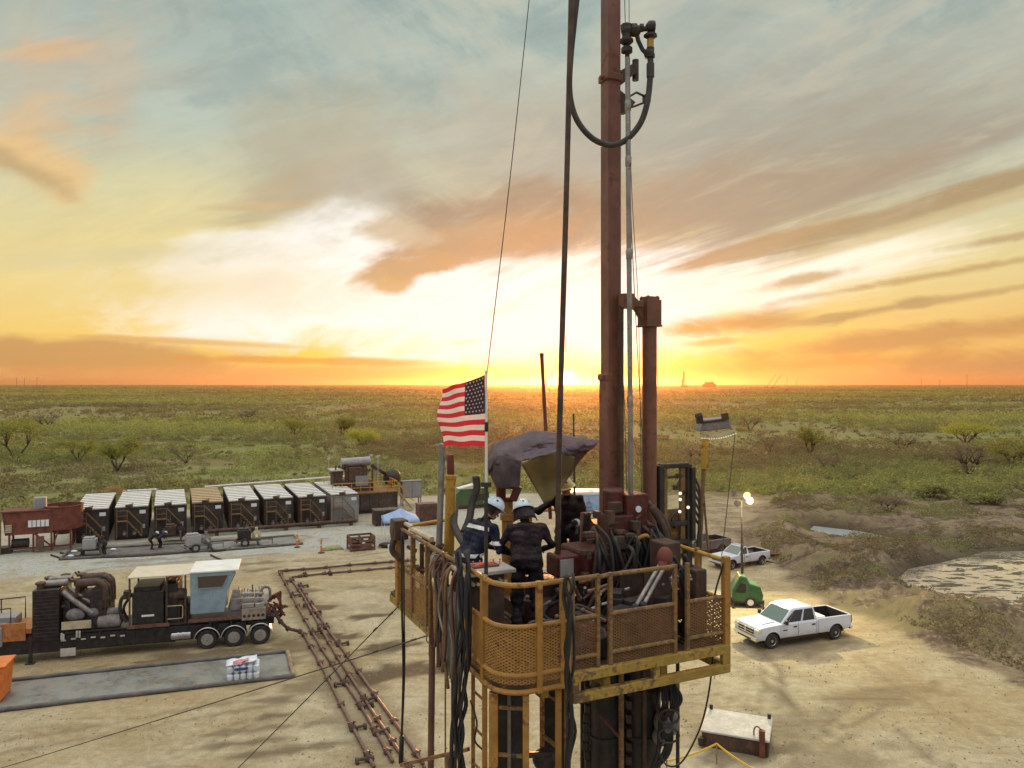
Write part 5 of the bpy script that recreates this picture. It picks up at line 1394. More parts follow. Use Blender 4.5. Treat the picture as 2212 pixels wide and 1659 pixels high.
# ------------------------------------------------------------------ right side: skid tank, tape, light tower cart, beam
def build_mat_box():
    a = G(1516, 1612); b = G(1660, 1637); d = (b - a); ang = math.atan2(d.y, d.x)
    r = thing('steel_skid_box', 'low grey topped steel skid box with dark sides on the sand', 'skid box', a, ang); w = d.length; dp = 2.1; h = .62
    m = MB(); m.b2(0, w, 0, dp, .0, h - .05); m.build('body', 'dark_brown', r, bevel=.02)
    m = MB(); m.b2(-.05, w + .05, -.05, dp + .05, h - .05, h + .03); m.build('lid', 'plate_grey', r, bevel=.03)
    m = MB()
    for (x, y) in ((w - .08, dp - .1), (.1, dp - .05)): m.tube((x, y, h), (x, y, h + .22), .07, n=8)
    m.tube((w - .25, .1, 0), (w - .25, .1, h + .35), .1, n=8); m.build('lifting_post', 'dark_iron', r, smooth=40)
    m = MB(); m.b2(w - .32, w - .12, -.12, .04, .02, h + .38); m.curve([(w - .22, 0, h + .35), (w - .4, .1, h + .45), (w - .52, .2, h + .3), (w - .54, .2, h + .05)], .025, 6); m.build('gate_post', 'red_oxide', r)
    m = MB(); m.lathe([(.12, 0), (.14, .3)], (.0, -.1, .1), (0, 0, 1), 10); m.build('roller', 'dark_iron', r)
build_mat_box()
def build_tape():
    r = thing('barrier_tape', 'yellow barrier tape strung over a stake on the sand', 'barrier tape', G(1548, 1659), 0)
    top = G(1548, 1650) + Vector((0, 0, .75))
    m = MB(); m.tube(G(1548, 1650), top, .03, n=6); m.tube(G(1440, 1680), G(1440, 1680) + Vector((0, 0, .65)), .03, n=6); m.tube(G(1650, 1710), G(1650, 1710) + Vector((0, 0, .65)), .03, n=6); m.build('stake', 'wood', r, world=True)
    for q in (G(1440, 1680) + Vector((0, 0, .6)), G(1650, 1710) + Vector((0, 0, .6))):
        m = MB(); ps = sag(top, q, .08); 
        for p, s in zip(ps[:-1], ps[1:]): m.bar(p, s, .02, .07)
        m.build('tape', 'yellow_tape', r, world=True)
build_tape()
def light_tower(u, v, label):
    g = G(u, v); r = thing('light_tower', label, 'light tower', g, R(-8))
    m = MB(); m.prism([(-.95, .35), (.85, .35), (.95, .75), (.75, 1.35), (.1, 1.55), (-.1, 1.95), (-.45, 2.0), (-.95, 1.1)], (0, -.65, 0), (1, 0, 0), (0, 0, 1), (0, 1.3, 0)); m.build('housing', 'green_paint', r, bevel=.09)
    m = MB(); m.prism([(-.80, .95), (-.15, .9), (-.1, 1.45), (-.45, 1.55)], (0, -.662, 0), (1, 0, 0), (0, 0, 1), (0, .02, 0)); m.build('door', 'trim_black', r)
    m = MB(); m.b2(-1.05, 1.0, -.6, .6, .25, .36); m.bar((-1.0, 0, .3), (-1.9, 0, .35), .08); m.tube((-1.75, 0, 0), (-1.75, 0, .5), .04, n=6)
    for x in (-.9, .9):
        for y in (-.85, .85): m.bar((x, y * .6, .3), (x, y, .3), .07); m.tube((x, y, 0), (x, y, .55), .04, n=6); m.b2(x - .1, x + .1, y - .1, y + .1, 0, .03)
    m.build('chassis', 'dark_iron', r)
    for y in (-.62, .62):
        m = MB(); m.lathe([(.2, -.09), (.3, -.09), (.34, -.05), (.34, .05), (.3, .09), (.2, .09)], (.15, y, .34), (0, 1, 0), 18, caps=False); w = m.build('wheel', 'rubber', r, smooth=40)
        m = MB(); m.lathe([(.2, -.07), (.2, .07)], (.15, y, .34), (0, 1, 0), 12); m.build('rim', 'white_paint', w)
    m = MB(); m.bar((-.25, 0, 1.6), (-.27, 0, 3.8), .14); m.bar((-.27, 0, 3.7), (-.28, 0, 5.6), .10); m.bar((-.28, 0, 5.5), (-.3, 0, 6.75), .07); mast = m.build('mast', 'dark_iron', r)
    m = MB(); m.bar((-.85, 0, 6.75), (.3, 0, 6.75), .06); m.build('cross_bar', 'dull_steel', mast)
    m = MB(); m.curve([(-.2, .1, 1.8), (-.05, .3, 3), (-.2, .25, 4.5), (-.28, .1, 6.6)], .02, 5); m.build('cable', 'wire', mast)
    for k, (x, z, lit) in enumerate(((-.75, 7.05, 0), (-.55, 6.45, 0), (.02, 6.98, 1), (.22, 6.62, 1))):
        m = MB(); d = Vector((.12, -1, -.35)); m.lathe([(.05, -.2), (.13, -.12), (.24, .02), (.24, .05)], (x, -.05, z), d, 14); lm = m.build('lamp', 'dull_steel', r, smooth=40)
        m = MB(); m.lathe([(.22, 0), (.22, .02)], Vector((x, -.05, z)) + d.normalized() * .052, d, 14); m.build('lens', 'lamp_lit' if lit else 'glass_dark', lm)
        if lit:
            ld = bpy.data.lights.new('lamp_light', 'SPOT'); ld.energy = 3000; ld.color = (1, .86, .5); ld.spot_size = R(150); ld.shadow_soft_size = .17
            lo = bpy.data.objects.new('lamp_light', ld); COL.objects.link(lo); lo.parent = lm
            lo.location = Vector((x, -.05, z)) + d.normalized() * .12; lo.rotation_euler = Vector((.1, -.7, -.75)).to_track_quat('-Z', 'Y').to_euler()
light_tower(1612, 1306, 'green light tower cart with two lit lamps on its tall mast')
def build_beam():
    a, b = G(1662, 1206), G(1712, 1208)
    r = thing('rusty_beam', 'rusty red steel beam lying on the ground behind the small white pickup', 'beam', a, math.atan2(b.y - a.y, b.x - a.x)); L = (b - a).length  # a single loose steel beam; there is no rack
    m = MB(); m.b2(0, L, -.18, .18, .35, .42); m.b2(0, L, -.03, .03, .06, .35); m.b2(0, L, -.18, .18, 0, .06)
    for x in (.4, L / 2, L - .4): m.b2(x - .03, x + .03, -.16, .16, .06, .35)
    m.bar((L - .1, 0, .2), (L + .7, -.2, .1), .12); m.build('beam', 'red_oxide', r)
build_beam()
m = MB(); m.curve([G(1655, 1213) + Vector((0, 0, .06)), G(1690, 1222) + Vector((0, 0, .06)), G(1716, 1228) + Vector((0, 0, .06))], .07, 6); m.build('pipe', 'dark_brown', label='dark pipe lying on the dirt below the rusty beam', cat='pipe', smooth=True)

# ------------------------------------------------------------------ far away
def far_rig():
    Y = 2500.0; b = Vector(((1477 - 1106) / F * Y, Y, 0)); r = thing('drilling_rig', 'distant drilling derrick standing up against the orange horizon', 'drilling rig', b, .3); H = 62
    m = MB()
    for (x, y) in ((-4, -4), (4, -4), (4, 4), (-4, 4)): m.bar((x, y, 8), (x * .35, y * .35, H * .82), .9)
    for k in range(9):
        z = 8 + k * (H * .82 - 8) / 9; z2 = 8 + (k + 1) * (H * .82 - 8) / 9; s, s2 = 4 * (1 - .65 * k / 9), 4 * (1 - .65 * (k + 1) / 9)
        for (a, b_) in (((-1, -1), (1, -1)), ((1, -1), (1, 1)), ((1, 1), (-1, 1)), ((-1, 1), (-1, -1))): m.bar((a[0] * s, a[1] * s, z), (b_[0] * s2, b_[1] * s2, z2), .5); m.bar((a[0] * s, a[1] * s, z), (b_[0] * s, b_[1] * s, z), .4)
    m.build('derrick', 'far_dark', r)
    m = MB(); m.b2(-1.6, 1.6, -1.6, 1.6, H * .82, H * .87); m.tube((0, 0, H * .87), (0, 0, H), .5, n=6); m.build('crown_block', 'far_dark', r)
    m = MB(); m.b2(-9, 9, -6, 6, 5, 9); m.b2(4, 14, -5, 5, 0, 6)
    for x in (-8, 0, 8): m.bar((x, 0, 0), (x, 0, 5), 1.2)
    m.b2(-5.4, -2.5, -3, 3, 9, 30); m.build('substructure', 'far_dark', r)
far_rig()
def far_block(u, vtop, wpx, label, name='plant_building', cat='building', Y=2600.0, seed=1):
    rs = random.Random(seed); b = Vector(((u - 1106) / F * Y, Y, 0)); s = Y / F; h = CAMZ + (829 - vtop) * s
    r = thing(name, label, cat, b, .1)
    m = MB(); m.b2(-wpx * s / 2, wpx * s / 2, 0, 20, 0, h * .6); m.b2(-wpx * s * .3, wpx * s * .35, 2, 18, h * .6, h * .85); m.build('wall', 'far_dark', r)
    m = MB()
    for k in range(5): x = wpx * s * (rs.random() - .5); m.tube((x, 5, h * .4), (x, 5, h * (1 + .12 * rs.random())), 1.0, n=6)
    m.build('chimney', 'far_dark', r)
far_block(1534, 823, 26, 'distant low plant building with short stacks beside the derrick', seed=1)
def far_crane(u, label, seed):
    Y = 2300.0; s = Y / F; b = Vector(((u - 1106) / F * Y, Y, 0)); r = thing('crane', label, 'crane', b, 0, 'distant cranes with raised booms')
    m = MB(); m.b2(-4, 4, -3, 3, 0, 4); m.build('body', 'far_dark', r)
    m = MB(); top = Vector((20 * s, 0, CAMZ + 20 * s)); sd = Vector((0, 0, 1))
    for o in (Vector((-.8, 0, .8)), Vector((.8, 0, -.8))): m.bar(Vector((0, 0, 3)) + o, top + o * .4, .45)
    for k in range(14): p = Vector((0, 0, 3)).lerp(top, k / 14); q = Vector((0, 0, 3)).lerp(top, (k + 1) / 14); m.bar(p + Vector((-.8, 0, .8)), q + Vector((.8, 0, -.8)), .3)
    m.build('boom', 'far_dark', r)
far_crane(1655, 'distant crane with a long raised boom, the one nearer the derrick', 1); far_crane(1668, 'distant crane with a long raised boom, the one farther from the derrick', 2)
for k, (u, vt) in enumerate(((36, 815), (53, 816), (80, 816), (1990, 817), (2030, 820), (1700, 817), (2089, 808), (1720, 821))):
    Y = 2700.0; s = Y / F; b = Vector(((u - 1106) / F * Y, Y, 0)); h = CAMZ + (829 - vt) * s
    r = thing('utility_pole', 'thin distant utility pole standing on the horizon', 'utility pole', b, 0, 'distant poles on the horizon')
    m = MB(); m.tube((0, 0, 0), (0, 0, h), .5, n=6); m.bar((-3, 0, h * .93), (3, 0, h * .93), .5); m.build('pole', 'far_dark', r)
# pale track winding off on the left
def strip(pts, w, mat, name):
    ps = smooth([G(u, v) for u, v in pts], 8); m = MB(); rows = [[], []]
    for i, p in enumerate(ps):
        d = (ps[min(i + 1, len(ps) - 1)] - ps[max(i - 1, 0)]).normalized(); sd = Vector((-d.y, d.x, 0)) * w * (.7 + .5 * mnoise.noise(p * .05)) / 2
        for k, q in ((0, p - sd), (1, p + sd)): q = Vector(q); q.z = float(terrain(q.x, q.y)) + .30; rows[k].append(q)
    m.grid(rows); m.build(name, mat, kind='structure')
mk('track_dirt', (0.50, 0.42, 0.30), 0.95, var=0.25, scale=0.05)
strip([(-60, 900), (0, 886), (45, 876), (90, 866), (130, 858), (120, 853), (60, 850), (-40, 856)], 7.0, 'track_dirt', 'dirt_road')
strip([(90, 839), (300, 836.6), (560, 836.2), (760, 835.6), (960, 836.0)], 120.0, 'track_dirt', 'caliche_road')
# ------------------------------------------------------------------ pickup trucks
def pickup(label, loc, a, body, crew=True, L=6.3, W=1.98, H=1.93, fa=1.0, wb=4.2, rt=0.41, chrome=True, group=None, bedbox=True):
    r = thing('pickup_truck', label, 'pickup truck', loc, a)
    X = lambda x: L / 2 - x                       # x measured back from the front bumper
    sill, belt, rail = 0.26 * H, 0.635 * H, 0.675 * H
    cowl = fa + 0.58; wst = cowl + 0.80; ce = (fa + wb - 1.22) if crew else (fa + wb - 1.30); ra = fa + wb
    def arch(cx, rr): return [(cx - rr * math.cos(t), max(sill, rt + rr * math.sin(t))) for t in [math.pi * k / 10 for k in range(11)]]
    hw = W / 2
    def shell(poly, y0, y1, mb): mb.prism([(X(x), z) for x, z in poly], (0, y0, 0), (1, 0, 0), (0, 0, 1), (0, y1 - y0, 0))
    fr = rt * 1.22
    m = MB()
    nose = [(0.10, sill), (0.06, sill + .2), (0.06, 0.50 * H), (0.16, 0.585 * H), (0.45, 0.612 * H), (cowl, 0.645 * H), (ce, belt), (ce, sill)]
    poly = nose + [p for p in reversed(arch(fa, fr))]
    shell(poly, -hw, hw, m)
    # bed sides, ends and floor
    bpoly = [(ce + .03, sill), (ce + .03, rail), (L - .06, rail), (L - .04, sill + .12)] + [p for p in reversed(arch(ra, fr))]
    shell(bpoly, hw - .11, hw, m); shell(bpoly, -hw, -hw + .11, m)
    m.b2(X(ce + .12), X(ce + .03), -hw + .11, hw - .11, sill, rail - .01)
    m.prism([(X(.35), .52 * H), (X(cowl - .1), .52 * H), (X(cowl - .1), .672 * H), (X(.9), .660 * H), (X(.42), .625 * H)], (0, -hw * .58, 0), (1, 0, 0), (0, 0, 1), (0, hw * 1.16, 0))
    body_o = m.build('body', body, r, bevel=0.055); body_o.modifiers[0].segments = 3
    m = MB(); m.b2(X(L - .03), X(L - .12), -hw + .12, hw - .12, sill + .18, rail - .005); tg = m.build('tailgate', body, r, bevel=.02)
    m = MB(); m.b2(X(L - .02), X(L - .035), -.15, .15, rail - .22, rail - .12); m.build('handle', 'trim_black', tg)
    m = MB(); m.b2(X(L - .13), X(ce + .13), -hw + .112, hw - .112, sill + .16, sill + .22)
    m.b2(X(L - .13), X(ce + .13), hw - .125, hw - .112, sill + .22, rail - .03); m.b2(X(L - .13), X(ce + .13), -hw + .112, -hw + .125, sill + .22, rail - .03)
    for y in (-1, 1): m.b2(X(ra + .5), X(ra - .5), y * (hw - .125), y * (hw - .33), sill + .22, sill + .45)
    m.b2(X(L - .135), X(L - .122), -hw + .13, hw - .13, sill + .22, rail - .03); m.build('bed_liner', 'trim_black', r)
    if bedbox:
        m = MB(); m.b2(X(ce + .62), X(ce + .16), -hw + .14, hw - .14, rail - .35, rail + .04); m.build('bed_box', 'white_paint' if crew else 'trim_black', r, bevel=.03)
    # greenhouse
    zb, zt = belt - .03, H
    hb, ht = hw - .045, hw - .19
    B = [(X(cowl - .02), hb, zb), (X(cowl - .02), -hb, zb), (X(ce), -hb, zb), (X(ce), hb, zb)]
    Tt = [(X(wst), ht, zt), (X(wst), -ht, zt), (X(ce - .16), -ht, zt), (X(ce - .16), ht, zt)]
    Tm = [(X(wst + .25), ht - .10, zt + .05), (X(wst + .25), -ht + .10, zt + .05), (X(ce - .40), -ht + .10, zt + .05), (X(ce - .40), ht - .10, zt + .05)]
    m = MB(); m._add(B + Tt + Tm, [(0, 1, 2, 3)[::-1], (8, 9, 10, 11), (4, 5, 9, 8), (5, 6, 10, 9), (6, 7, 11, 10), (7, 4, 8, 11), (0, 4, 5, 1)[::-1], (2, 6, 7, 3)[::-1], (1, 5, 6, 2)[::-1], (3, 7, 4, 0)[::-1]])
    cab = m.build('cab', body, r, bevel=.075, smooth=32); cab.modifiers[0].segments = 3; cab.modifiers[0].angle_limit = R(25)
    def pane(name, q, s0, s1, t0, t1, mat, lift=.012, skew=0):
        q = [Vector(p) for p in q]                 # bl, br, tr, tl
        f = lambda s, t: (q[0].lerp(q[1], s)).lerp(q[3].lerp(q[2], s), t)
        n = (q[1] - q[0]).cross(q[3] - q[0]).normalized()
        c = sum(q, Vector()) / 4
        if n.dot(c - Vector((X((cowl + ce) / 2), 0, (zb + zt) / 2))) < 0: n = -n
        p = [f(s0, t0) + n * lift, f(s1, t0) + n * lift, f(s1 - skew, t1) + n * lift, f(s0 + skew, t1) + n * lift]
        k = [v - n * .02 for v in p]; mb = MB(); mb._add(p + k, [(0, 1, 2, 3), (7, 6, 5, 4), (0, 4, 5, 1), (1, 5, 6, 2), (2, 6, 7, 3), (3, 7, 4, 0)])
        return mb.build(name, mat, cab, bevel=.004)
    pane('windscreen', [B[1], B[0], Tt[0], Tt[1]], .06, .94, .10, .88, 'glass_green', lift=.022)
    pane('rear_window', [B[3], B[2], Tt[2], Tt[3]], .10, .90, .25, .90, 'glass_dark')
    for sd, (i, j) in ((-1, (1, 2)), (1, (0, 3))):
        q = [B[i], B[j], Tt[j], Tt[i]]
        if crew:
            pane('side_window', q, .175, .52, .12, .90, 'glass_dark', skew=.0); pane('side_window', q, .58, .92, .12, .90, 'glass_dark')
            m = MB(); b0, b1 = Vector(q[0]).lerp(Vector(q[1]), .06), Vector(q[0]).lerp(Vector(q[1]), .175)
            t1 = b1.lerp(Vector(q[3]).lerp(Vector(q[2]), .175), .85); o = Vector((0, sd * .013, .04)); m._add([b0 + o, b1 + o, t1 + o], [(0, 1, 2)]); m.build('quarter_glass', 'glass_dark', cab)
        else:
            pane('side_window', q, .17, .80, .12, .90, 'glass_dark')
    # doors
    d0 = cowl - .12; nd = 2 if crew else 1; dl = (ce - .12 - d0) / nd
    for sd in (-1, 1):
        for k in range(nd):
            xa, xb = d0 + k * dl + .02, d0 + (k + 1) * dl - .02
            m = MB(); m.b2(X(xb), X(xa), sd * (hw + .001), sd * (hw + .012), sill + .06, belt - .04); d = m.build('door', body, r, bevel=.006)
            m = MB(); m.b2(X(xb + .026), X(xb + .014), sd * (hw + .001), sd * (hw + .009), sill + .06, belt - .02); m.build('door_seam', 'trim_black', r)
            m = MB(); m.b2(X(xb - .09), X(xb - .30), sd * (hw + .012), sd * (hw + .045), belt - .21, belt - .15); m.build('handle', 'trim_black', d)
        m = MB(); m.box((X(cowl + .22), sd * (hw + .13), belt + .12), (.12, .2, .24)); m.bar((X(cowl + .2), sd * hw, belt + .02), (X(cowl + .22), sd * (hw + .1), belt + .08), .06); m.build('mirror', 'trim_black', r, bevel=.03)
        m = MB(); m.b2(X(fa + .95), X(fa + .68), sd * (hw + .001), sd * (hw + .016), belt - .34, belt - .28); m.b2(X(fa + .66), X(fa + .60), sd * (hw + .001), sd * (hw + .012), belt - .32, belt - .30)
        if crew: m.build('badge', 'trim_black', r)
        m = MB(); m.b2(X(.34), X(.05), sd * (hw - .38), sd * (hw + .004), .46 * H, .555 * H); m.build('headlight', 'chrome' if chrome else 'plastic_white', r, bevel=.03)
        m = MB(); m.b2(X(L - .02), X(L - .09), sd * (hw - .12), sd * (hw + .004), sill + .35, rail - .06); m.build('tail_light', 'tail_red', r, bevel=.015)
        # arch lips
        for cx in (fa, ra):
            m = MB(); m.path([(X(x), sd * (hw + .004), z) for x, z in arch(cx, fr + .02)], .022, 6); m.build('wheel_arch', body if crew else 'trim_black', r)
            m = MB()
            pr = arch(cx, fr)
            for (p, q) in zip(pr[:-1], pr[1:]): m.quad((X(p[0]), sd * (hw - .02), p[1]), (X(p[0]), sd * (hw - .4), p[1]), (X(q[0]), sd * (hw - .4), q[1]), (X(q[0]), sd * (hw - .02), q[1]))
            m.build('wheel_well', 'trim_black', r, solid=.01)
    m = MB(); m.b2(X(.10), X(.02), -hw + .36, hw - .36, .40 * H, .56 * H); g = m.build('grille', 'trim_black', r, bevel=.02)
    m = MB()
    zs = (.41, .48, .55) if chrome else (.48,)
    for z in zs: m.b2(X(.03), X(.0), -hw + .34, hw - .34, z * H - .022, z * H + .022)
    if chrome: m.b2(X(.03), X(-.005), -.045, .045, .41 * H, .55 * H)
    m.build('grille_bar', 'chrome' if chrome else 'plastic_white', g, bevel=.01)
    m = MB(); m.b2(X(.22), X(-.06), -hw + .03, hw - .03, .235 * H, .365 * H); fb = m.build('front_bumper', 'chrome' if chrome else body, r, bevel=.05)
    m = MB(); m.b2(X(.0), X(-.068), -.55, .55, .26 * H, .30 * H); m.build('air_slot', 'trim_black', fb)
    m = MB(); m.b2(X(L + .10), X(L - .08), -hw + .06, hw - .06, .24 * H, .33 * H); m.build('rear_bumper', 'chrome' if chrome else 'mid_grey', r, bevel=.04)
    m = MB(); m.b2(X(L - .3), X(.3), -hw + .3, hw - .3, .17 * H, sill + .05); m.b2(X(ce), X(cowl), -hw + .02, hw - .02, .20 * H, sill + .01); m.build('underbody', 'trim_black', r)
    if crew and chrome:
        m = MB()
        for k in range(5): m.ball((X(wst + .16), -.5 + .25 * k, zt + .03), .045, (1, 1, .6), n=8, m=6)
        m.build('roof_marker', 'plastic_white', cab, smooth=True)
    for cx in (fa, ra):
        for sd in (-1, 1):
            y = sd * (hw - .15)
            m = MB(); w2 = .13; m.lathe([(rt * .58, -w2), (rt * .9, -w2 - .005), (rt, -w2 + .05), (rt, w2 - .05), (rt * .9, w2 + .005), (rt * .58, w2)], (X(cx), y, rt), (0, 1, 0), 26, caps=False); t = m.build('wheel', 'rubber', r, smooth=35)
            m = MB(); m.lathe([(rt * .60, sd * w2 * .9), (rt * .56, sd * w2 * .3), (rt * .3, sd * w2 * .55), (rt * .18, sd * w2 * .95), (.02, sd * w2)], (X(cx), y, rt), (0, 1, 0), 22); m.build('rim', 'dark_iron', t, smooth=35); m = MB(); m.lathe([(rt * .62, sd * w2 * .85), (rt * .60, sd * w2 * 1.02), (rt * .54, sd * w2 * .8)], (X(cx), y, rt), (0, 1, 0), 22, caps=False); m.lathe([(rt * .2, sd * w2 * .6), (rt * .17, sd * w2 * 1.02), (.02, sd * w2 * 1.04)], (X(cx), y, rt), (0, 1, 0), 14)
            for k in range(7): an = 2 * math.pi * k / 7; m.bar((X(cx) + rt * .2 * math.cos(an), y + sd * w2 * .7, rt + rt * .2 * math.sin(an)), (X(cx) + rt * .56 * math.cos(an), y + sd * w2 * .75, rt + rt * .56 * math.sin(an)), .06, .03, up=(0, 1, 0))
            m.build('spokes', 'alloy', t, smooth=35)
    return r
def place_truck(fw, rw, lab, body, **kw):
    """fw, rw: picture points where the seen front and rear tyres touch the ground"""
    f, b = G(*fw), G(*rw); d = f - b; a = math.atan2(d.y, d.x); wb = d.length
    L = kw.pop('L'); fa = kw.pop('fa'); W = kw.get('W', 1.98)
    side = Vector((-math.sin(a), math.cos(a), 0)) * (-1)     # towards the unseen side (the seen side is the left)
    c = f + d.normalized() * (fa - L / 2) + side * (W / 2 - .08)
    return pickup(lab, (c.x, c.y, 0), a, body, L=L, fa=fa, wb=wb, **kw)
place_truck((1667, 1401), (1804, 1381), 'white crew cab pickup with a black bed liner and chrome grille, the largest truck', 'truck_white', L=6.35, fa=1.0, W=1.98, H=1.93)
place_truck((1581, 1230), (1645, 1220), 'small white two door pickup parked beside the light tower mast', 'truck_white_old', crew=False, L=4.85, fa=.85, W=1.72, H=1.58, rt=.34, chrome=False)
place_truck((1484, 1206), (1558, 1196), 'dark grey pickup with open bed half hidden behind the rig basket', 'truck_grey', L=5.6, fa=.95, W=1.9, H=1.85, rt=.38, chrome=False, bedbox=False)

# ------------------------------------------------------------------ people
def swept(bm_v, bm_f, a, b, ra, rb, n=12):
    a, b = Vector(a), Vector(b); mb = MB()
    mb.tube(a, b, ra, rb, n=n); mb.ball(a, ra, n=n, m=8); mb.ball(b, rb, n=n, m=8)
    k = len(bm_v); bm_v.extend(mb.v); bm_f.extend([tuple(i + k for i in f) for f in mb.f])
def person(label, loc, a, J, mats, voxel=0.009, stripes=(), hat=None, shade=False, hair_len=0.0, group=None):
    """J: joints in the person's frame (x right, y ahead, z up). One continuous body surface."""
    r = thing('person', label, 'person', loc, a, group)
    V, Fc = [], []
    S = lambda p, q, ra, rb, n=12: swept(V, Fc, J[p] if isinstance(p, str) else p, J[q] if isinstance(q, str) else q, ra, rb, n)
    v = lambda k: Vector(J[k])
    up = (v('neck') - v('pelvis')).normalized()
    hx = (v('hip_r') - v('hip_l')).normalized(); sx = (v('sho_r') - v('sho_l')).normalized()
    ch = v('pelvis').lerp(v('neck'), .68); wa = v('pelvis').lerp(v('neck'), .34)
    for o in (-1, 1): S(v('pelvis') + hx * .07 * o, wa + hx * .08 * o, .135, .125); S(wa + hx * .08 * o, ch + sx * .095 * o, .125, .135); S(ch + sx * .09 * o, v('neck') + sx * .07 * o - up * .07, .135, .085)
    S(v('sho_l'), v('sho_r'), .075, .075); S('neck', v('head') - Vector(J['hd']) * .02, .062, .058)
    for s in 'lr':
        S('sho_' + s, 'elb_' + s, .075, .057); S('elb_' + s, v('elb_' + s).lerp(v('wri_' + s), .9), .058, .046); S(v('elb_' + s).lerp(v('wri_' + s), .85), 'wri_' + s, .034, .03)
        S('hip_' + s, 'kne_' + s, .112, .078); S('kne_' + s, v('kne_' + s).lerp(v('ank_' + s), .85), .076, .062); S(v('kne_' + s).lerp(v('ank_' + s), .8), 'ank_' + s, .064, .056)
        fd = Vector(J['toe_' + s]) - v('ank_' + s); fd.z = 0; fd.normalize(); an = v('ank_' + s)
        S(Vector((an.x, an.y, .055)) - fd * .06, Vector((an.x, an.y, .05)) + fd * .17, .052, .045); S(an, Vector((an.x, an.y, .06)), .055, .055)
        # hand: palm, four fingers of unequal length, thumb off the side
        w = v('wri_' + s); hd = (w - v('elb_' + s)).normalized(); side = hd.cross(Vector((0, 0, 1)))
        side = side.normalized() if side.length > .1 else Vector((1, 0, 0)); dn = hd.cross(side).normalized()
        if dn.z > 0: dn = -dn
        inn = 1 if s == 'l' else -1
        S(w, w + hd * .075, .033, .036)
        for i, ln in enumerate((.058, .068, .062, .048)):
            k0 = w + hd * .085 + side * (.03 - .02 * i); k1 = k0 + hd * ln * .55 + dn * ln * .25; k2 = k1 + hd * ln * .2 + dn * ln * .55
            S(k0, k1, .0115, .0105, 8); S(k1, k2, .0105, .009, 8)
        t0 = w + hd * .02 + side * .035 * 1; S(t0, t0 + side * .03 + hd * .03 + dn * .015, .014, .012, 8); S(t0 + side * .03 + hd * .03 + dn * .015, t0 + side * .03 + hd * .06 + dn * .03, .012, .0105, 8)
    # head: skull, jaw, nose, ears
    h = v('head'); f = Vector(J['hd']).normalized(); rt_ = f.cross(Vector((0, 0, 1))).normalized(); u = rt_.cross(f).normalized()
    S(h + u * .03 - f * .02, h + u * .03 + f * .025, .088, .082); S(h + u * .0, h - u * .075 + f * .045, .07, .045); S(h - u * .08 + f * .04 - rt_ * .02, h - u * .08 + f * .04 + rt_ * .02, .035, .035)
    S(h - u * .005 + f * .098, h - u * .03 + f * .118, .012, .017, 8); S(h - u * .062 + f * .083 - rt_ * .02, h - u * .062 + f * .083 + rt_ * .02, .014, .014, 8)
    for o in (-1, 1): S(h + rt_ * .088 * o + u * .015, h + rt_ * .090 * o - u * .03, .016, .011, 8)
    S(h + u * .02 + f * .088 - rt_ * .04, h + u * .02 + f * .088 + rt_ * .04, .016, .016, 8)
    me = bpy.data.meshes.new('body_raw'); me.from_pydata([tuple(p) for p in V], [], Fc); me.update()
    tmp = bpy.data.objects.new('tmp', me); COL.objects.link(tmp)
    md = tmp.modifiers.new('r', 'REMESH'); md.mode = 'VOXEL'; md.voxel_size = voxel
    ms = tmp.modifiers.new('s', 'SMOOTH'); ms.iterations = 4; ms.factor = .5
    dg = bpy.context.evaluated_depsgraph_get()
    m2 = bpy.data.meshes.new_from_object(tmp.evaluated_get(dg), depsgraph=dg)
    bpy.data.objects.remove(tmp); bpy.data.meshes.remove(me)
    m2.name = 'body'
    n = len(m2.vertices); co = np.empty(n * 3); m2.vertices.foreach_get('co', co); co = co.reshape(-1, 3)
    no = np.empty(n * 3); m2.vertices.foreach_get('normal', no); no = no.reshape(-1, 3)
    # cloth folds, kept off the head and hands
    hands = [np.array(v('wri_' + s) + (v('wri_' + s) - v('elb_' + s)).normalized() * .01) for s in 'lr']
    hp = np.array(h); nk = np.array(v('neck')); upn = np.array(up)
    isk = (np.linalg.norm(co - hp, axis=1) < .17) & ((co - nk) @ upn > .045)
    for s, c in zip('lr', hands):
        d = np.array((v('wri_' + s) - v('elb_' + s)).normalized()); isk |= (np.linalg.norm(co - c, axis=1) < .19) & ((co - c) @ d > -.01)
    fold = (vnoise(co[:, 0] * 3 + co[:, 2] * 2, co[:, 2] * 9 + co[:, 1] * 5, 1.6, 5) - .5) * .042 + (vnoise(co[:, 0] * 9, co[:, 2] * 14 + co[:, 1] * 9, 1.5, 8) - .5) * .020
    co = co + no * np.where(isk, 0, fold)[:, None]
    m2.vertices.foreach_set('co', co.ravel())
    pc = np.empty(len(m2.polygons) * 3); m2.polygons.foreach_get('center', pc); pc = pc.reshape(-1, 3)
    mi = np.zeros(len(pc), int)
    sk = (np.linalg.norm(pc - hp, axis=1) < .17) & ((pc - nk) @ upn > .045); mi[sk] = 1
    rel = pc - hp; mi[sk & (((rel @ np.array(f)) < -.0) & ((rel @ np.array(u)) > -.075) | ((rel @ np.array(u)) > .075))] = 2
    for o in (-1, 1):
        e = hp + np.array(u) * .005 + np.array(f) * .088 + np.array(rt_) * .034 * o; mi[np.linalg.norm(pc - e, axis=1) < .015] = 2
    for s, c in zip('lr', hands):
        d = np.array((v('wri_' + s) - v('elb_' + s)).normalized()); mi[(np.linalg.norm(pc - c, axis=1) < .19) & ((pc - c) @ d > -.01)] = 3
    mi[pc[:, 2] < .13] = 4
    m2.materials.clear()
    for k in mats: m2.materials.append(M[k])
    m2.polygons.foreach_set('material_index', mi); m2.update(); m2.shade_smooth()
    o = bpy.data.objects.new('body', m2); COL.objects.link(o); o.parent = r; XF[o] = XF[r]
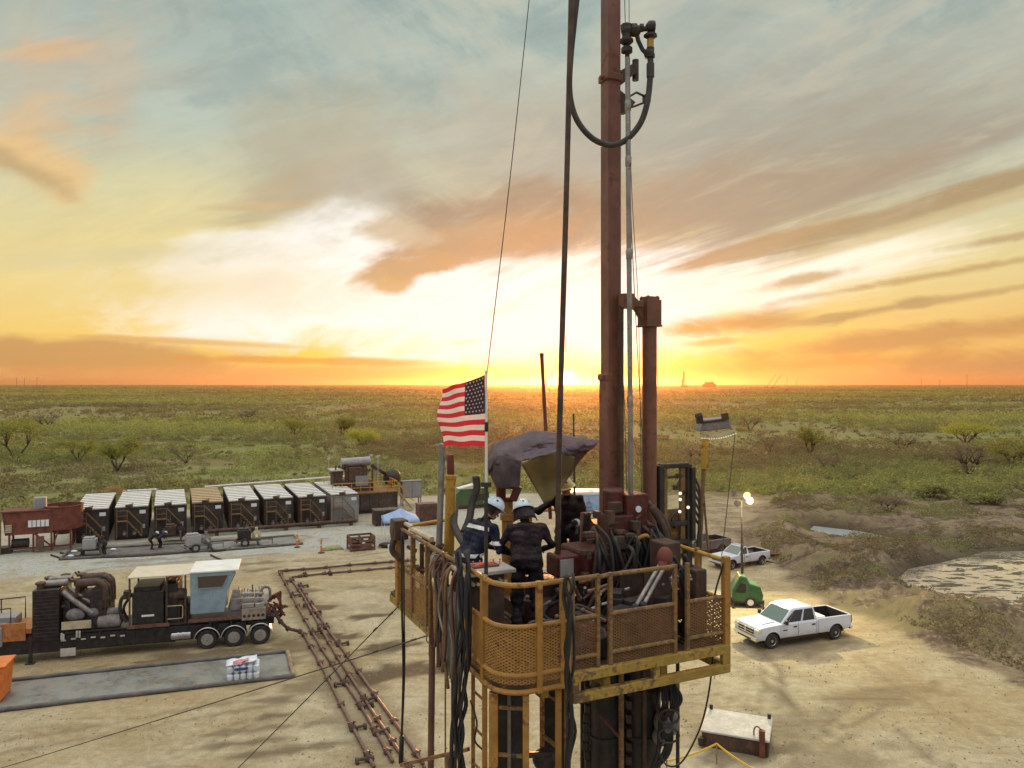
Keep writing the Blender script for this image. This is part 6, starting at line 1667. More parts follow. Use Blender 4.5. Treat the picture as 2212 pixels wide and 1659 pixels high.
    # reflective bands: strips lifted off the cloth
    quads = [tuple(p.vertices) for p in m2.polygons]
    for nm, pred in stripes:
        sel = [i for i in range(len(quads)) if mi[i] == 0 and pred(Vector(pc[i]))]
        if not sel: continue
        idx = sorted({q for i in sel for q in quads[i]}); mp = {q: k for k, q in enumerate(idx)}
        mb = MB(); mb._add([tuple(co[q] + no[q] * .006) for q in idx], [tuple(mp[q] for q in quads[i]) for i in sel]); mb.build('reflective_band', 'reflective', r, solid=.004)
    if hat:
        m = MB(); c = h + u * .055
        Rm = Matrix((rt_, f, u)).transposed()
        vs = []; fs = []; nn, mm = 24, 8
        for j in range(mm + 1):
            t = (math.pi / 2) * j / mm
            for i in range(nn):
                p_ = 2 * math.pi * i / nn; vs.append(c + Rm @ Vector((.112 * math.cos(p_) * math.cos(t), .137 * math.sin(p_) * math.cos(t), .125 * math.sin(t))))
        for j in range(mm):
            for i in range(nn): fs.append((j * nn + i, j * nn + (i + 1) % nn, (j + 1) * nn + (i + 1) % nn, (j + 1) * nn + i))
        k = len(vs)
        for ring, (e, z) in enumerate(((0, 0), (.035, -.010), (.036, -.018))):
            for i in range(nn):
                p_ = 2 * math.pi * i / nn; fr_ = max(0, math.sin(p_)) ** 2 * .028
                vs.append(c + Rm @ Vector(((.112 + e) * math.cos(p_), (.137 + e + (fr_ if ring else 0)) * math.sin(p_), z)))
        for ring in range(2):
            for i in range(nn): fs.append((k + ring * nn + i, k + ring * nn + (i + 1) % nn, k + (ring + 1) * nn + (i + 1) % nn, k + (ring + 1) * nn + i))
        m._add(vs, fs)
        for q in (-.035, 0, .035): m.path([c + Rm @ Vector((q, .137 * math.cos(t) * .97, .128 * math.sin(t))) for t in [math.pi * (k2 + 1) / 14 for k2 in range(13)]], .007, 5)
        ho = m.build('hard_hat', hat, r, smooth=40, solid=.003)
        m = MB(); 
        for q, zz in (((.075, -.05), .07), ((-.06, .07), .075), ((-.02, -.10), .06)):
            d = Vector((q[0], q[1], zz)); d = Vector((d.x / .112, d.y / .137, d.z / .125)).normalized(); pos = c + Rm @ Vector((d.x * .114, d.y * .139, d.z * .127)); nrm = Rm @ Vector((d.x / .112, d.y / .137, d.z / .125)).normalized()
            m.lathe([(.018, 0), (.018, .002)], pos, nrm, 8)
        m.build('sticker', 'label_blue', ho)
        if shade:
            m = MB(); rows = []
            for j in range(5):
                rows.append([c + Rm @ Vector(((.118 + .012 * j) * math.cos(p_), (.140 + .012 * j) * math.sin(p_), -.005 - .045 * j)) for p_ in [R(185 + 170 * i / 10) for i in range(11)]])
            m.grid(rows); m.build('neck_shade', 'dark_cloth', r, smooth=True, solid=.004)
    return r
def stand(**kw):
    J = dict(pelvis=(0, 0, .96), neck=(0, .02, 1.47), head=(0, .06, 1.62), hd=(0, 1, -.1), sho_l=(-.19, .0, 1.42), sho_r=(.19, .0, 1.42), elb_l=(-.27, .03, 1.13), elb_r=(.27, .03, 1.13), wri_l=(-.25, .20, .92), wri_r=(.25, .20, .92),
             hip_l=(-.10, 0, .92), hip_r=(.10, 0, .92), kne_l=(-.12, .03, .50), kne_r=(.12, .03, .50), ank_l=(-.13, -.02, .10), ank_r=(.13, -.02, .10), toe_l=(-.15, .2, 0), toe_r=(.15, .2, 0))
    J.update(kw); return J
# ------------------------------------------------------------------ work basket of the hydraulic rig
RO = Vector((.35, 10.3, 0)); RA = R(25.0); Z0 = 10.75
RE1 = Vector((math.cos(RA), math.sin(RA), 0)); RE2 = Vector((-math.sin(RA), math.cos(RA), 0))
def L_(x, y, z=0.0): return RO + RE1 * x + RE2 * y + Vector((0, 0, Z0 + z))
def lxf(u, ly=-1.8):
    t = (u - 1106) / F; ox = RO.x + ly * RE2.x; oy = RO.y + ly * RE2.y
    return (t * oy - ox) / (RE1.x - t * RE1.y)
def build_basket():
    r = thing('work_basket', 'ochre railed work basket of expanded metal high on the hydraulic rig', 'work basket', L_(0, 0), RA)
    xl, xr, yf, yb = -1.35, 1.69, -1.8, 2.45; rc = .34
    corner = [(xl + rc - rc * math.cos(t), yf + rc - rc * math.sin(t)) for t in [math.pi / 2 * k / 8 for k in range(9)]]
    out = [(xl, yb)] + corner + [(xr, yf), (xr, yb)]
    m = MB(); m.prism(out, (0, 0, -.07), (1, 0, 0), (0, 1, 0), (0, 0, .06)); m.build('floor', 'dark_brown', r)
    m = MB()
    for k in range(34): x = xl + .05 + k * (xr - xl - .1) / 33; m.b2(x - .004, x + .004, yf + .3, yb, -.009, .012)
    m.build('grating', 'dark_iron', r)
    # lower frame
    m = MB()
    m.b2(-.50, xr + .02, yf - .06, yf + .02, -.065, .045); m.b2(-.50, xr + .02, yf - .06, yf + .02, -.30, -.19)
    for x in (-.46, .62, xr - .04): m.b2(x - .045, x + .045, yf - .055, yf + .015, -.19, -.065)
    m.b2(xr - .05, xr + .03, yf + .02, yb, -.065, .045); m.b2(xr - .05, xr + .03, yf + .02, yb, -.30, -.19); m.b2(xr - .05, xr + .03, yb - .1, yb, -.19, -.065)
    m.b2(xl - .02, xl + .06, -.8, yb, -.16, -.06); m.b2(xl, xr, yb - .04, yb + .04, -.16, -.05)
    for x in (-.8, 0, .8): m.b2(x - .05, x + .05, yf + .05, yb - .05, -.22, -.08)
    m.build('frame_beam', 'beam_yellow', r, bevel=.008)
    def side(pts): return [Vector((p[0], p[1], 0)) for p in pts]
    # rounded corner section
    cp = [(xl, -.78)] + corner + [(lxf(1224), yf)]
    cpts = side(cp)
    up = lambda z: [p + Vector((0, 0, z)) for p in cpts]
    m = MB()
    
    for z, w in ((1.07, .030), (.62, .026), (.09, .028), (-.09, .030)): m = MB(); m.path(up(z), w, 8); m.build('rail', 'ochre', r, smooth=40)
    m = MB(); m.grid([up(-.09), up(.09)]); m.build('toe_board', 'expanded_ochre', r)
    m = MB(); m.grid([up(.09), up(.62)]); m.build('mesh_panel', 'expanded_ochre', r)
    for q, w in (((xl, -.80), .055), ((xl + .01, -1.30), .075), ((-.90, yf), .065), ((lxf(1214), yf), .05), ((lxf(1228), yf), .05)):
        m = MB(); m.b2(q[0] - w / 2, q[0] + w / 2, q[1] - w / 2, q[1] + w / 2, -.12, 1.10); m.build('post', 'ochre', r, bevel=.008)
    m = MB(); m.b2(xl - .012, xl + .012, -1.32, -.78, .10, .60); m.build('kick_plate', 'ochre', r)
    # straight front run
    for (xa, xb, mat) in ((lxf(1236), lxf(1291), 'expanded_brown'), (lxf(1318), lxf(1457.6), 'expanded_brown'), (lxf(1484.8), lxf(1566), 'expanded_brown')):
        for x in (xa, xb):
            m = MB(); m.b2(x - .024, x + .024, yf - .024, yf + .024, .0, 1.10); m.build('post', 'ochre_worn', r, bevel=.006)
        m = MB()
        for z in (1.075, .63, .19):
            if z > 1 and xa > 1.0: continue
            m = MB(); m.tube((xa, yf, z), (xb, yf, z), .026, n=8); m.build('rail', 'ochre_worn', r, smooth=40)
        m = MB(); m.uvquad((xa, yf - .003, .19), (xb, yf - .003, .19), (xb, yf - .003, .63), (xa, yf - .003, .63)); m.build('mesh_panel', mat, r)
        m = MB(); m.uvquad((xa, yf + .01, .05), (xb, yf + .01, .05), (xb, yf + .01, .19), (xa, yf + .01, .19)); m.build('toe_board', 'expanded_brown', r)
    m = MB(); m.tube((lxf(1318), yf, 1.075), (lxf(1262), yf + .12, 1.0), .026, n=8); m.build('rail', 'ochre_worn', r)
    # left run
    m = MB(); 
    for z in (1.07, .50, -.05): m.tube((xl, -.78, z), (xl, 1.95, z), .028, n=8)
    m.build('rail', 'ochre_worn', r)
    for y in (-.05, .65, 1.3): 
        m = MB(); m.b2(xl - .03, xl + .03, y - .03, y + .03, -.1, 1.1); m.build('post', 'ochre_worn', r)
    m = MB(); m.b2(xl - .05, xl + .05, 1.93, 2.05, -.12, 1.12); m.build('post', 'ochre', r, bevel=.01)
    m = MB(); m.uvquad((xl - .004, -.78, -.05), (xl - .004, 1.95, -.05), (xl - .004, 1.95, .62), (xl - .004, -.78, .62)); m.build('mesh_panel', 'expanded_ochre', r)
    # back and right runs
    for p, q in (((xl, 2.0, 1.07), (-.35, 2.35, 1.07)), ((1.0, yb, 1.07), (xr, yb, 1.07)), ((xr, yb, 1.07), (xr, .9, 1.07)), ((xr, yb, .55), (xr, .9, .55)), ((xr, -.6, 1.07), (xr, yf, 1.07)), ((xr, -.6, .58), (xr, yf, .58)), ((xr, -.6, .16), (xr, yf, .16))): m = MB(); m.tube(p, q, .028, n=8); m.build('rail', 'bright_yellow', r, smooth=40)
    for (x, y) in ((1.1, yb), (xr, yb), (xr, 1.7), (xr, .9), (xr, -.6), (xr, -1.25), (xr, yf)):
        w = .085 if y == yf else .055; m = MB(); m.b2(x - w / 2, x + w / 2, y - w / 2, y + w / 2, -.30 if y == yf else -.08, 1.12); m.build('post', 'ochre', r, bevel=.008)
    m = MB(); m.uvquad((xr + .004, -.6, .0), (xr + .004, yf, .0), (xr + .004, yf, .58), (xr + .004, -.6, .58)); m.build('mesh_panel', 'expanded_grey', r)
    m = MB(); m.lathe([(.09, -.12), (.13, -.1), (.13, .1), (.09, .12)], (xl, 2.0, 1.02), (1, 0, 0), 14); m.box((xl, 1.98, 1.05), (.22, .26, .30)); m.curve([(xl - .05, 2.0, 1.0), (xl - .12, 1.95, .75), (xl, 1.9, .6)], .05, 8); m.build('corner_sheave', 'dark_brown', r, bevel=.03)
    return r
build_basket()

def W(name, mat, label, cat, mb, **kw): return mb.build(name, mat, label=label, cat=cat, **kw)
# ------------------------------------------------------------------ mast
def build_mast():
    b = P(1319, 1128, 11.0); r = thing('gin_pole_mast', 'tall red square mast rising from the work basket', 'mast', (b.x, b.y, Z0), RA)
    s = .212
    m = MB(); m.b2(-s / 2, s / 2, -s / 2, s / 2, 2.0, 14.0); m.build('upper_tube', 'mast_red', r, bevel=.012)
    m = MB(); m.b2(-s * .58, s * .58, -s * .58, s * .58, .0, 3.38); m.b2(-s * .64, s * .64, -s * .64, s * .64, 3.30, 3.40); m.b2(-s * .62, -s * .9, -.06, .06, 3.31, 3.38); m.build('lower_sleeve', 'mast_red', r, bevel=.012)
    m = MB()
    for z in (.5, 1.2, 1.9, 2.6):
        for k in range(5): m.tube((s * .58, -.1 + .05 * k, z), (s * .58 + .012, -.1 + .05 * k, z), .012, n=6)
    m.build('bolt', 'dull_steel', r)
    m = MB(); m.b2(s * .5, s * .5 + .04, -.035, .035, 3.4, 7.55); m.b2(s * .5 + .045, s * .5 + .06, -.02, .02, 3.4, 7.5); m.build('guide_rail', 'dull_steel', r)
    m = MB(); m.b2(-s * .62, s * .62, -s * .62, s * .62, 7.62, 7.72); m.tube((-s * .6, 0, 7.67), (-s * .85, 0, 7.66), .035, n=8); cl = m.build('clamp', 'mast_red', r, bevel=.01)
    m = MB(); m.prism([(s * .3, 7.52), (s * .3, 7.75), (.42, 7.98), (.42, 7.82)], (0, -.06, 0), (1, 0, 0), (0, 0, 1), (0, .12, 0)); m.tube((.43, 0, 7.72), (.43, 0, 8.02), .05, n=10)
    m.prism([(s * .3, 7.2), (s * .3, 7.55), (.25, 7.45), (.4, 7.38), (.25, 7.2)], (0, -.05, 0), (1, 0, 0), (0, 0, 1), (0, .1, 0))
    m.path([(.3, .05, 7.45), (.48, .05, 7.57), (.66, .05, 7.53), (.68, .05, 7.47), (.45, .05, 7.36), (.3, .05, 7.3)], .018, 6); m.b2(.62, .69, -.02, .1, 7.44, 7.56); m.build('bracket', 'dark_brown', cl)
    m = MB(); m.prism([(-s * .6, .35), (-s * .6, 1.0), (-.42, 1.42), (-.48, 1.42), (-.52, .35)], (0, -.04, 0), (1, 0, 0), (0, 0, 1), (0, .08, 0)); m.build('gusset', 'mast_red', r)
    m = MB()
    for k in range(14):
        z = .15 + k * .09; x = -.55 + .012 * k; m.bar((x - .05, -.05, z), (x + .02, -.05, z + .07), .018); m.bar((x + .02, -.05, z), (x - .05, -.05, z + .07), .018)
    m.bar((-.62, -.05, .1), (-.46, -.05, 1.42), .03); m.bar((-.55, -.05, .1), (-.38, -.05, 1.42), .03); m.build('lattice', 'dark_iron', r)
    return r
build_mast()
def build_jib():
    b = P(1403, 1100, 11.05); r = thing('jib_post', 'shorter round rusty red post with a square cap and an arm to the mast', 'jib post', (b.x, b.y, Z0 - .25), RA)
    base = Z0 - .25
    hz = lambda v: CAMZ - (v - 829) / F * 11.05 - base
    m = MB(); m.tube((0, 0, 0), (0, 0, hz(700)), .105, n=20); m.build('post', 'mast_brown', r, smooth=40)
    m = MB(); m.b2(-.125, .125, -.125, .125, hz(705), hz(648)); m.b2(-.105, .105, -.105, .105, hz(648), hz(641)); m.b2(-.135, .135, -.135, .135, hz(706), hz(702))
    for x in (-.08, .08):
        for y in (-.08, .08): m.tube((x, y, hz(641)), (x, y, hz(639)), .018, n=6)
    m.build('cap', 'mast_brown', r, bevel=.012)
    m = MB(); pr = [(-.50, hz(640)), (-.30, hz(640)), (-.10, hz(668)), (-.10, hz(695)), (-.16, hz(690)), (-.24, hz(672)), (-.34, hz(662)), (-.50, hz(664))]
    m.prism(pr, (0, -.05, 0), (1, 0, 0), (0, 0, 1), (0, .10, 0)); m.b2(-.32, -.16, -.10, .08, hz(665), hz(652)); m.tube((-.40, -.01, hz(668)), (-.40, -.01, hz(638)), .12, n=14)
    m.build('arm', 'mast_brown', r, bevel=.008)
    m = MB(); m.b2(-.53, -.47, -.04, .04, .5, hz(664)); m.build('slide_tube', 'dark_brown', r)
    return r
build_jib()

# ------------------------------------------------------------------ swivel, hoses, string and wires overhead
YS = 10.6
def PS(u, v): return P(u, v, YS)
def build_gooseneck():
    b = PS(1355, 128); r = thing('swivel_gooseneck', 'cast iron gooseneck of valve elbows clamped on top of the thin pipe string', 'gooseneck', b)
    m = MB()
    m.tube(PS(1355, 124), PS(1354, 104), .032, n=10); m.lathe([(.05, 0), (.08, .02), (.08, .08), (.06, .10)], PS(1354, 116), (0, 0, 1), 12); m.lathe([(.06, 0), (.095, .03), (.095, .06), (.06, .09)], PS(1353.5, 95), (0, 0, 1), 12)
    m.ball(PS(1354, 66), .085, n=12); m.tube(PS(1354, 88), PS(1353, 55), .065, n=12); m.lathe([(.08, -.03), (.08, .03)], PS(1353, 58), (0, 0, 1), 8)
    m.tube(PS(1356, 62), PS(1380, 62), .05, n=10); m.ball(PS(1371, 66), .09, n=10); m.lathe([(.09, -.02), (.09, .05)], PS(1367, 64), (1, 0, 0), 8); m.tube(PS(1380, 62), PS(1402, 62), .036, n=10); m.lathe([(.06, 0), (.06, .05)], PS(1382, 60), (1, 0, 0), 8)
    m.build('elbow', 'dark_iron', r, world=True, smooth=40)
    m = MB(); m.ball(PS(1405, 58), .075, n=10); m.lathe([(.075, -.05), (.09, -.03), (.09, .03), (.075, .05)], PS(1407, 58), (1, 0, 0), 8); m.tube(PS(1405, 60), PS(1405, 96), .035, n=10); m.lathe([(.06, -.03), (.095, -.01), (.095, .02), (.06, .04)], PS(1405, 78), (0, 0, 1), 8); m.build('union', 'dark_iron', r, world=True, smooth=40)
    m = MB(); m.tube(PS(1405, 84), PS(1405, 103), .048, n=12); m.build('yellow_sleeve', 'bright_yellow', r, world=True, smooth=40)
    m = MB(); m.tube(PS(1405, 103), PS(1404, 124), .055, n=10); m.ball(PS(1402, 115), .075, n=10); m.path([PS(1397, 116), PS(1388, 107), PS(1379, 88), PS(1376, 76)], .032, 8); m.lathe([(.07, -.02), (.07, .03)], PS(1404, 121), (0, 0, 1), 8); m.build('chicksan', 'dark_iron', r, world=True, smooth=40)
build_gooseneck()
m = MB(); m.tube(PS(1355.5, 124), PS(1363, 1085), .036, n=12)
for v in (240, 360, 560, 880): m.lathe([(.036, 0), (.044, .01), (.044, .14), (.036, .15)], PS(1355.5 + (v - 124) * .0078, v), (0, 0, 1), 12)
W('pipe_string', 'dull_steel', 'thin steel pipe string standing beside the mast below the gooseneck', 'pipe', m, smooth=40)
m = MB(); m.curve([PS(1405, 122), PS(1405, 160), PS(1398, 222), PS(1382, 268), PS(1352, 302), PS(1320, 313), PS(1285, 302), PS(1256, 274), PS(1238, 238), PS(1230, 190), PS(1233, 120), PS(1240, 50), PS(1250, -60), PS(1258, -300)], .042, 12, 10)
m.lathe([(.042, 0), (.055, .01), (.055, .2), (.042, .21)], PS(1405, 168), (0, 0, 1), 12); W('kelly_hose', 'hose_rubber', 'thick black hose hanging in a loop under the gooseneck', 'hose', m, smooth=45)
m = MB(); m.curve([P(1236, -300, 10.4), P(1234, -20, 10.4), P(1229, 200, 10.4), P(1222, 470, 10.4), P(1213, 770, 10.35), P(1207, 1000, 10.3), P(1205, 1200, 10.25)], .038, 12, 10); W('stand_pipe_hose', 'dark_brown', 'long brown hose hanging straight down beside the mast into the basket', 'hose', m, smooth=45)
for pts, lb, rr in (([P(1160, -180, 9.6), P(1143, 0, 9.4), P(1100, 400, 9.0), P(1052, 806, 8.62)], 'thin guy wire running from the flag pole tip up out of sight', .006),
                ([P(1346, -150, 10.9), P(1358, 330, 10.9), P(1374, 700, 10.9), P(1396, 1090, 10.9)], 'thin tugger wire hanging between the pipe string and the round red post', .006),
                ([P(1358, -150, 10.8), P(1362, 330, 10.8), P(1377, 620, 10.8), P(1380, 700, 10.8), P(1386, 1080, 10.8)], 'second thin wire hanging beside the pipe string', .005),
                ([P(1341, 660, 10.9), P(1349, 880, 10.9), P(1355, 1080, 10.9)], 'short wire running down from the arm of the round red post', .006),
                ([P(1588, 936, 11.6), P(1580, 1010, 11.55), P(1568, 1120, 11.4), P(1559, 1200, 11.2)], 'thin pale line hanging from the lamp head outrigger', .007)):
    m = MB(); m.curve(pts, rr, 5, 6); W('wire', 'wire', lb, 'wire', m)
g1, g2 = Vector((-11.2, 19.6, 0.02)), Vector((-21.5, 24.9, 0.02))
for p, q, lb in ((L_(-1.38, 1.95, -.12), G(166, 2000), 'guy wire running from the far basket corner down to the ground in front'), (P(928, 1371, 10.4), G(-310, 1750), 'guy wire running from the basket underside across the pad over the treating lines')):
    m = MB(); m.path(sag(p, q, .05), .010, 5)
    for k in range(2): m.lathe([(.016, 0), (.016, .10)], p.lerp(q, .01 + .03 * k), q - p, 6)
    W('guy_wire', 'wire', lb, 'wire', m)
# black ropes hanging outside the near side
m = MB(); m.curve([P(868, 1148, 11.2), P(868, 1300, 11.0), P(871, 1450, 10.9), P(867, 1610, 10.8), P(866, 1640, 10.8)], .016, 6); m.curve([P(872, 1150, 11.2), P(873, 1330, 11.0), P(874, 1450, 10.9), P(868, 1600, 10.8)], .012, 6); m.tube(P(868, 1590, 10.8), P(866, 1648, 10.8), .035, n=8); W('hanging_rope', 'trim_black', 'pair of black ropes hanging from the far basket corner sheave', 'rope', m, smooth=True)
m = MB(); m.curve([L_(1.62, -1.84, 1.05), P(1542, 1300, 9.5), P(1538, 1440, 9.45), P(1522, 1540, 9.4), P(1500, 1600, 9.3), P(1470, 1648, 9.2), P(1440, 1652, 9.2), P(1418, 1615, 9.3)], .011, 6); W('tag_line', 'trim_black', 'black tag line hanging in a slack curve below the basket near the white pickup', 'rope', m, smooth=True)

# ------------------------------------------------------------------ flag
def build_flag():
    Yf = 8.62
    top, bot = P(1047.5, 808, Yf), P(1048.5, 968, Yf); base = P(1050, 1262, Yf)
    r = thing('flag', 'striped red and white flag with a starry dark canton flying from a thin pole', 'flag', base)
    m = MB(); m.tube(base - Vector((0, 0, .55)), P(1050.5, 803, Yf), .015, n=8); m.ball(P(1050.5, 803, Yf), .022, n=8, m=6)
    m.build('pole', 'reflective', r, world=True, smooth=40)
    m = MB(); m.lathe([(.020, 0), (.024, .01), (.024, .1), (.02, .11)], P(1050.5, 932, Yf), (0, 0, 1), 8); m.box(P(1050, 1046, Yf), (.12, .06, .05)); m.tube(P(1050, 1050, Yf), P(1050, 1290, Yf), .022, n=8); m.build('pole_clamp', 'dark_iron', r, world=True)
    NX, NZ = 60, 52; Hh = (top - bot).length
    def surf(s, t):
        """s 0..1 hoist to fly, t 0..1 top to bottom"""
        x = -.56 * s; y = .50 * s ** 1.2
        z = -.012 * s - (.155 * (1 - t) ** 1.25) * (s ** .75) + .02 * math.sin(3.0 * s + 1.2) * t - .012 * t * s
        ph = 7.5 * s + 1.6 * t
        y += .075 * s ** .6 * math.sin(ph) + .02 * math.sin(15 * s - 3 * t)
        x += .020 * s * math.sin(9 * s + 5 * t) + .026 * s * math.sin(8 * t + .5) * s
        z += .010 * math.sin(11 * s + 6 * t) * s
        return top + Vector((x, y, z - Hh * t * (1 - .03 * s)))
    V = [surf(i / NX, j / NZ) for j in range(NZ + 1) for i in range(NX + 1)]; fs = []; mi = []
    cw = int(NX * .42)
    for j in range(NZ):
        stripe = j // 4
        for i in range(NX):
            k = j * (NX + 1) + i; fs.append((k, k + 1, k + NX + 2, k + NX + 1))
            mi.append(2 if (i < cw and stripe < 7) else (0 if stripe % 2 == 0 else 1))
    m = MB(); m._add(V, fs); m.mi = mi
    for row in range(9):
        for cl in range(6 if row % 2 == 0 else 5):
            s0 = (.04 + (cl + (.5 if row % 2 else 0)) * .068); t0 = (row + .72) * 7 / 13 / 9.6
            for sg in (-1, 1):
                pts = []
                for k in range(10):
                    rr = .0215 if k % 2 == 0 else .0095; a = math.pi / 2 + k * math.pi / 5
                    s_, t_ = s0 + rr * math.cos(a) * .95, t0 - rr * math.sin(a) / 1.15
                    p = surf(s_, t_); nrm = (surf(s_ + .01, t_) - p).cross(surf(s_, t_ + .01) - p).normalized(); pts.append(p + nrm * .0045 * sg)
                m._add(pts, [tuple(range(10))], 1)
    m.build('cloth', ['flag_red', 'flag_white', 'flag_blue'], r, world=True, smooth=True)
    m = MB()
    for v in (815, 962): m.tube(P(1047, v, Yf), P(1051, v, Yf), .01, n=6)
    m.build('grommet', 'steel', r, world=True)
build_flag()

# ------------------------------------------------------------------ wind blown tarp shade
def fine(rows, k=5):
    a = [smooth(r, k) for r in rows]
    return [list(c) for c in zip(*[smooth(c, k) for c in zip(*a)])]
def build_tarp():
    r = thing('tarp_shade', 'dark purple tarp shade blown over a post with a dull yellow flap below', 'tarp', L_(.1, 1.35), RA)
    Yb, Ym, Yn = 11.9, 11.3, 10.9
    rows = [[P(1056, 985, Yb), P(1068, 956, Yb), P(1112, 943, Yb), P(1157, 929, Yb), P(1200, 934, Yb), P(1240, 942, Yb), P(1294, 951, 11.6)],
            [P(1055, 998, Ym), P(1074, 966, Ym), P(1112, 955, Ym + .1), P(1160, 944, Ym), P(1205, 948, Ym), P(1245, 952, Ym), P(1293, 953, 11.4)],
            [P(1054, 1010, Yn), P(1077, 978, Yn - .1), P(1120, 977, Yn + .2), P(1165, 968, Yn + .2), P(1208, 962, Yn + .2), P(1248, 962, Yn + .2), P(1290, 957, 11.2)],
            [P(1056, 1026, Yn), P(1078, 996, Yn - .2), P(1122, 994, Yn), P(1165, 984, Yn), P(1206, 976, Yn), P(1240, 982, Yn + .2), P(1262, 978, 11.2)]]
    rows = fine(rows, 9)
    for j, rw in enumerate(rows):
        for i, p in enumerate(rw): p += Vector((0, .05, .03)) * (mnoise.noise((i * .15 + j * .12, j * .33, 1.7)) + .6 * mnoise.noise((i * .16 - j * .5, i * .3, 4.1)) - 1.1 * abs(mnoise.noise((i * .12 + j * .45, j * .2 - i * .1, 8.3))) + .35 * mnoise.noise((i * .6, j * .9, 2.2)))
    m = MB(); m.grid(rows); m.build('canopy', 'tarp_purple', r, world=True, smooth=True, solid=.006)
    rows = [[P(1204, 976, Yn + .1), P(1235, 978, Yn + .15), P(1262, 974, 11.2), P(1291, 955, 11.35)], [P(1212, 1000, Yn + .2), P(1236, 998, Yn + .22), P(1252, 992, 11.2), P(1270, 976, 11.3)], [P(1226, 1028, Yn + .25), P(1234, 1024, Yn + .27), P(1243, 1008, 11.2), P(1252, 996, 11.25)]]
    m = MB(); m.grid(fine(rows)); m.build('underside', 'tarp_brown', r, world=True, smooth=True, solid=.005)
    rows = [[P(1054, 996, Yn + .02), P(1068, 984, Yn - .15), P(1086, 984, Yn - .2), P(1106, 990, Yn - .05), P(1126, 995, Yn)],
            [P(1056, 1012, Yn), P(1070, 1006, Yn - .2), P(1088, 1010, Yn - .25), P(1108, 1008, Yn - .05), P(1125, 1008, Yn)],
            [P(1063, 1034, Yn), P(1074, 1032, Yn - .16), P(1090, 1034, Yn - .22), P(1109, 1030, Yn), P(1124, 1030, Yn + .05)],
            [P(1072, 1052, Yn), P(1080, 1054, Yn - .12), P(1092, 1056, Yn - .15), P(1109, 1053, Yn), P(1122, 1055, Yn + .05)]]
    m = MB(); m.grid(fine(rows)); m.build('side_drape', 'tarp_purple', r, world=True, smooth=True, solid=.006)
    rows = [[P(1126, 1002, Yn), P(1165, 985, Yn), P(1206, 977, Yn), P(1242, 986, Yn + .15)],
            [P(1142, 1031, Yn + .1), P(1175, 1018, Yn + .12), P(1208, 1008, Yn + .1), P(1237, 1016, Yn + .18)],
            [P(1159, 1060, Yn + .15), P(1181, 1050, Yn + .2), P(1205, 1040, Yn + .2), P(1221, 1042, Yn + .2)],
            [P(1175, 1087, Yn + .1), P(1184, 1084, Yn + .15), P(1194, 1078, Yn + .15), P(1199, 1068, Yn + .15)]]
    m = MB(); m.grid(fine(rows)); m.build('yellow_flap', 'tarp_yellow', r, world=True, smooth=True, solid=.005)
    m = MB(); m.tube(P(1083, 990, 11.2), P(1086, 1078, 11.2), .05, n=10); m.tube(P(1077, 1000, 11.1), P(1077, 1082, 11.1), .035, n=8); m.tube(P(1110, 985, 11.2), P(1108, 1055, 11.2), .06, n=10); m.curve([P(1120, 1050, 11.1), P(1114, 1065, 11.1), P(1108, 1080, 11.1)], .06, 8); m.box(P(1095, 1078, 11.2), (.22, .12, .05)); m.build('fork', 'red_oxide', r, world=True)
    m = MB(); b = L_(.1, 1.35); t = P(1096, 1080, 11.25); m.tube((t.x, t.y, Z0), t, .085, n=14); m.lathe([(.085, 0), (.11, .01), (.11, .1), (.085, .11)], (t.x, t.y, t.z - .3), (0, 0, 1), 14); m.build('post', 'ochre', r, world=True, smooth=40)
    m = MB(); m.tube(P(1239, 893, 12.6), P(1241, 1125, 12.6), .014, n=6); m.tube(P(1240, 940, 12.6), P(1241, 1080, 12.3), .02, n=6); m.build('stay_rod', 'dark_iron', r, world=True)
build_tarp()
# rusty post behind the tarp, tubes at the far end of the basket
def post(name, u0, v0, u1, v1, Y, rr, mat, label, cat='post', n=14, extra=None):
    p, q = P(u0, v0, Y), P(u1, v1, Y); r = thing(name, label, cat, q)
    m = MB(); m.tube(q, p, rr, n=n); m.build('tube', mat, r, world=True, smooth=40)
    m = MB(); d = (p - q).normalized(); m.lathe([(rr, 0), (rr * 1.15, .01), (rr * 1.15, .06), (rr * .9, .07)], p, d, n); m.build('cap', mat, r, world=True)
    if extra: extra(r)
    return r
post('flare_post', 1170.5, 771, 1189, 1120, 13.0, .032, 'red_oxide', 'thin leaning rusty post rising behind the tarp against the sunset')
post('ochre_pipe_post', 974, 1035, 969, 1225, 10.9, .075, 'bright_yellow', 'thick ochre tube with a rusty top standing at the flag end of the basket', extra=lambda r: (lambda m: (m.tube(P(974, 1038, 10.9), P(973, 982, 10.9), .055, .05, n=12), m.build('rusty_top', 'red_oxide', r, world=True, smooth=40)))(MB()))
post('grey_pipe_post', 955, 968, 947, 1232, 10.7, .045, 'dull_steel', 'slim grey pipe standing beside the thick ochre tube')
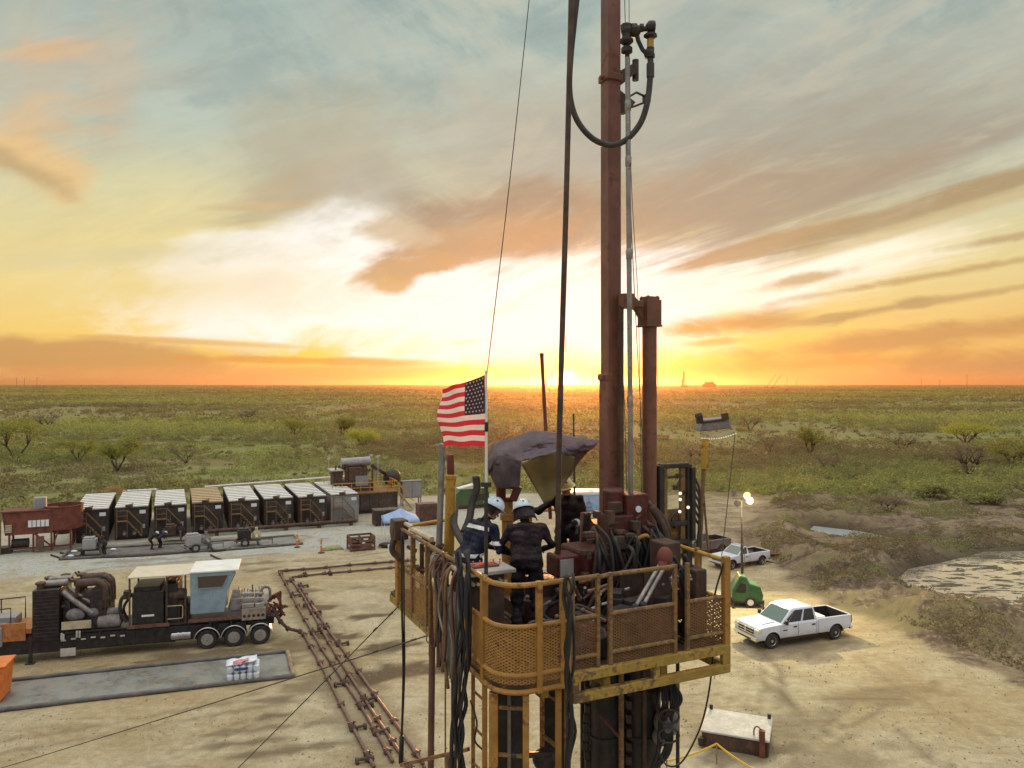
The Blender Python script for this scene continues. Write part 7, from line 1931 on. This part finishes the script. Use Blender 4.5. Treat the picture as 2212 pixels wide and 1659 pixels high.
def build_left_iron():
    r = thing('valve_cluster', 'weathered cluster of valves and small pipes behind the flag end railing', 'valve cluster', L_(-1.1, .9), RA)
    m = MB(); rs = random.Random(12)
    for k in range(16):
        p = Vector((rs.uniform(-.15, .25), rs.uniform(-.9, .9), rs.uniform(.5, 1.05))); d = Vector((rs.uniform(-1, 1), rs.uniform(-1, 1), rs.uniform(-.6, .6))).normalized(); q = p + d * rs.uniform(.1, .3)
        m.tube(p, q, rs.uniform(.02, .045), n=8); m.ball(p, .05, n=8, m=6)
    for k in range(5): m.tube((-.05, -.8 + k * .35, 0), (-.05, -.8 + k * .35, .9), .035, n=8)
    m.build('valve', 'dark_brown', r, smooth=40)
    m = MB(); m.tube((-.2, .6, 1.12), (-.1, .0, 1.08), .04, n=8); m.tube((-.2, 1.0, 1.15), (-.15, .75, 1.12), .035, n=8); m.lathe([(.1, 0), (.12, .3), (.08, .45)], (.05, .2, .5), (0, 0, 1), 12); m.build('pipe_end', 'cream', r, smooth=40)
    m = MB(); m.curve([(.25, -.6, .95), (.2, -.1, 1.25), (.35, .3, 1.45), (.3, .5, 1.7)], .055, 10); m.build('hose_arm', 'hose_rubber', r, smooth=True)
build_left_iron()
m = MB(); m.curve([P(1028, 1028, 10.8), P(1030, 1055, 10.8), P(1020, 1085, 10.8), P(1014, 1120, 10.7), P(1002, 1150, 10.6)], .055, 10); W('flex_hose', 'hose_rubber', 'thick dark hose curving down between the ochre tube and the flag pole', 'hose', m, smooth=True)
def build_hose_bundle():
    r = thing('hose_bundle', 'bundle of grey and brown hoses draped over the flag side of the basket', 'hose bundle', L_(0, 0), RA)
    rs = random.Random(21)
    for k in range(14):
        y = -.72 + k * .085 + rs.uniform(-.02, .02); top = .98 + rs.uniform(-.05, .08); bt = -.02 - .75 * max(0, (1 - k / 13)) * rs.uniform(.2, .75) - rs.uniform(0, .25)
        x = -1.42 - rs.uniform(0, .05); m = MB()
        m.curve([(-1.2, y, top - .12), (-1.33, y, top), (x, y + rs.uniform(-.05, .05), top - .15), (x - .01, y + rs.uniform(-.12, .12), top * .6 + bt * .4), (x, y + rs.uniform(-.12, .12), top * .3 + bt * .7), (x + .01, y + rs.uniform(-.1, .1), bt)], rs.uniform(.009, .022), 8, 5)
        m.build('hose', ['crate_brown', 'dark_brown', 'mid_grey', 'iron_pipe', 'ochre_worn', 'crate_brown', 'dull_steel'][rs.randrange(7)], r, smooth=True)
    m = MB(); rows = [[(-1.395 - .02 * mnoise.noise((i * .8, j * .9, 3)), -.72 + .22 * i, .72 - .26 * j - .05 * i * j * .15) for i in range(5)] for j in range(5)]; m.grid(rows); m.build('canvas_wrap', 'mid_grey', r, smooth=True, solid=.006)
build_hose_bundle()
def build_cable_bundle(name, pts, label, seed, rr=.075):
    r = thing(name, label, 'cable bundle', pts[-1]); rs = random.Random(seed)
    for k in range(7 if rr > .05 else 4):
        o = Vector((rs.uniform(-rr, rr), rs.uniform(-rr, rr) * .7, 0)); m = MB(); m.curve([p + o + Vector((rs.uniform(-.035, .035), rs.uniform(-.03, .03), 0)) for p in smooth(pts, 2)], rs.uniform(.010, .027), 8, 4); m.build('cable', ['trim_black', 'rubber', 'trim_black'][k % 3], r, world=True, smooth=True)
build_cable_bundle('cable_bundle', [P(1002, 1190, 8.9), P(1003, 1260, 8.75), P(1005, 1380, 8.7), P(1000, 1480, 8.7), P(992, 1580, 8.7), P(988, 1700, 8.7)], 'thick black bundle of cables hanging down the rounded basket corner', 3)
build_cable_bundle('cable_bundle', [P(1229, 1240, 8.25), P(1231, 1300, 8.2), P(1231, 1400, 8.2), P(1233, 1480, 8.2), P(1234, 1580, 8.3), P(1234, 1700, 8.4)], 'black cable bundle hanging down the middle of the basket front', 4, .04)
m = MB()
for (du, rr) in ((0, .022), (8, .018)): m.curve([P(980 + du, 1420, 9.2), P(978 + du, 1500, 9.2), P(980 + du * .5, 1580, 9.2), P(990 + du, 1630, 9.1), P(1000 + du, 1690, 9.1)], rr, 8)
W('hose', 'hose_rubber', 'pair of black hoses bending under the basket near the grey leg pipe', 'hose', m, smooth=True)

# ------------------------------------------------------------------ machinery on the floor
def build_tongs():
    r = thing('power_tong', 'greasy red power tong unit with hydraulic motors at the foot of the mast', 'power tong', L_(.75, -.15), RA); rs = random.Random(6)
    m = MB(); m.b2(-.30, .75, -.35, .35, .55, 1.02); m.lathe([(.30, 0), (.36, .03), (.36, .30), (.30, .34)], (.05, -.05, .62), (0, 0, 1), 24); m.b2(-.62, -.25, -.20, .18, .66, .96); m.build('body', 'red_iron', r, bevel=.04)
    m = MB(); m.b2(.15, .5, -.3, .1, 1.0, 1.45); m.b2(.42, .78, -.25, .15, .95, 1.72); m.lathe([(.13, 0), (.15, .02), (.15, .32), (.10, .36)], (.32, -.05, 1.45), (0, 0, 1), 14); m.build('motor', 'red_iron', r, bevel=.025)
    m = MB(); m.tube((.6, -.27, 1.52), (.6, -.255, 1.52), .045, n=12); m.build('gauge', 'plastic_white', r)
    m = MB(); m.b2(-.60, -.40, -.215, -.20, .70, .92); m.build('plate', 'concrete_grey', r)
    for k in range(30):
        m = MB(); x = -.2 + rs.random() * 1.05; y = -.40 + rs.random() * .2
        m.curve([(x, y, .9 + rs.random() * .5), (x + rs.uniform(-.1, .25), y - .12 - rs.random() * .1, .9 + rs.random() * .3), (x + rs.uniform(-.2, .25), y - .12, .5), (x + rs.uniform(-.3, .3), y, .05)], .018 + .012 * rs.random(), 8, 6); m.build('hydraulic_hose', ['hose_rubber', 'dark_brown', 'trim_black'][k % 3], r, smooth=True)
    m = MB(); m.curve([(.82, -.25, 1.55), (.98, -.35, 1.2), (.98, -.38, .8), (.85, -.3, .4)], .055, 10); m.curve([(.80, -.2, 1.6), (1.06, -.3, 1.25), (1.05, -.3, .7), (.9, -.25, .3)], .04, 10); m.build('hose_guard', 'dark_brown', r, smooth=True)
    for k in range(16): m = MB(); p = Vector((rs.uniform(-.4, .8), rs.uniform(-.42, -.25), rs.uniform(.45, 1.4))); m.tube(p, p + Vector((rs.uniform(-.15, .15), rs.uniform(-.08, .0), rs.uniform(-.1, .1))), .02, n=8); m.ball(p, .03, n=8, m=6); m.build('fitting', ['dull_steel', 'dark_iron', 'red_iron'][k % 3], r, smooth=40)
    m = MB()
    for k in range(22): m = MB(); m.box((rs.uniform(-.35, .8), -.36 - .08 * rs.random(), rs.uniform(.5, 1.6)), (.05 + .12 * rs.random(), .1, .04 + .14 * rs.random())); m.build('valve_body', 'dark_brown', r, bevel=.008)
    m = MB(); m.lathe([(.30, 0), (.42, .05), (.42, .42), (.30, .48)], (.60, -.3, .04), (0, 0, 1), 22); m.b2(-.3, .3, -.35, .3, .0, .55); m.build('base_drum', 'dark_iron', r, smooth=40)
    m = MB(); m.curve([(.4, -.42, 1.12), (.55, -.5, 1.2), (.7, -.42, 1.1)], .03, 8); m.build('brass_pipe', 'ochre', r, smooth=True)
build_tongs()
def build_slips():
    r = thing('slip_bowl', 'dark slip bowl assembly low on the floor in front of the three workers', 'slip bowl', L_(.25, .3), RA); rs = random.Random(9)
    m = MB(); m.lathe([(.42, 0), (.45, .05), (.45, .3), (.30, .34), (.30, .5), (.14, .52)], (0, 0, .0), (0, 0, 1), 24); m.b2(-.55, .55, -.2, .2, .1, .28); m.build('bowl', 'dark_brown', r, smooth=40)
    m = MB()
    for k in range(4): a = k * math.pi / 2 + .4; m.tube((.34 * math.cos(a), .34 * math.sin(a), .3), (.34 * math.cos(a), .34 * math.sin(a), .62), .05, n=10)
    m.build('slip_cylinder', 'dark_iron', r, smooth=40)
    m = MB()
    for k in range(10): p = Vector((rs.uniform(-.6, .6), rs.uniform(-.6, .1), rs.uniform(.15, .55))); m.tube(p, p + Vector((rs.uniform(-.2, .2), rs.uniform(-.1, .1), rs.uniform(-.05, .1))), .025, n=8)
    m.tube((-.1, -.55, .5), (.35, -.5, .52), .03, n=8); m.build('lever', 'dull_steel', r, smooth=40)
    m = MB()
    for k in range(5): m.curve([(rs.uniform(-.5, .5), -.3, .4), (rs.uniform(-.5, .6), -.6, .2), (rs.uniform(-.7, .7), -.9, .03)], .022, 8); 
    m.build('hydraulic_hose', 'hose_rubber', r, smooth=True)
build_slips()
def build_console():
    b = P(1043, 1226, 9.25); r = thing('control_console', 'grey topped control console with red levers in front of the striped coverall worker', 'console', (b.x, b.y, Z0), RA); z = b.z - Z0
    m = MB(); m.prism([(-.32, -.24), (.34, -.24), (.34, .22), (-.32, .26)], (0, 0, z - .04), (1, 0, 0), (0, 1, 0), (0, 0, .05)); m.build('top', 'concrete_grey', r, bevel=.01)
    m = MB(); m.b2(-.22, .24, -.12, .16, .05, z - .04); m.build('body', 'dark_brown', r, bevel=.02)
    m = MB()
    for k in range(5): x = -.12 + k * .09; m.tube((x, .04, z), (x + .02, .07, z + .06), .008, n=6); m.ball((x + .02, .07, z + .065), .013, n=8, m=6)
    m.curve([(-.1, .0, z + .02), (.0, -.02, z + .05), (.12, .0, z + .02)], .025, 8); m.build('lever', 'valve_red', r, smooth=40)
    m = MB(); m.b2(-.16, .20, -.06, .12, z + .01, z + .035); m.build('valve_bank', 'red_oxide', r, bevel=.01)
    for k in range(8): m = MB(); m.tube((-.2 + .06 * k, -.11, z - .12 - .03 * (k % 2)), (-.2 + .06 * k, -.20, z - .14), .022, n=8); m.build('fitting', 'cream', r)
build_console()
def build_panel():
    Yp = 11.2; c = P(1455, 1165, Yp); r = thing('gauge_stand', 'tall open dark stand with lit gauges behind the round red post', 'hydraulic panel', (c.x, c.y, Z0), RA)
    hz = lambda v: CAMZ - (v - 829) / F * Yp - Z0
    w = .25; zt, zb = hz(1003), hz(1168)
    m = MB()
    for x in (-w, w): m.b2(x - .045, x + .045, -.07, .07, 0.0, zt)
    for z in (zt, zb, hz(1128)): m.b2(-w, w, -.06, .06, z - .05, z + .02)
    m.b2(w, w + .07, -.12, .12, zb, zt - .04); m.build('frame', 'dark_iron', r, bevel=.015)
    m = MB(); m.b2(-w + .05, -w + .12, -.03, .03, zb, zt); m.b2(w - .14, w - .06, -.03, .02, zb, zt); m.b2(-w, w, .03, .05, zb + .02, hz(1100)); m.build('back_plate', 'ochre_worn', r)
    m = MB(); rs = random.Random(5)
    for k in range(8): p = Vector((rs.uniform(-.2, .2), 0, rs.uniform(zb + .1, zt - .1))); m.tube(p, p + Vector((rs.uniform(-.2, .2), 0, rs.uniform(-.2, .2))), .02, n=8); m.box(p, (.08, .06, .07))
    m.build('piping', 'dark_brown', r)
    for (u, v) in ((1463, 1064), (1463, 1077), (1480, 1094), (1462, 1103)):
        q = P(u, v, Yp); m = MB(); m.lathe([(.022, -.02), (.022, 0)], XF[r].inverted() @ q + Vector((0, -.08, 0)), (0, -1, 0), 10); m.build('gauge', 'gauge_lit', r)
    m = MB()
    for k in range(6): m.curve([(w + .1, -.05, zt - .2 - k * .12), (w + .16, -.1, zt - .5 - k * .1), (w + .08, -.12, .6), (w + .05 - .1 * k, -.2, .05)], .018, 6)
    m.build('hose', 'hose_rubber', r, smooth=True)
build_panel()
def build_ram():
    r = thing('diagonal_ram', 'pair of slanting grey hydraulic rams with a red clevis leaning on the front rail', 'hydraulic ram', P(1372, 1312, 8.95))
    m = MB(); a, b = P(1372, 1312, 8.95), P(1424, 1222, 9.3); m.tube(a, b, .026, n=10); m.tube(a + Vector((.10, .03, .02)), b + Vector((.09, .03, .02)), .026, n=10); m.build('cylinder', 'dull_steel', r, world=True, smooth=40)
    m = MB(); c = P(1436, 1203, 9.35); m.ball(c, .10, (1, 1, 1.3), n=10); m.tube(b + Vector((.04, 0, -.02)), c, .07, n=10); m.build('clevis', 'red_oxide', r, world=True, smooth=40)
    m = MB(); m.ball(a, .05, n=8); m.ball(a + Vector((.1, .03, .02)), .05, n=8); m.build('pin', 'dark_iron', r, world=True, smooth=40)
    m = MB(); rows = []
    for j in range(7):
        t = j / 6; u0 = 1449 - 16 * math.sin(math.pi * t) * .9 - 4 * t; rows.append([P(u0 + 12 + 13 * k / 4 - 5 * t * 0, 1230 + 46 * t - 4 * k / 4, 9.5 + .04 * k) for k in range(5)])
    m.grid(rows); m.build('guard_mesh', 'expanded_grey', r, world=True)
build_ram()
def build_right_valves():
    r = thing('red_valve_block', 'red valve block with dark hoses inside the pickup truck side railing', 'valve block', L_(1.35, -1.2), RA); rs = random.Random(15)
    m = MB(); m.b2(-.16, .08, -.12, .12, .25, .72); m.lathe([(.09, 0), (.11, .02), (.11, .2), (.07, .24)], (-.05, 0, .72), (0, 0, 1), 12); m.ball((-.1, -.05, .80), .09, n=10); m.build('block', 'red_iron', r, bevel=.02)
    m = MB()
    for k in range(9): x = -.2 + k * .055; m.curve([(x, -.05, 1.05 - .1 * (k % 3)), (x + .1, -.12, .8), (x + rs.uniform(0, .25), -.1, .4), (x + rs.uniform(.0, .3), .0, .04)], .02 + .01 * rs.random(), 8)
    m.build('hydraulic_hose', 'trim_black', r, smooth=True)
    m = MB(); m.b2(-.08, .20, .1, .42, .75, 1.18); m.b2(-.5, -.25, .3, .5, .0, .8); m.build('housing', 'dark_brown', r, bevel=.02)
    m = MB(); m.b2(-.5, -.24, -.28, -.05, .1, .95); m.b2(.12, .3, -.3, .0, .0, .9); m.build('post_box', 'dark_brown', r, bevel=.02)
    for k in range(9): m = MB(); p = Vector((rs.uniform(-.4, .35), rs.uniform(-.4, -.1), rs.uniform(.1, .9))); m.ball(p, .03, n=8, m=6); m.tube(p, p + Vector((rs.uniform(-.1, .1), 0, rs.uniform(-.1, .1))), .02, n=6); m.build('fitting', 'dull_steel', r, smooth=40)
build_right_valves()
def build_red_tank():
    r = thing('accumulator', 'red accumulator box with a chrome wheel behind the tall dark panel', 'accumulator', L_(1.35, .55), RA)
    m = MB(); m.b2(-.2, .45, -.3, .3, .45, .95); m.prism([(.0, .95), (.6, .8), (.6, .7), (.0, .7)], (0, -.25, 0), (1, 0, 0), (0, 0, 1), (0, .4, 0)); m.build('body', 'red_iron', r, bevel=.04)
    m = MB(); m.lathe([(.02, -.03), (.13, -.02), (.15, .0), (.13, .03), (.02, .04)], (-.10, -.42, .98), (0, 1, 0), 18); m.build('wheel', 'chrome', r, smooth=40)
    m = MB(); m.b2(-.3, .1, -.4, .2, .1, .8); m.b2(-.28, .08, -.38, .1, .8, 1.22); m.build('cabinet', 'black_paint', r, bevel=.02)
build_red_tank()
# extra hoses over the floor
for k in range(9):
    rs = random.Random(40 + k); x0, y0 = rs.uniform(-.3, 1.3), rs.uniform(-1.5, -.9)
    m = MB(); pts = [L_(x0, y0, .04)]
    for j in range(4): pts.append(L_(x0 + rs.uniform(-.5, .5), y0 + rs.uniform(-.25, .6), rs.uniform(.04, .5)))
    m.curve(pts, rs.uniform(.018, .03), 8); m.build('hydraulic_hose', ['hose_rubber', 'dark_brown', 'trim_black'][k % 3], label='dark hydraulic hose tangled among others on the basket floor', cat='hose', group='hydraulic hoses tangled on the basket floor', smooth=True)
def build_manifold_floor():
    r = thing('hydraulic_manifold', 'low dark hydraulic manifold behind the front mesh panels', 'manifold', L_(.35, -1.25), RA); rs = random.Random(33)
    m = MB()
    for k in range(18): m.box((rs.uniform(-.55, .7), rs.uniform(-.25, .35), rs.uniform(.08, .55)), (rs.uniform(.08, .3), rs.uniform(.08, .25), rs.uniform(.06, .25)), rs.random())
    m.build('block', 'dark_iron', r, bevel=.01)
    for k in range(16): m = MB(); p = Vector((rs.uniform(-.6, .8), rs.uniform(-.3, .3), rs.uniform(.15, .75))); d = Vector((rs.uniform(-1, 1), rs.uniform(-.4, .4), rs.uniform(-.4, .4))).normalized(); m.tube(p, p + d * .3, .022, n=8); m.ball(p, .032, n=8, m=6); m.build('pipe', 'iron_pipe', r, smooth=40)
    for k in range(12): m = MB(); p = Vector((rs.uniform(-.6, .8), rs.uniform(-.35, .1), rs.uniform(.2, .7))); m.tube(p, p + Vector((.07, 0, .01)), .018, n=8); m.build('fitting', 'dull_steel', r, smooth=40)
build_manifold_floor()

# ------------------------------------------------------------------ lamp head on the basket
def build_lamp_pole():
    Y = 11.6; top = P(1541, 938, Y); r = thing('lamp_pole', 'dark lamp head with a chain of bulbs on a slim pole beside the basket', 'lamp pole', L_(1.9, .3, 0))
    b = L_(1.62, .2, 0)
    m = MB(); m.tube(P(1523, 948, Y), P(1512, 1180, Y), .034, n=8); m.tube(P(1523, 952, Y), P(1524, 1010, Y), .05, n=8); m.tube(P(1519, 1060, Y), P(1530, 1190, Y), .018, n=6); m.tube(P(1512, 1180, Y), P(1509, 1330, Y), .034, n=8); m.build('pole', 'ochre_worn', r, world=True, smooth=40)
    m = MB(); m.tube(P(1523, 947, Y), P(1522, 1012, Y), .055, n=8); m.build('sleeve', 'bright_yellow', r, world=True, smooth=40)
    m = MB(); m.prism([(-.25, 0), (.24, .05), (.20, .22), (-.18, .18)], P(1547, 932, Y), (1, 0, 0), (0, 0, 1), (0, .4, 0)); hd = m.build('head', 'mid_grey', r, world=True, bevel=.02)
    m = MB(); m.bar(P(1510, 898, Y), P(1512, 914, Y), .09); m.bar(P(1565, 892, Y), P(1567, 906, Y), .09); m.bar(P(1512, 913, Y), P(1568, 906, Y), .03); m.tube(P(1503, 900, Y), P(1516, 897, Y), .05, n=8); m.build('lug', 'dark_brown', r, world=True)
    m = MB()
    ps = [P(1516 + 72 * t, 944 - 10 * t + 5 * math.sin(math.pi * t), Y) for t in [k / 14 for k in range(15)]]
    m.path(ps, .012, 6); m.build('chain', 'dull_steel', r, world=True)
    m = MB(); 
    for p in ps[::1]: m.ball(p - Vector((0, .02, .015)), .013, n=8, m=6)
    m.build('bulb', 'bulb_lit', r, world=True, smooth=True)
    m = MB(); m.bar(P(1516, 938, Y), P(1588, 930, Y), .03); m.bar(P(1588, 930, Y), P(1580, 918, Y), .025); m.build('outrigger', 'cream', r, world=True)
build_lamp_pole()

# ------------------------------------------------------------------ tower under the basket
def build_jack():
    r = thing('hydraulic_jack', 'black hydraulic jack cylinders carrying the basket, going down to the ground', 'hydraulic jack', (1.35, 10.1, 0), RA)
    for (u, Y, rr) in ((1305, 9.9, .19), (1384, 10.0, .26)):
        p = P(u, 1480, Y); m = MB(); m.tube((p.x, p.y, .6), (p.x, p.y, Z0 - .2), rr, n=22)
        for z in (10.5, 10.0, 9.4): m.lathe([(rr, 0), (rr * 1.12, .01), (rr * 1.12, .05), (rr, .06)], (p.x, p.y, z), (0, 0, 1), 22)
        m.build('cylinder', 'black_paint', r, world=True, smooth=40)
    for (u, Y, rr, mt) in ((1342, 9.6, .035, 'ochre_worn'), (1356, 10.4, .05, 'black_paint'), (1392, 9.7, .03, 'dark_brown'), (1268, 10.2, .04, 'dark_iron'), (1258, 10.4, .03, 'black_paint')):
        p = P(u, 1500, Y); m = MB(); m.tube((p.x, p.y, .6), (p.x, p.y, Z0 - .2), rr, n=10); m.build('leg_rod', mt, r, world=True, smooth=40)
    m = MB(); m.b2(-1.3, 1.0, -1.0, 1.2, 0.0, .6); m.build('base', 'dark_iron', r)
    m = MB(); m.tube(P(1296, 1545, 9.5), P(1336, 1590, 9.5), .018, n=8); m.build('red_rod', 'red_iron', r, world=True)
    rs = random.Random(2)
    for k in range(9): m = MB(); p = P(1262 + rs.uniform(-6, 10), 1490 + 20 * k, 9.9); m.box(p, (.07, .07, .1)); m.tube(p, p + Vector((.1, 0, rs.uniform(-.1, .1))), .02, n=6); m.build('fitting', 'dark_iron', r, world=True)
    for k in range(6): m = MB(); p = P(1358, 1490 + 30 * k, 9.8); m.box(p, (.06, .1, .1)); m.build('fitting', 'dark_iron', r, world=True)
    m = MB()
    for k in range(9):
        u0 = 1422 + rs.uniform(0, 34); m.curve([P(u0, 1476, 9.7), P(u0 + rs.uniform(-10, 16), 1515, 9.6), P(1424 + rs.uniform(0, 30), 1560, 9.6), P(1420 + rs.uniform(0, 30), 1620, 9.6), P(1405, 1670, 9.6)], .016 + .01 * rs.random(), 8)
    m.build('hydraulic_hose', 'trim_black', r, world=True, smooth=True)
    m = MB(); m.ball(P(1440, 1560, 9.7), .17, (1, .8, 1.1), n=12); m.ball(P(1428, 1590, 9.7), .12, n=10); m.lathe([(.1, 0), (.12, .2)], P(1448, 1508, 9.8), (0, 0, 1), 12); m.build('regulator', 'mid_grey', r, world=True, smooth=True)
    m = MB(); 
    for k in range(2): m.path([P(1445 + 22 * math.cos(t), 1548 + 40 * k + 16 * math.sin(t), 9.55) for t in [2 * math.pi * i / 16 for i in range(16)]], .014, 6, closed=True)
    m.build('coiled_hose', 'hose_rubber', r, world=True)
    p = P(1464, 1460, 9.9); m = MB(); m.tube((p.x, p.y, .6), (p.x, p.y, Z0 - .1), .025, n=8); m.build('leg_rod', 'dark_iron', r, world=True)
    return r
build_jack()
def build_access():
    r = thing('access_tower', 'yellow framed access ladder tower with dark panels under the rounded basket corner', 'access tower', (.15, 8.9, 0), RA)
    zt = Z0 - .14
    for (u, Y, w) in ((1022, 8.9, .045), (1047, 8.6, .06), (1066, 8.35, .10), (1136, 8.3, .07), (1171, 8.8, .055), (1206, 8.5, .07), (1224, 8.7, .055), (1100, 8.9, .04)):
        p = P(u, 1500, Y); m = MB(); m.b2(p.x - w / 2, p.x + w / 2, p.y - w / 2, p.y + w / 2, 0.0, zt); m.build('post', 'ochre', r, world=True, bevel=.006)
    m = MB(); a, b = P(1070, 1500, 8.55), P(1132, 1500, 8.5)
    m.b2(a.x, b.x, a.y, a.y + .02, 0.1, zt - .10); m.build('dark_panel', 'black_paint', r, world=True)
    m = MB()
    for k in range(24):
        z = zt - .2 - k * .42; p, q = P(1022, 1500, 8.9), P(1047, 1500, 8.6); m.tube((p.x, p.y, z), (q.x, q.y, z), .016, n=6)
    m.build('rung', 'ochre_worn', r, world=True)
    for k in range(20):
        z = zt - .16 - k * .52
        for (u0, Y0, u1, Y1) in ((1066, 8.35, 1136, 8.3), (1171, 8.8, 1206, 8.5)):
            p, q = P(u0, 1500, Y0), P(u1, 1500, Y1); m = MB(); m.bar((p.x, p.y, z), (q.x, q.y, z), .035); m.build('cross_rail', 'ochre_worn', r, world=True)
    m = MB(); a, b = P(1176, 1500, 9.1), P(1226, 1500, 9.0); m.b2(a.x, b.x, a.y, a.y + .02, 0.1, zt - .1); m.build('dark_panel', 'black_paint', r, world=True)
    m = MB(); p = P(1100, 1500, 8.45); m.tube((p.x, p.y, .1), (p.x, p.y, zt), .022, n=8); m.build('centre_pipe', 'dull_steel', r, world=True)
    m = MB(); a = P(1180, 1640, 8.7); m.ball(a, .16, (1, 1, .8), n=12); m.bar(P(1105, 1632, 8.3), P(1190, 1628, 8.5), .05); m.build('winch', 'dark_iron', r, world=True, smooth=True)
    return r
build_access()
def build_leg_pipes():
    r = thing('stair_leg_pipe', 'grey brown leg pipe with an ochre cross arm under the flag side of the basket', 'leg pipe', (-1.1, 10.4, 0))
    p = P(934, 1400, 10.4); m = MB(); m.tube((p.x - .12, p.y, 0), (p.x, p.y, Z0 - .12), .045, n=12); m.build('pipe', 'iron_pipe', r, world=True, smooth=40)
    q = P(962, 1400, 10.0); m = MB(); m.tube((q.x, q.y, 0), (q.x, q.y, Z0 - .12), .012, n=6); m.build('conduit', 'ochre_worn', r, world=True)
    m = MB(); m.bar(P(867, 1652, 10.6), P(1012, 1618, 9.6), .045); m.tube(P(970, 1630, 9.9), P(968, 1720, 9.9), .05, n=8); m.build('cross_arm', 'ochre_worn', r, world=True)
    m = MB(); m.curve([P(925, 1366, 10.4), P(921, 1382, 10.4), P(927, 1388, 10.4), P(931, 1376, 10.4)], .008, 5); m.build('hook', 'wire', r, world=True)
build_leg_pipes()
m = MB(); m.curve([P(1016, 1512, 8.9), P(1030, 1560, 8.8), P(1026, 1600, 8.8), P(1050, 1625, 8.7)], .012, 6); W('hose', 'hose_rubber', 'thin black hose looping over the ladder rungs under the basket', 'hose', m, smooth=True)
# ------------------------------------------------------------------ workers
def on_floor(lx, ly): p = L_(lx, ly, .012); return (p.x, p.y, p.z)
CO = ['navy_cloth', 'skin', 'hair', 'glove', 'boot']; CO2 = ['dark_cloth', 'skin', 'hair', 'dark_cloth', 'boot']
def face(dx, dy): return math.atan2(dy, dx) - math.pi / 2          # turn +y of the figure to (dx, dy)
def put_person(u, v_head, Y, *a, **kw): pass
w1 = person('worker in navy coveralls with reflective stripes and white hard hat leaning over the console', (P(1023, 900, 10.0).x, 10.0, Z0 + .012), face(.78, .62),
    stand(pelvis=(0, -.10, .95), neck=(.0, .20, 1.43), head=(.02, .30, 1.545), hd=(.05, .82, -.52), sho_l=(-.20, .15, 1.345), sho_r=(.20, .17, 1.34), elb_l=(-.30, .22, 1.09), elb_r=(.34, .16, 1.08), wri_l=(-.17, .47, .99), wri_r=(.16, .46, .98),
          hip_l=(-.10, -.10, .92), hip_r=(.10, -.10, .92), kne_l=(-.13, -.02, .50), kne_r=(.13, .0, .50), ank_l=(-.14, -.08, .10), ank_r=(.14, -.05, .10), toe_l=(-.16, .2, 0), toe_r=(.16, .2, 0)),
    CO, stripes=[('yoke', lambda p: abs((p.z - 1.335) - .12 * abs(p.x) * 0 + (p.y - .1) * .25) < .024 and p.z > 1.15 and abs(p.x) < .21), ('arm', lambda p: abs(p.x) > .235 and abs(p.z - 1.17) < .022), ('waist', lambda p: abs(p.z - 1.02) < .022 and abs(p.x) < .2 and p.y < .12)], hat='hard_hat_white')
w2 = person('worker with back turned in plain dark coveralls and white hard hat with neck shade', (P(1138, 900, 9.75).x, 9.75, Z0 + .012), face(-.04, 1),
    stand(pelvis=(0, -.04, .97), neck=(-.01, .14, 1.43), head=(-.03, .25, 1.54), hd=(-.22, .85, -.5), sho_l=(-.205, .07, 1.365), sho_r=(.205, .07, 1.365), elb_l=(-.34, .14, 1.13), elb_r=(.34, .14, 1.13), wri_l=(-.22, .38, 1.02), wri_r=(.22, .38, 1.02)),
    CO2, hat='hard_hat_white', shade=True)
w3 = person('worker facing the camera in a cream hard hat with one arm reaching out', (P(1227, 900, 12.0).x, 12.0, Z0 + .012), face(-.22, -1),
    stand(neck=(0, .05, 1.46), head=(.02, .11, 1.60), hd=(.28, .9, -.25), elb_r=(.45, .14, 1.22), wri_r=(.66, .30, 1.30), elb_l=(-.28, .03, 1.14), wri_l=(-.10, .26, 1.06)),
    CO2, stripes=[('cuff', lambda p: (abs(p.x - .60) < .022) or (p.x < -.05 and p.y > .10 and abs(p.y - .19) < .02 and abs(p.z - 1.08) < .1))], hat='hard_hat_cream')
# two far workers bending over a hose by the tanks
for k, (u, v, fx, lb) in enumerate(((328, 1187, (.8, .4), 'small far worker in dark clothes and white hard hat stooping by the third tank'), (346, 1184, (.5, .8), 'small far worker with a white hard hat bending lower beside the stooping one'))):
    g = G(u, v); bend = .35 + .12 * k
    person(lb, g, face(*fx), stand(pelvis=(0, -.15, .88), neck=(0, .26 + .1 * k, 1.28 - .12 * k), head=(0, .38 + .1 * k, 1.36 - .14 * k), hd=(0, .8, -.6), sho_l=(-.19, .2 + .1 * k, 1.23 - .12 * k), sho_r=(.19, .2 + .1 * k, 1.23 - .12 * k), elb_l=(-.24, .36, .98), elb_r=(.24, .36, .98), wri_l=(-.12, .52, .78), wri_r=(.12, .52, .78),
        hip_l=(-.1, -.14, .86), hip_r=(.1, -.14, .86), kne_l=(-.12, .05, .48), kne_r=(.12, .05, .48)), CO if k else CO2, voxel=.016, hat='hard_hat_white')
# ------------------------------------------------------------------ evening haze
def build_haze():
    m = bpy.data.materials.new('haze'); m.use_nodes = True
    n = NT(m.node_tree); n.n.remove(n.n['Principled BSDF'])
    v = n.node('ShaderNodeVolumePrincipled')
    v.inputs['Color'].default_value = (0.97, 0.60, 0.36, 1); v.inputs['Density'].default_value = HAZE; v.inputs['Anisotropy'].default_value = 0.86
    n.l.new(v.outputs[0], n.n['Material Output'].inputs['Volume'])
    M['haze'] = m
    mb = MB(); mb.b2(-9400, 9400, -440, 14400, -2.5, 66); o = mb.build('haze', 'haze', label='thin warm evening haze over the whole plain', cat='haze', kind='stuff')
HAZE = 0.00009
build_haze()
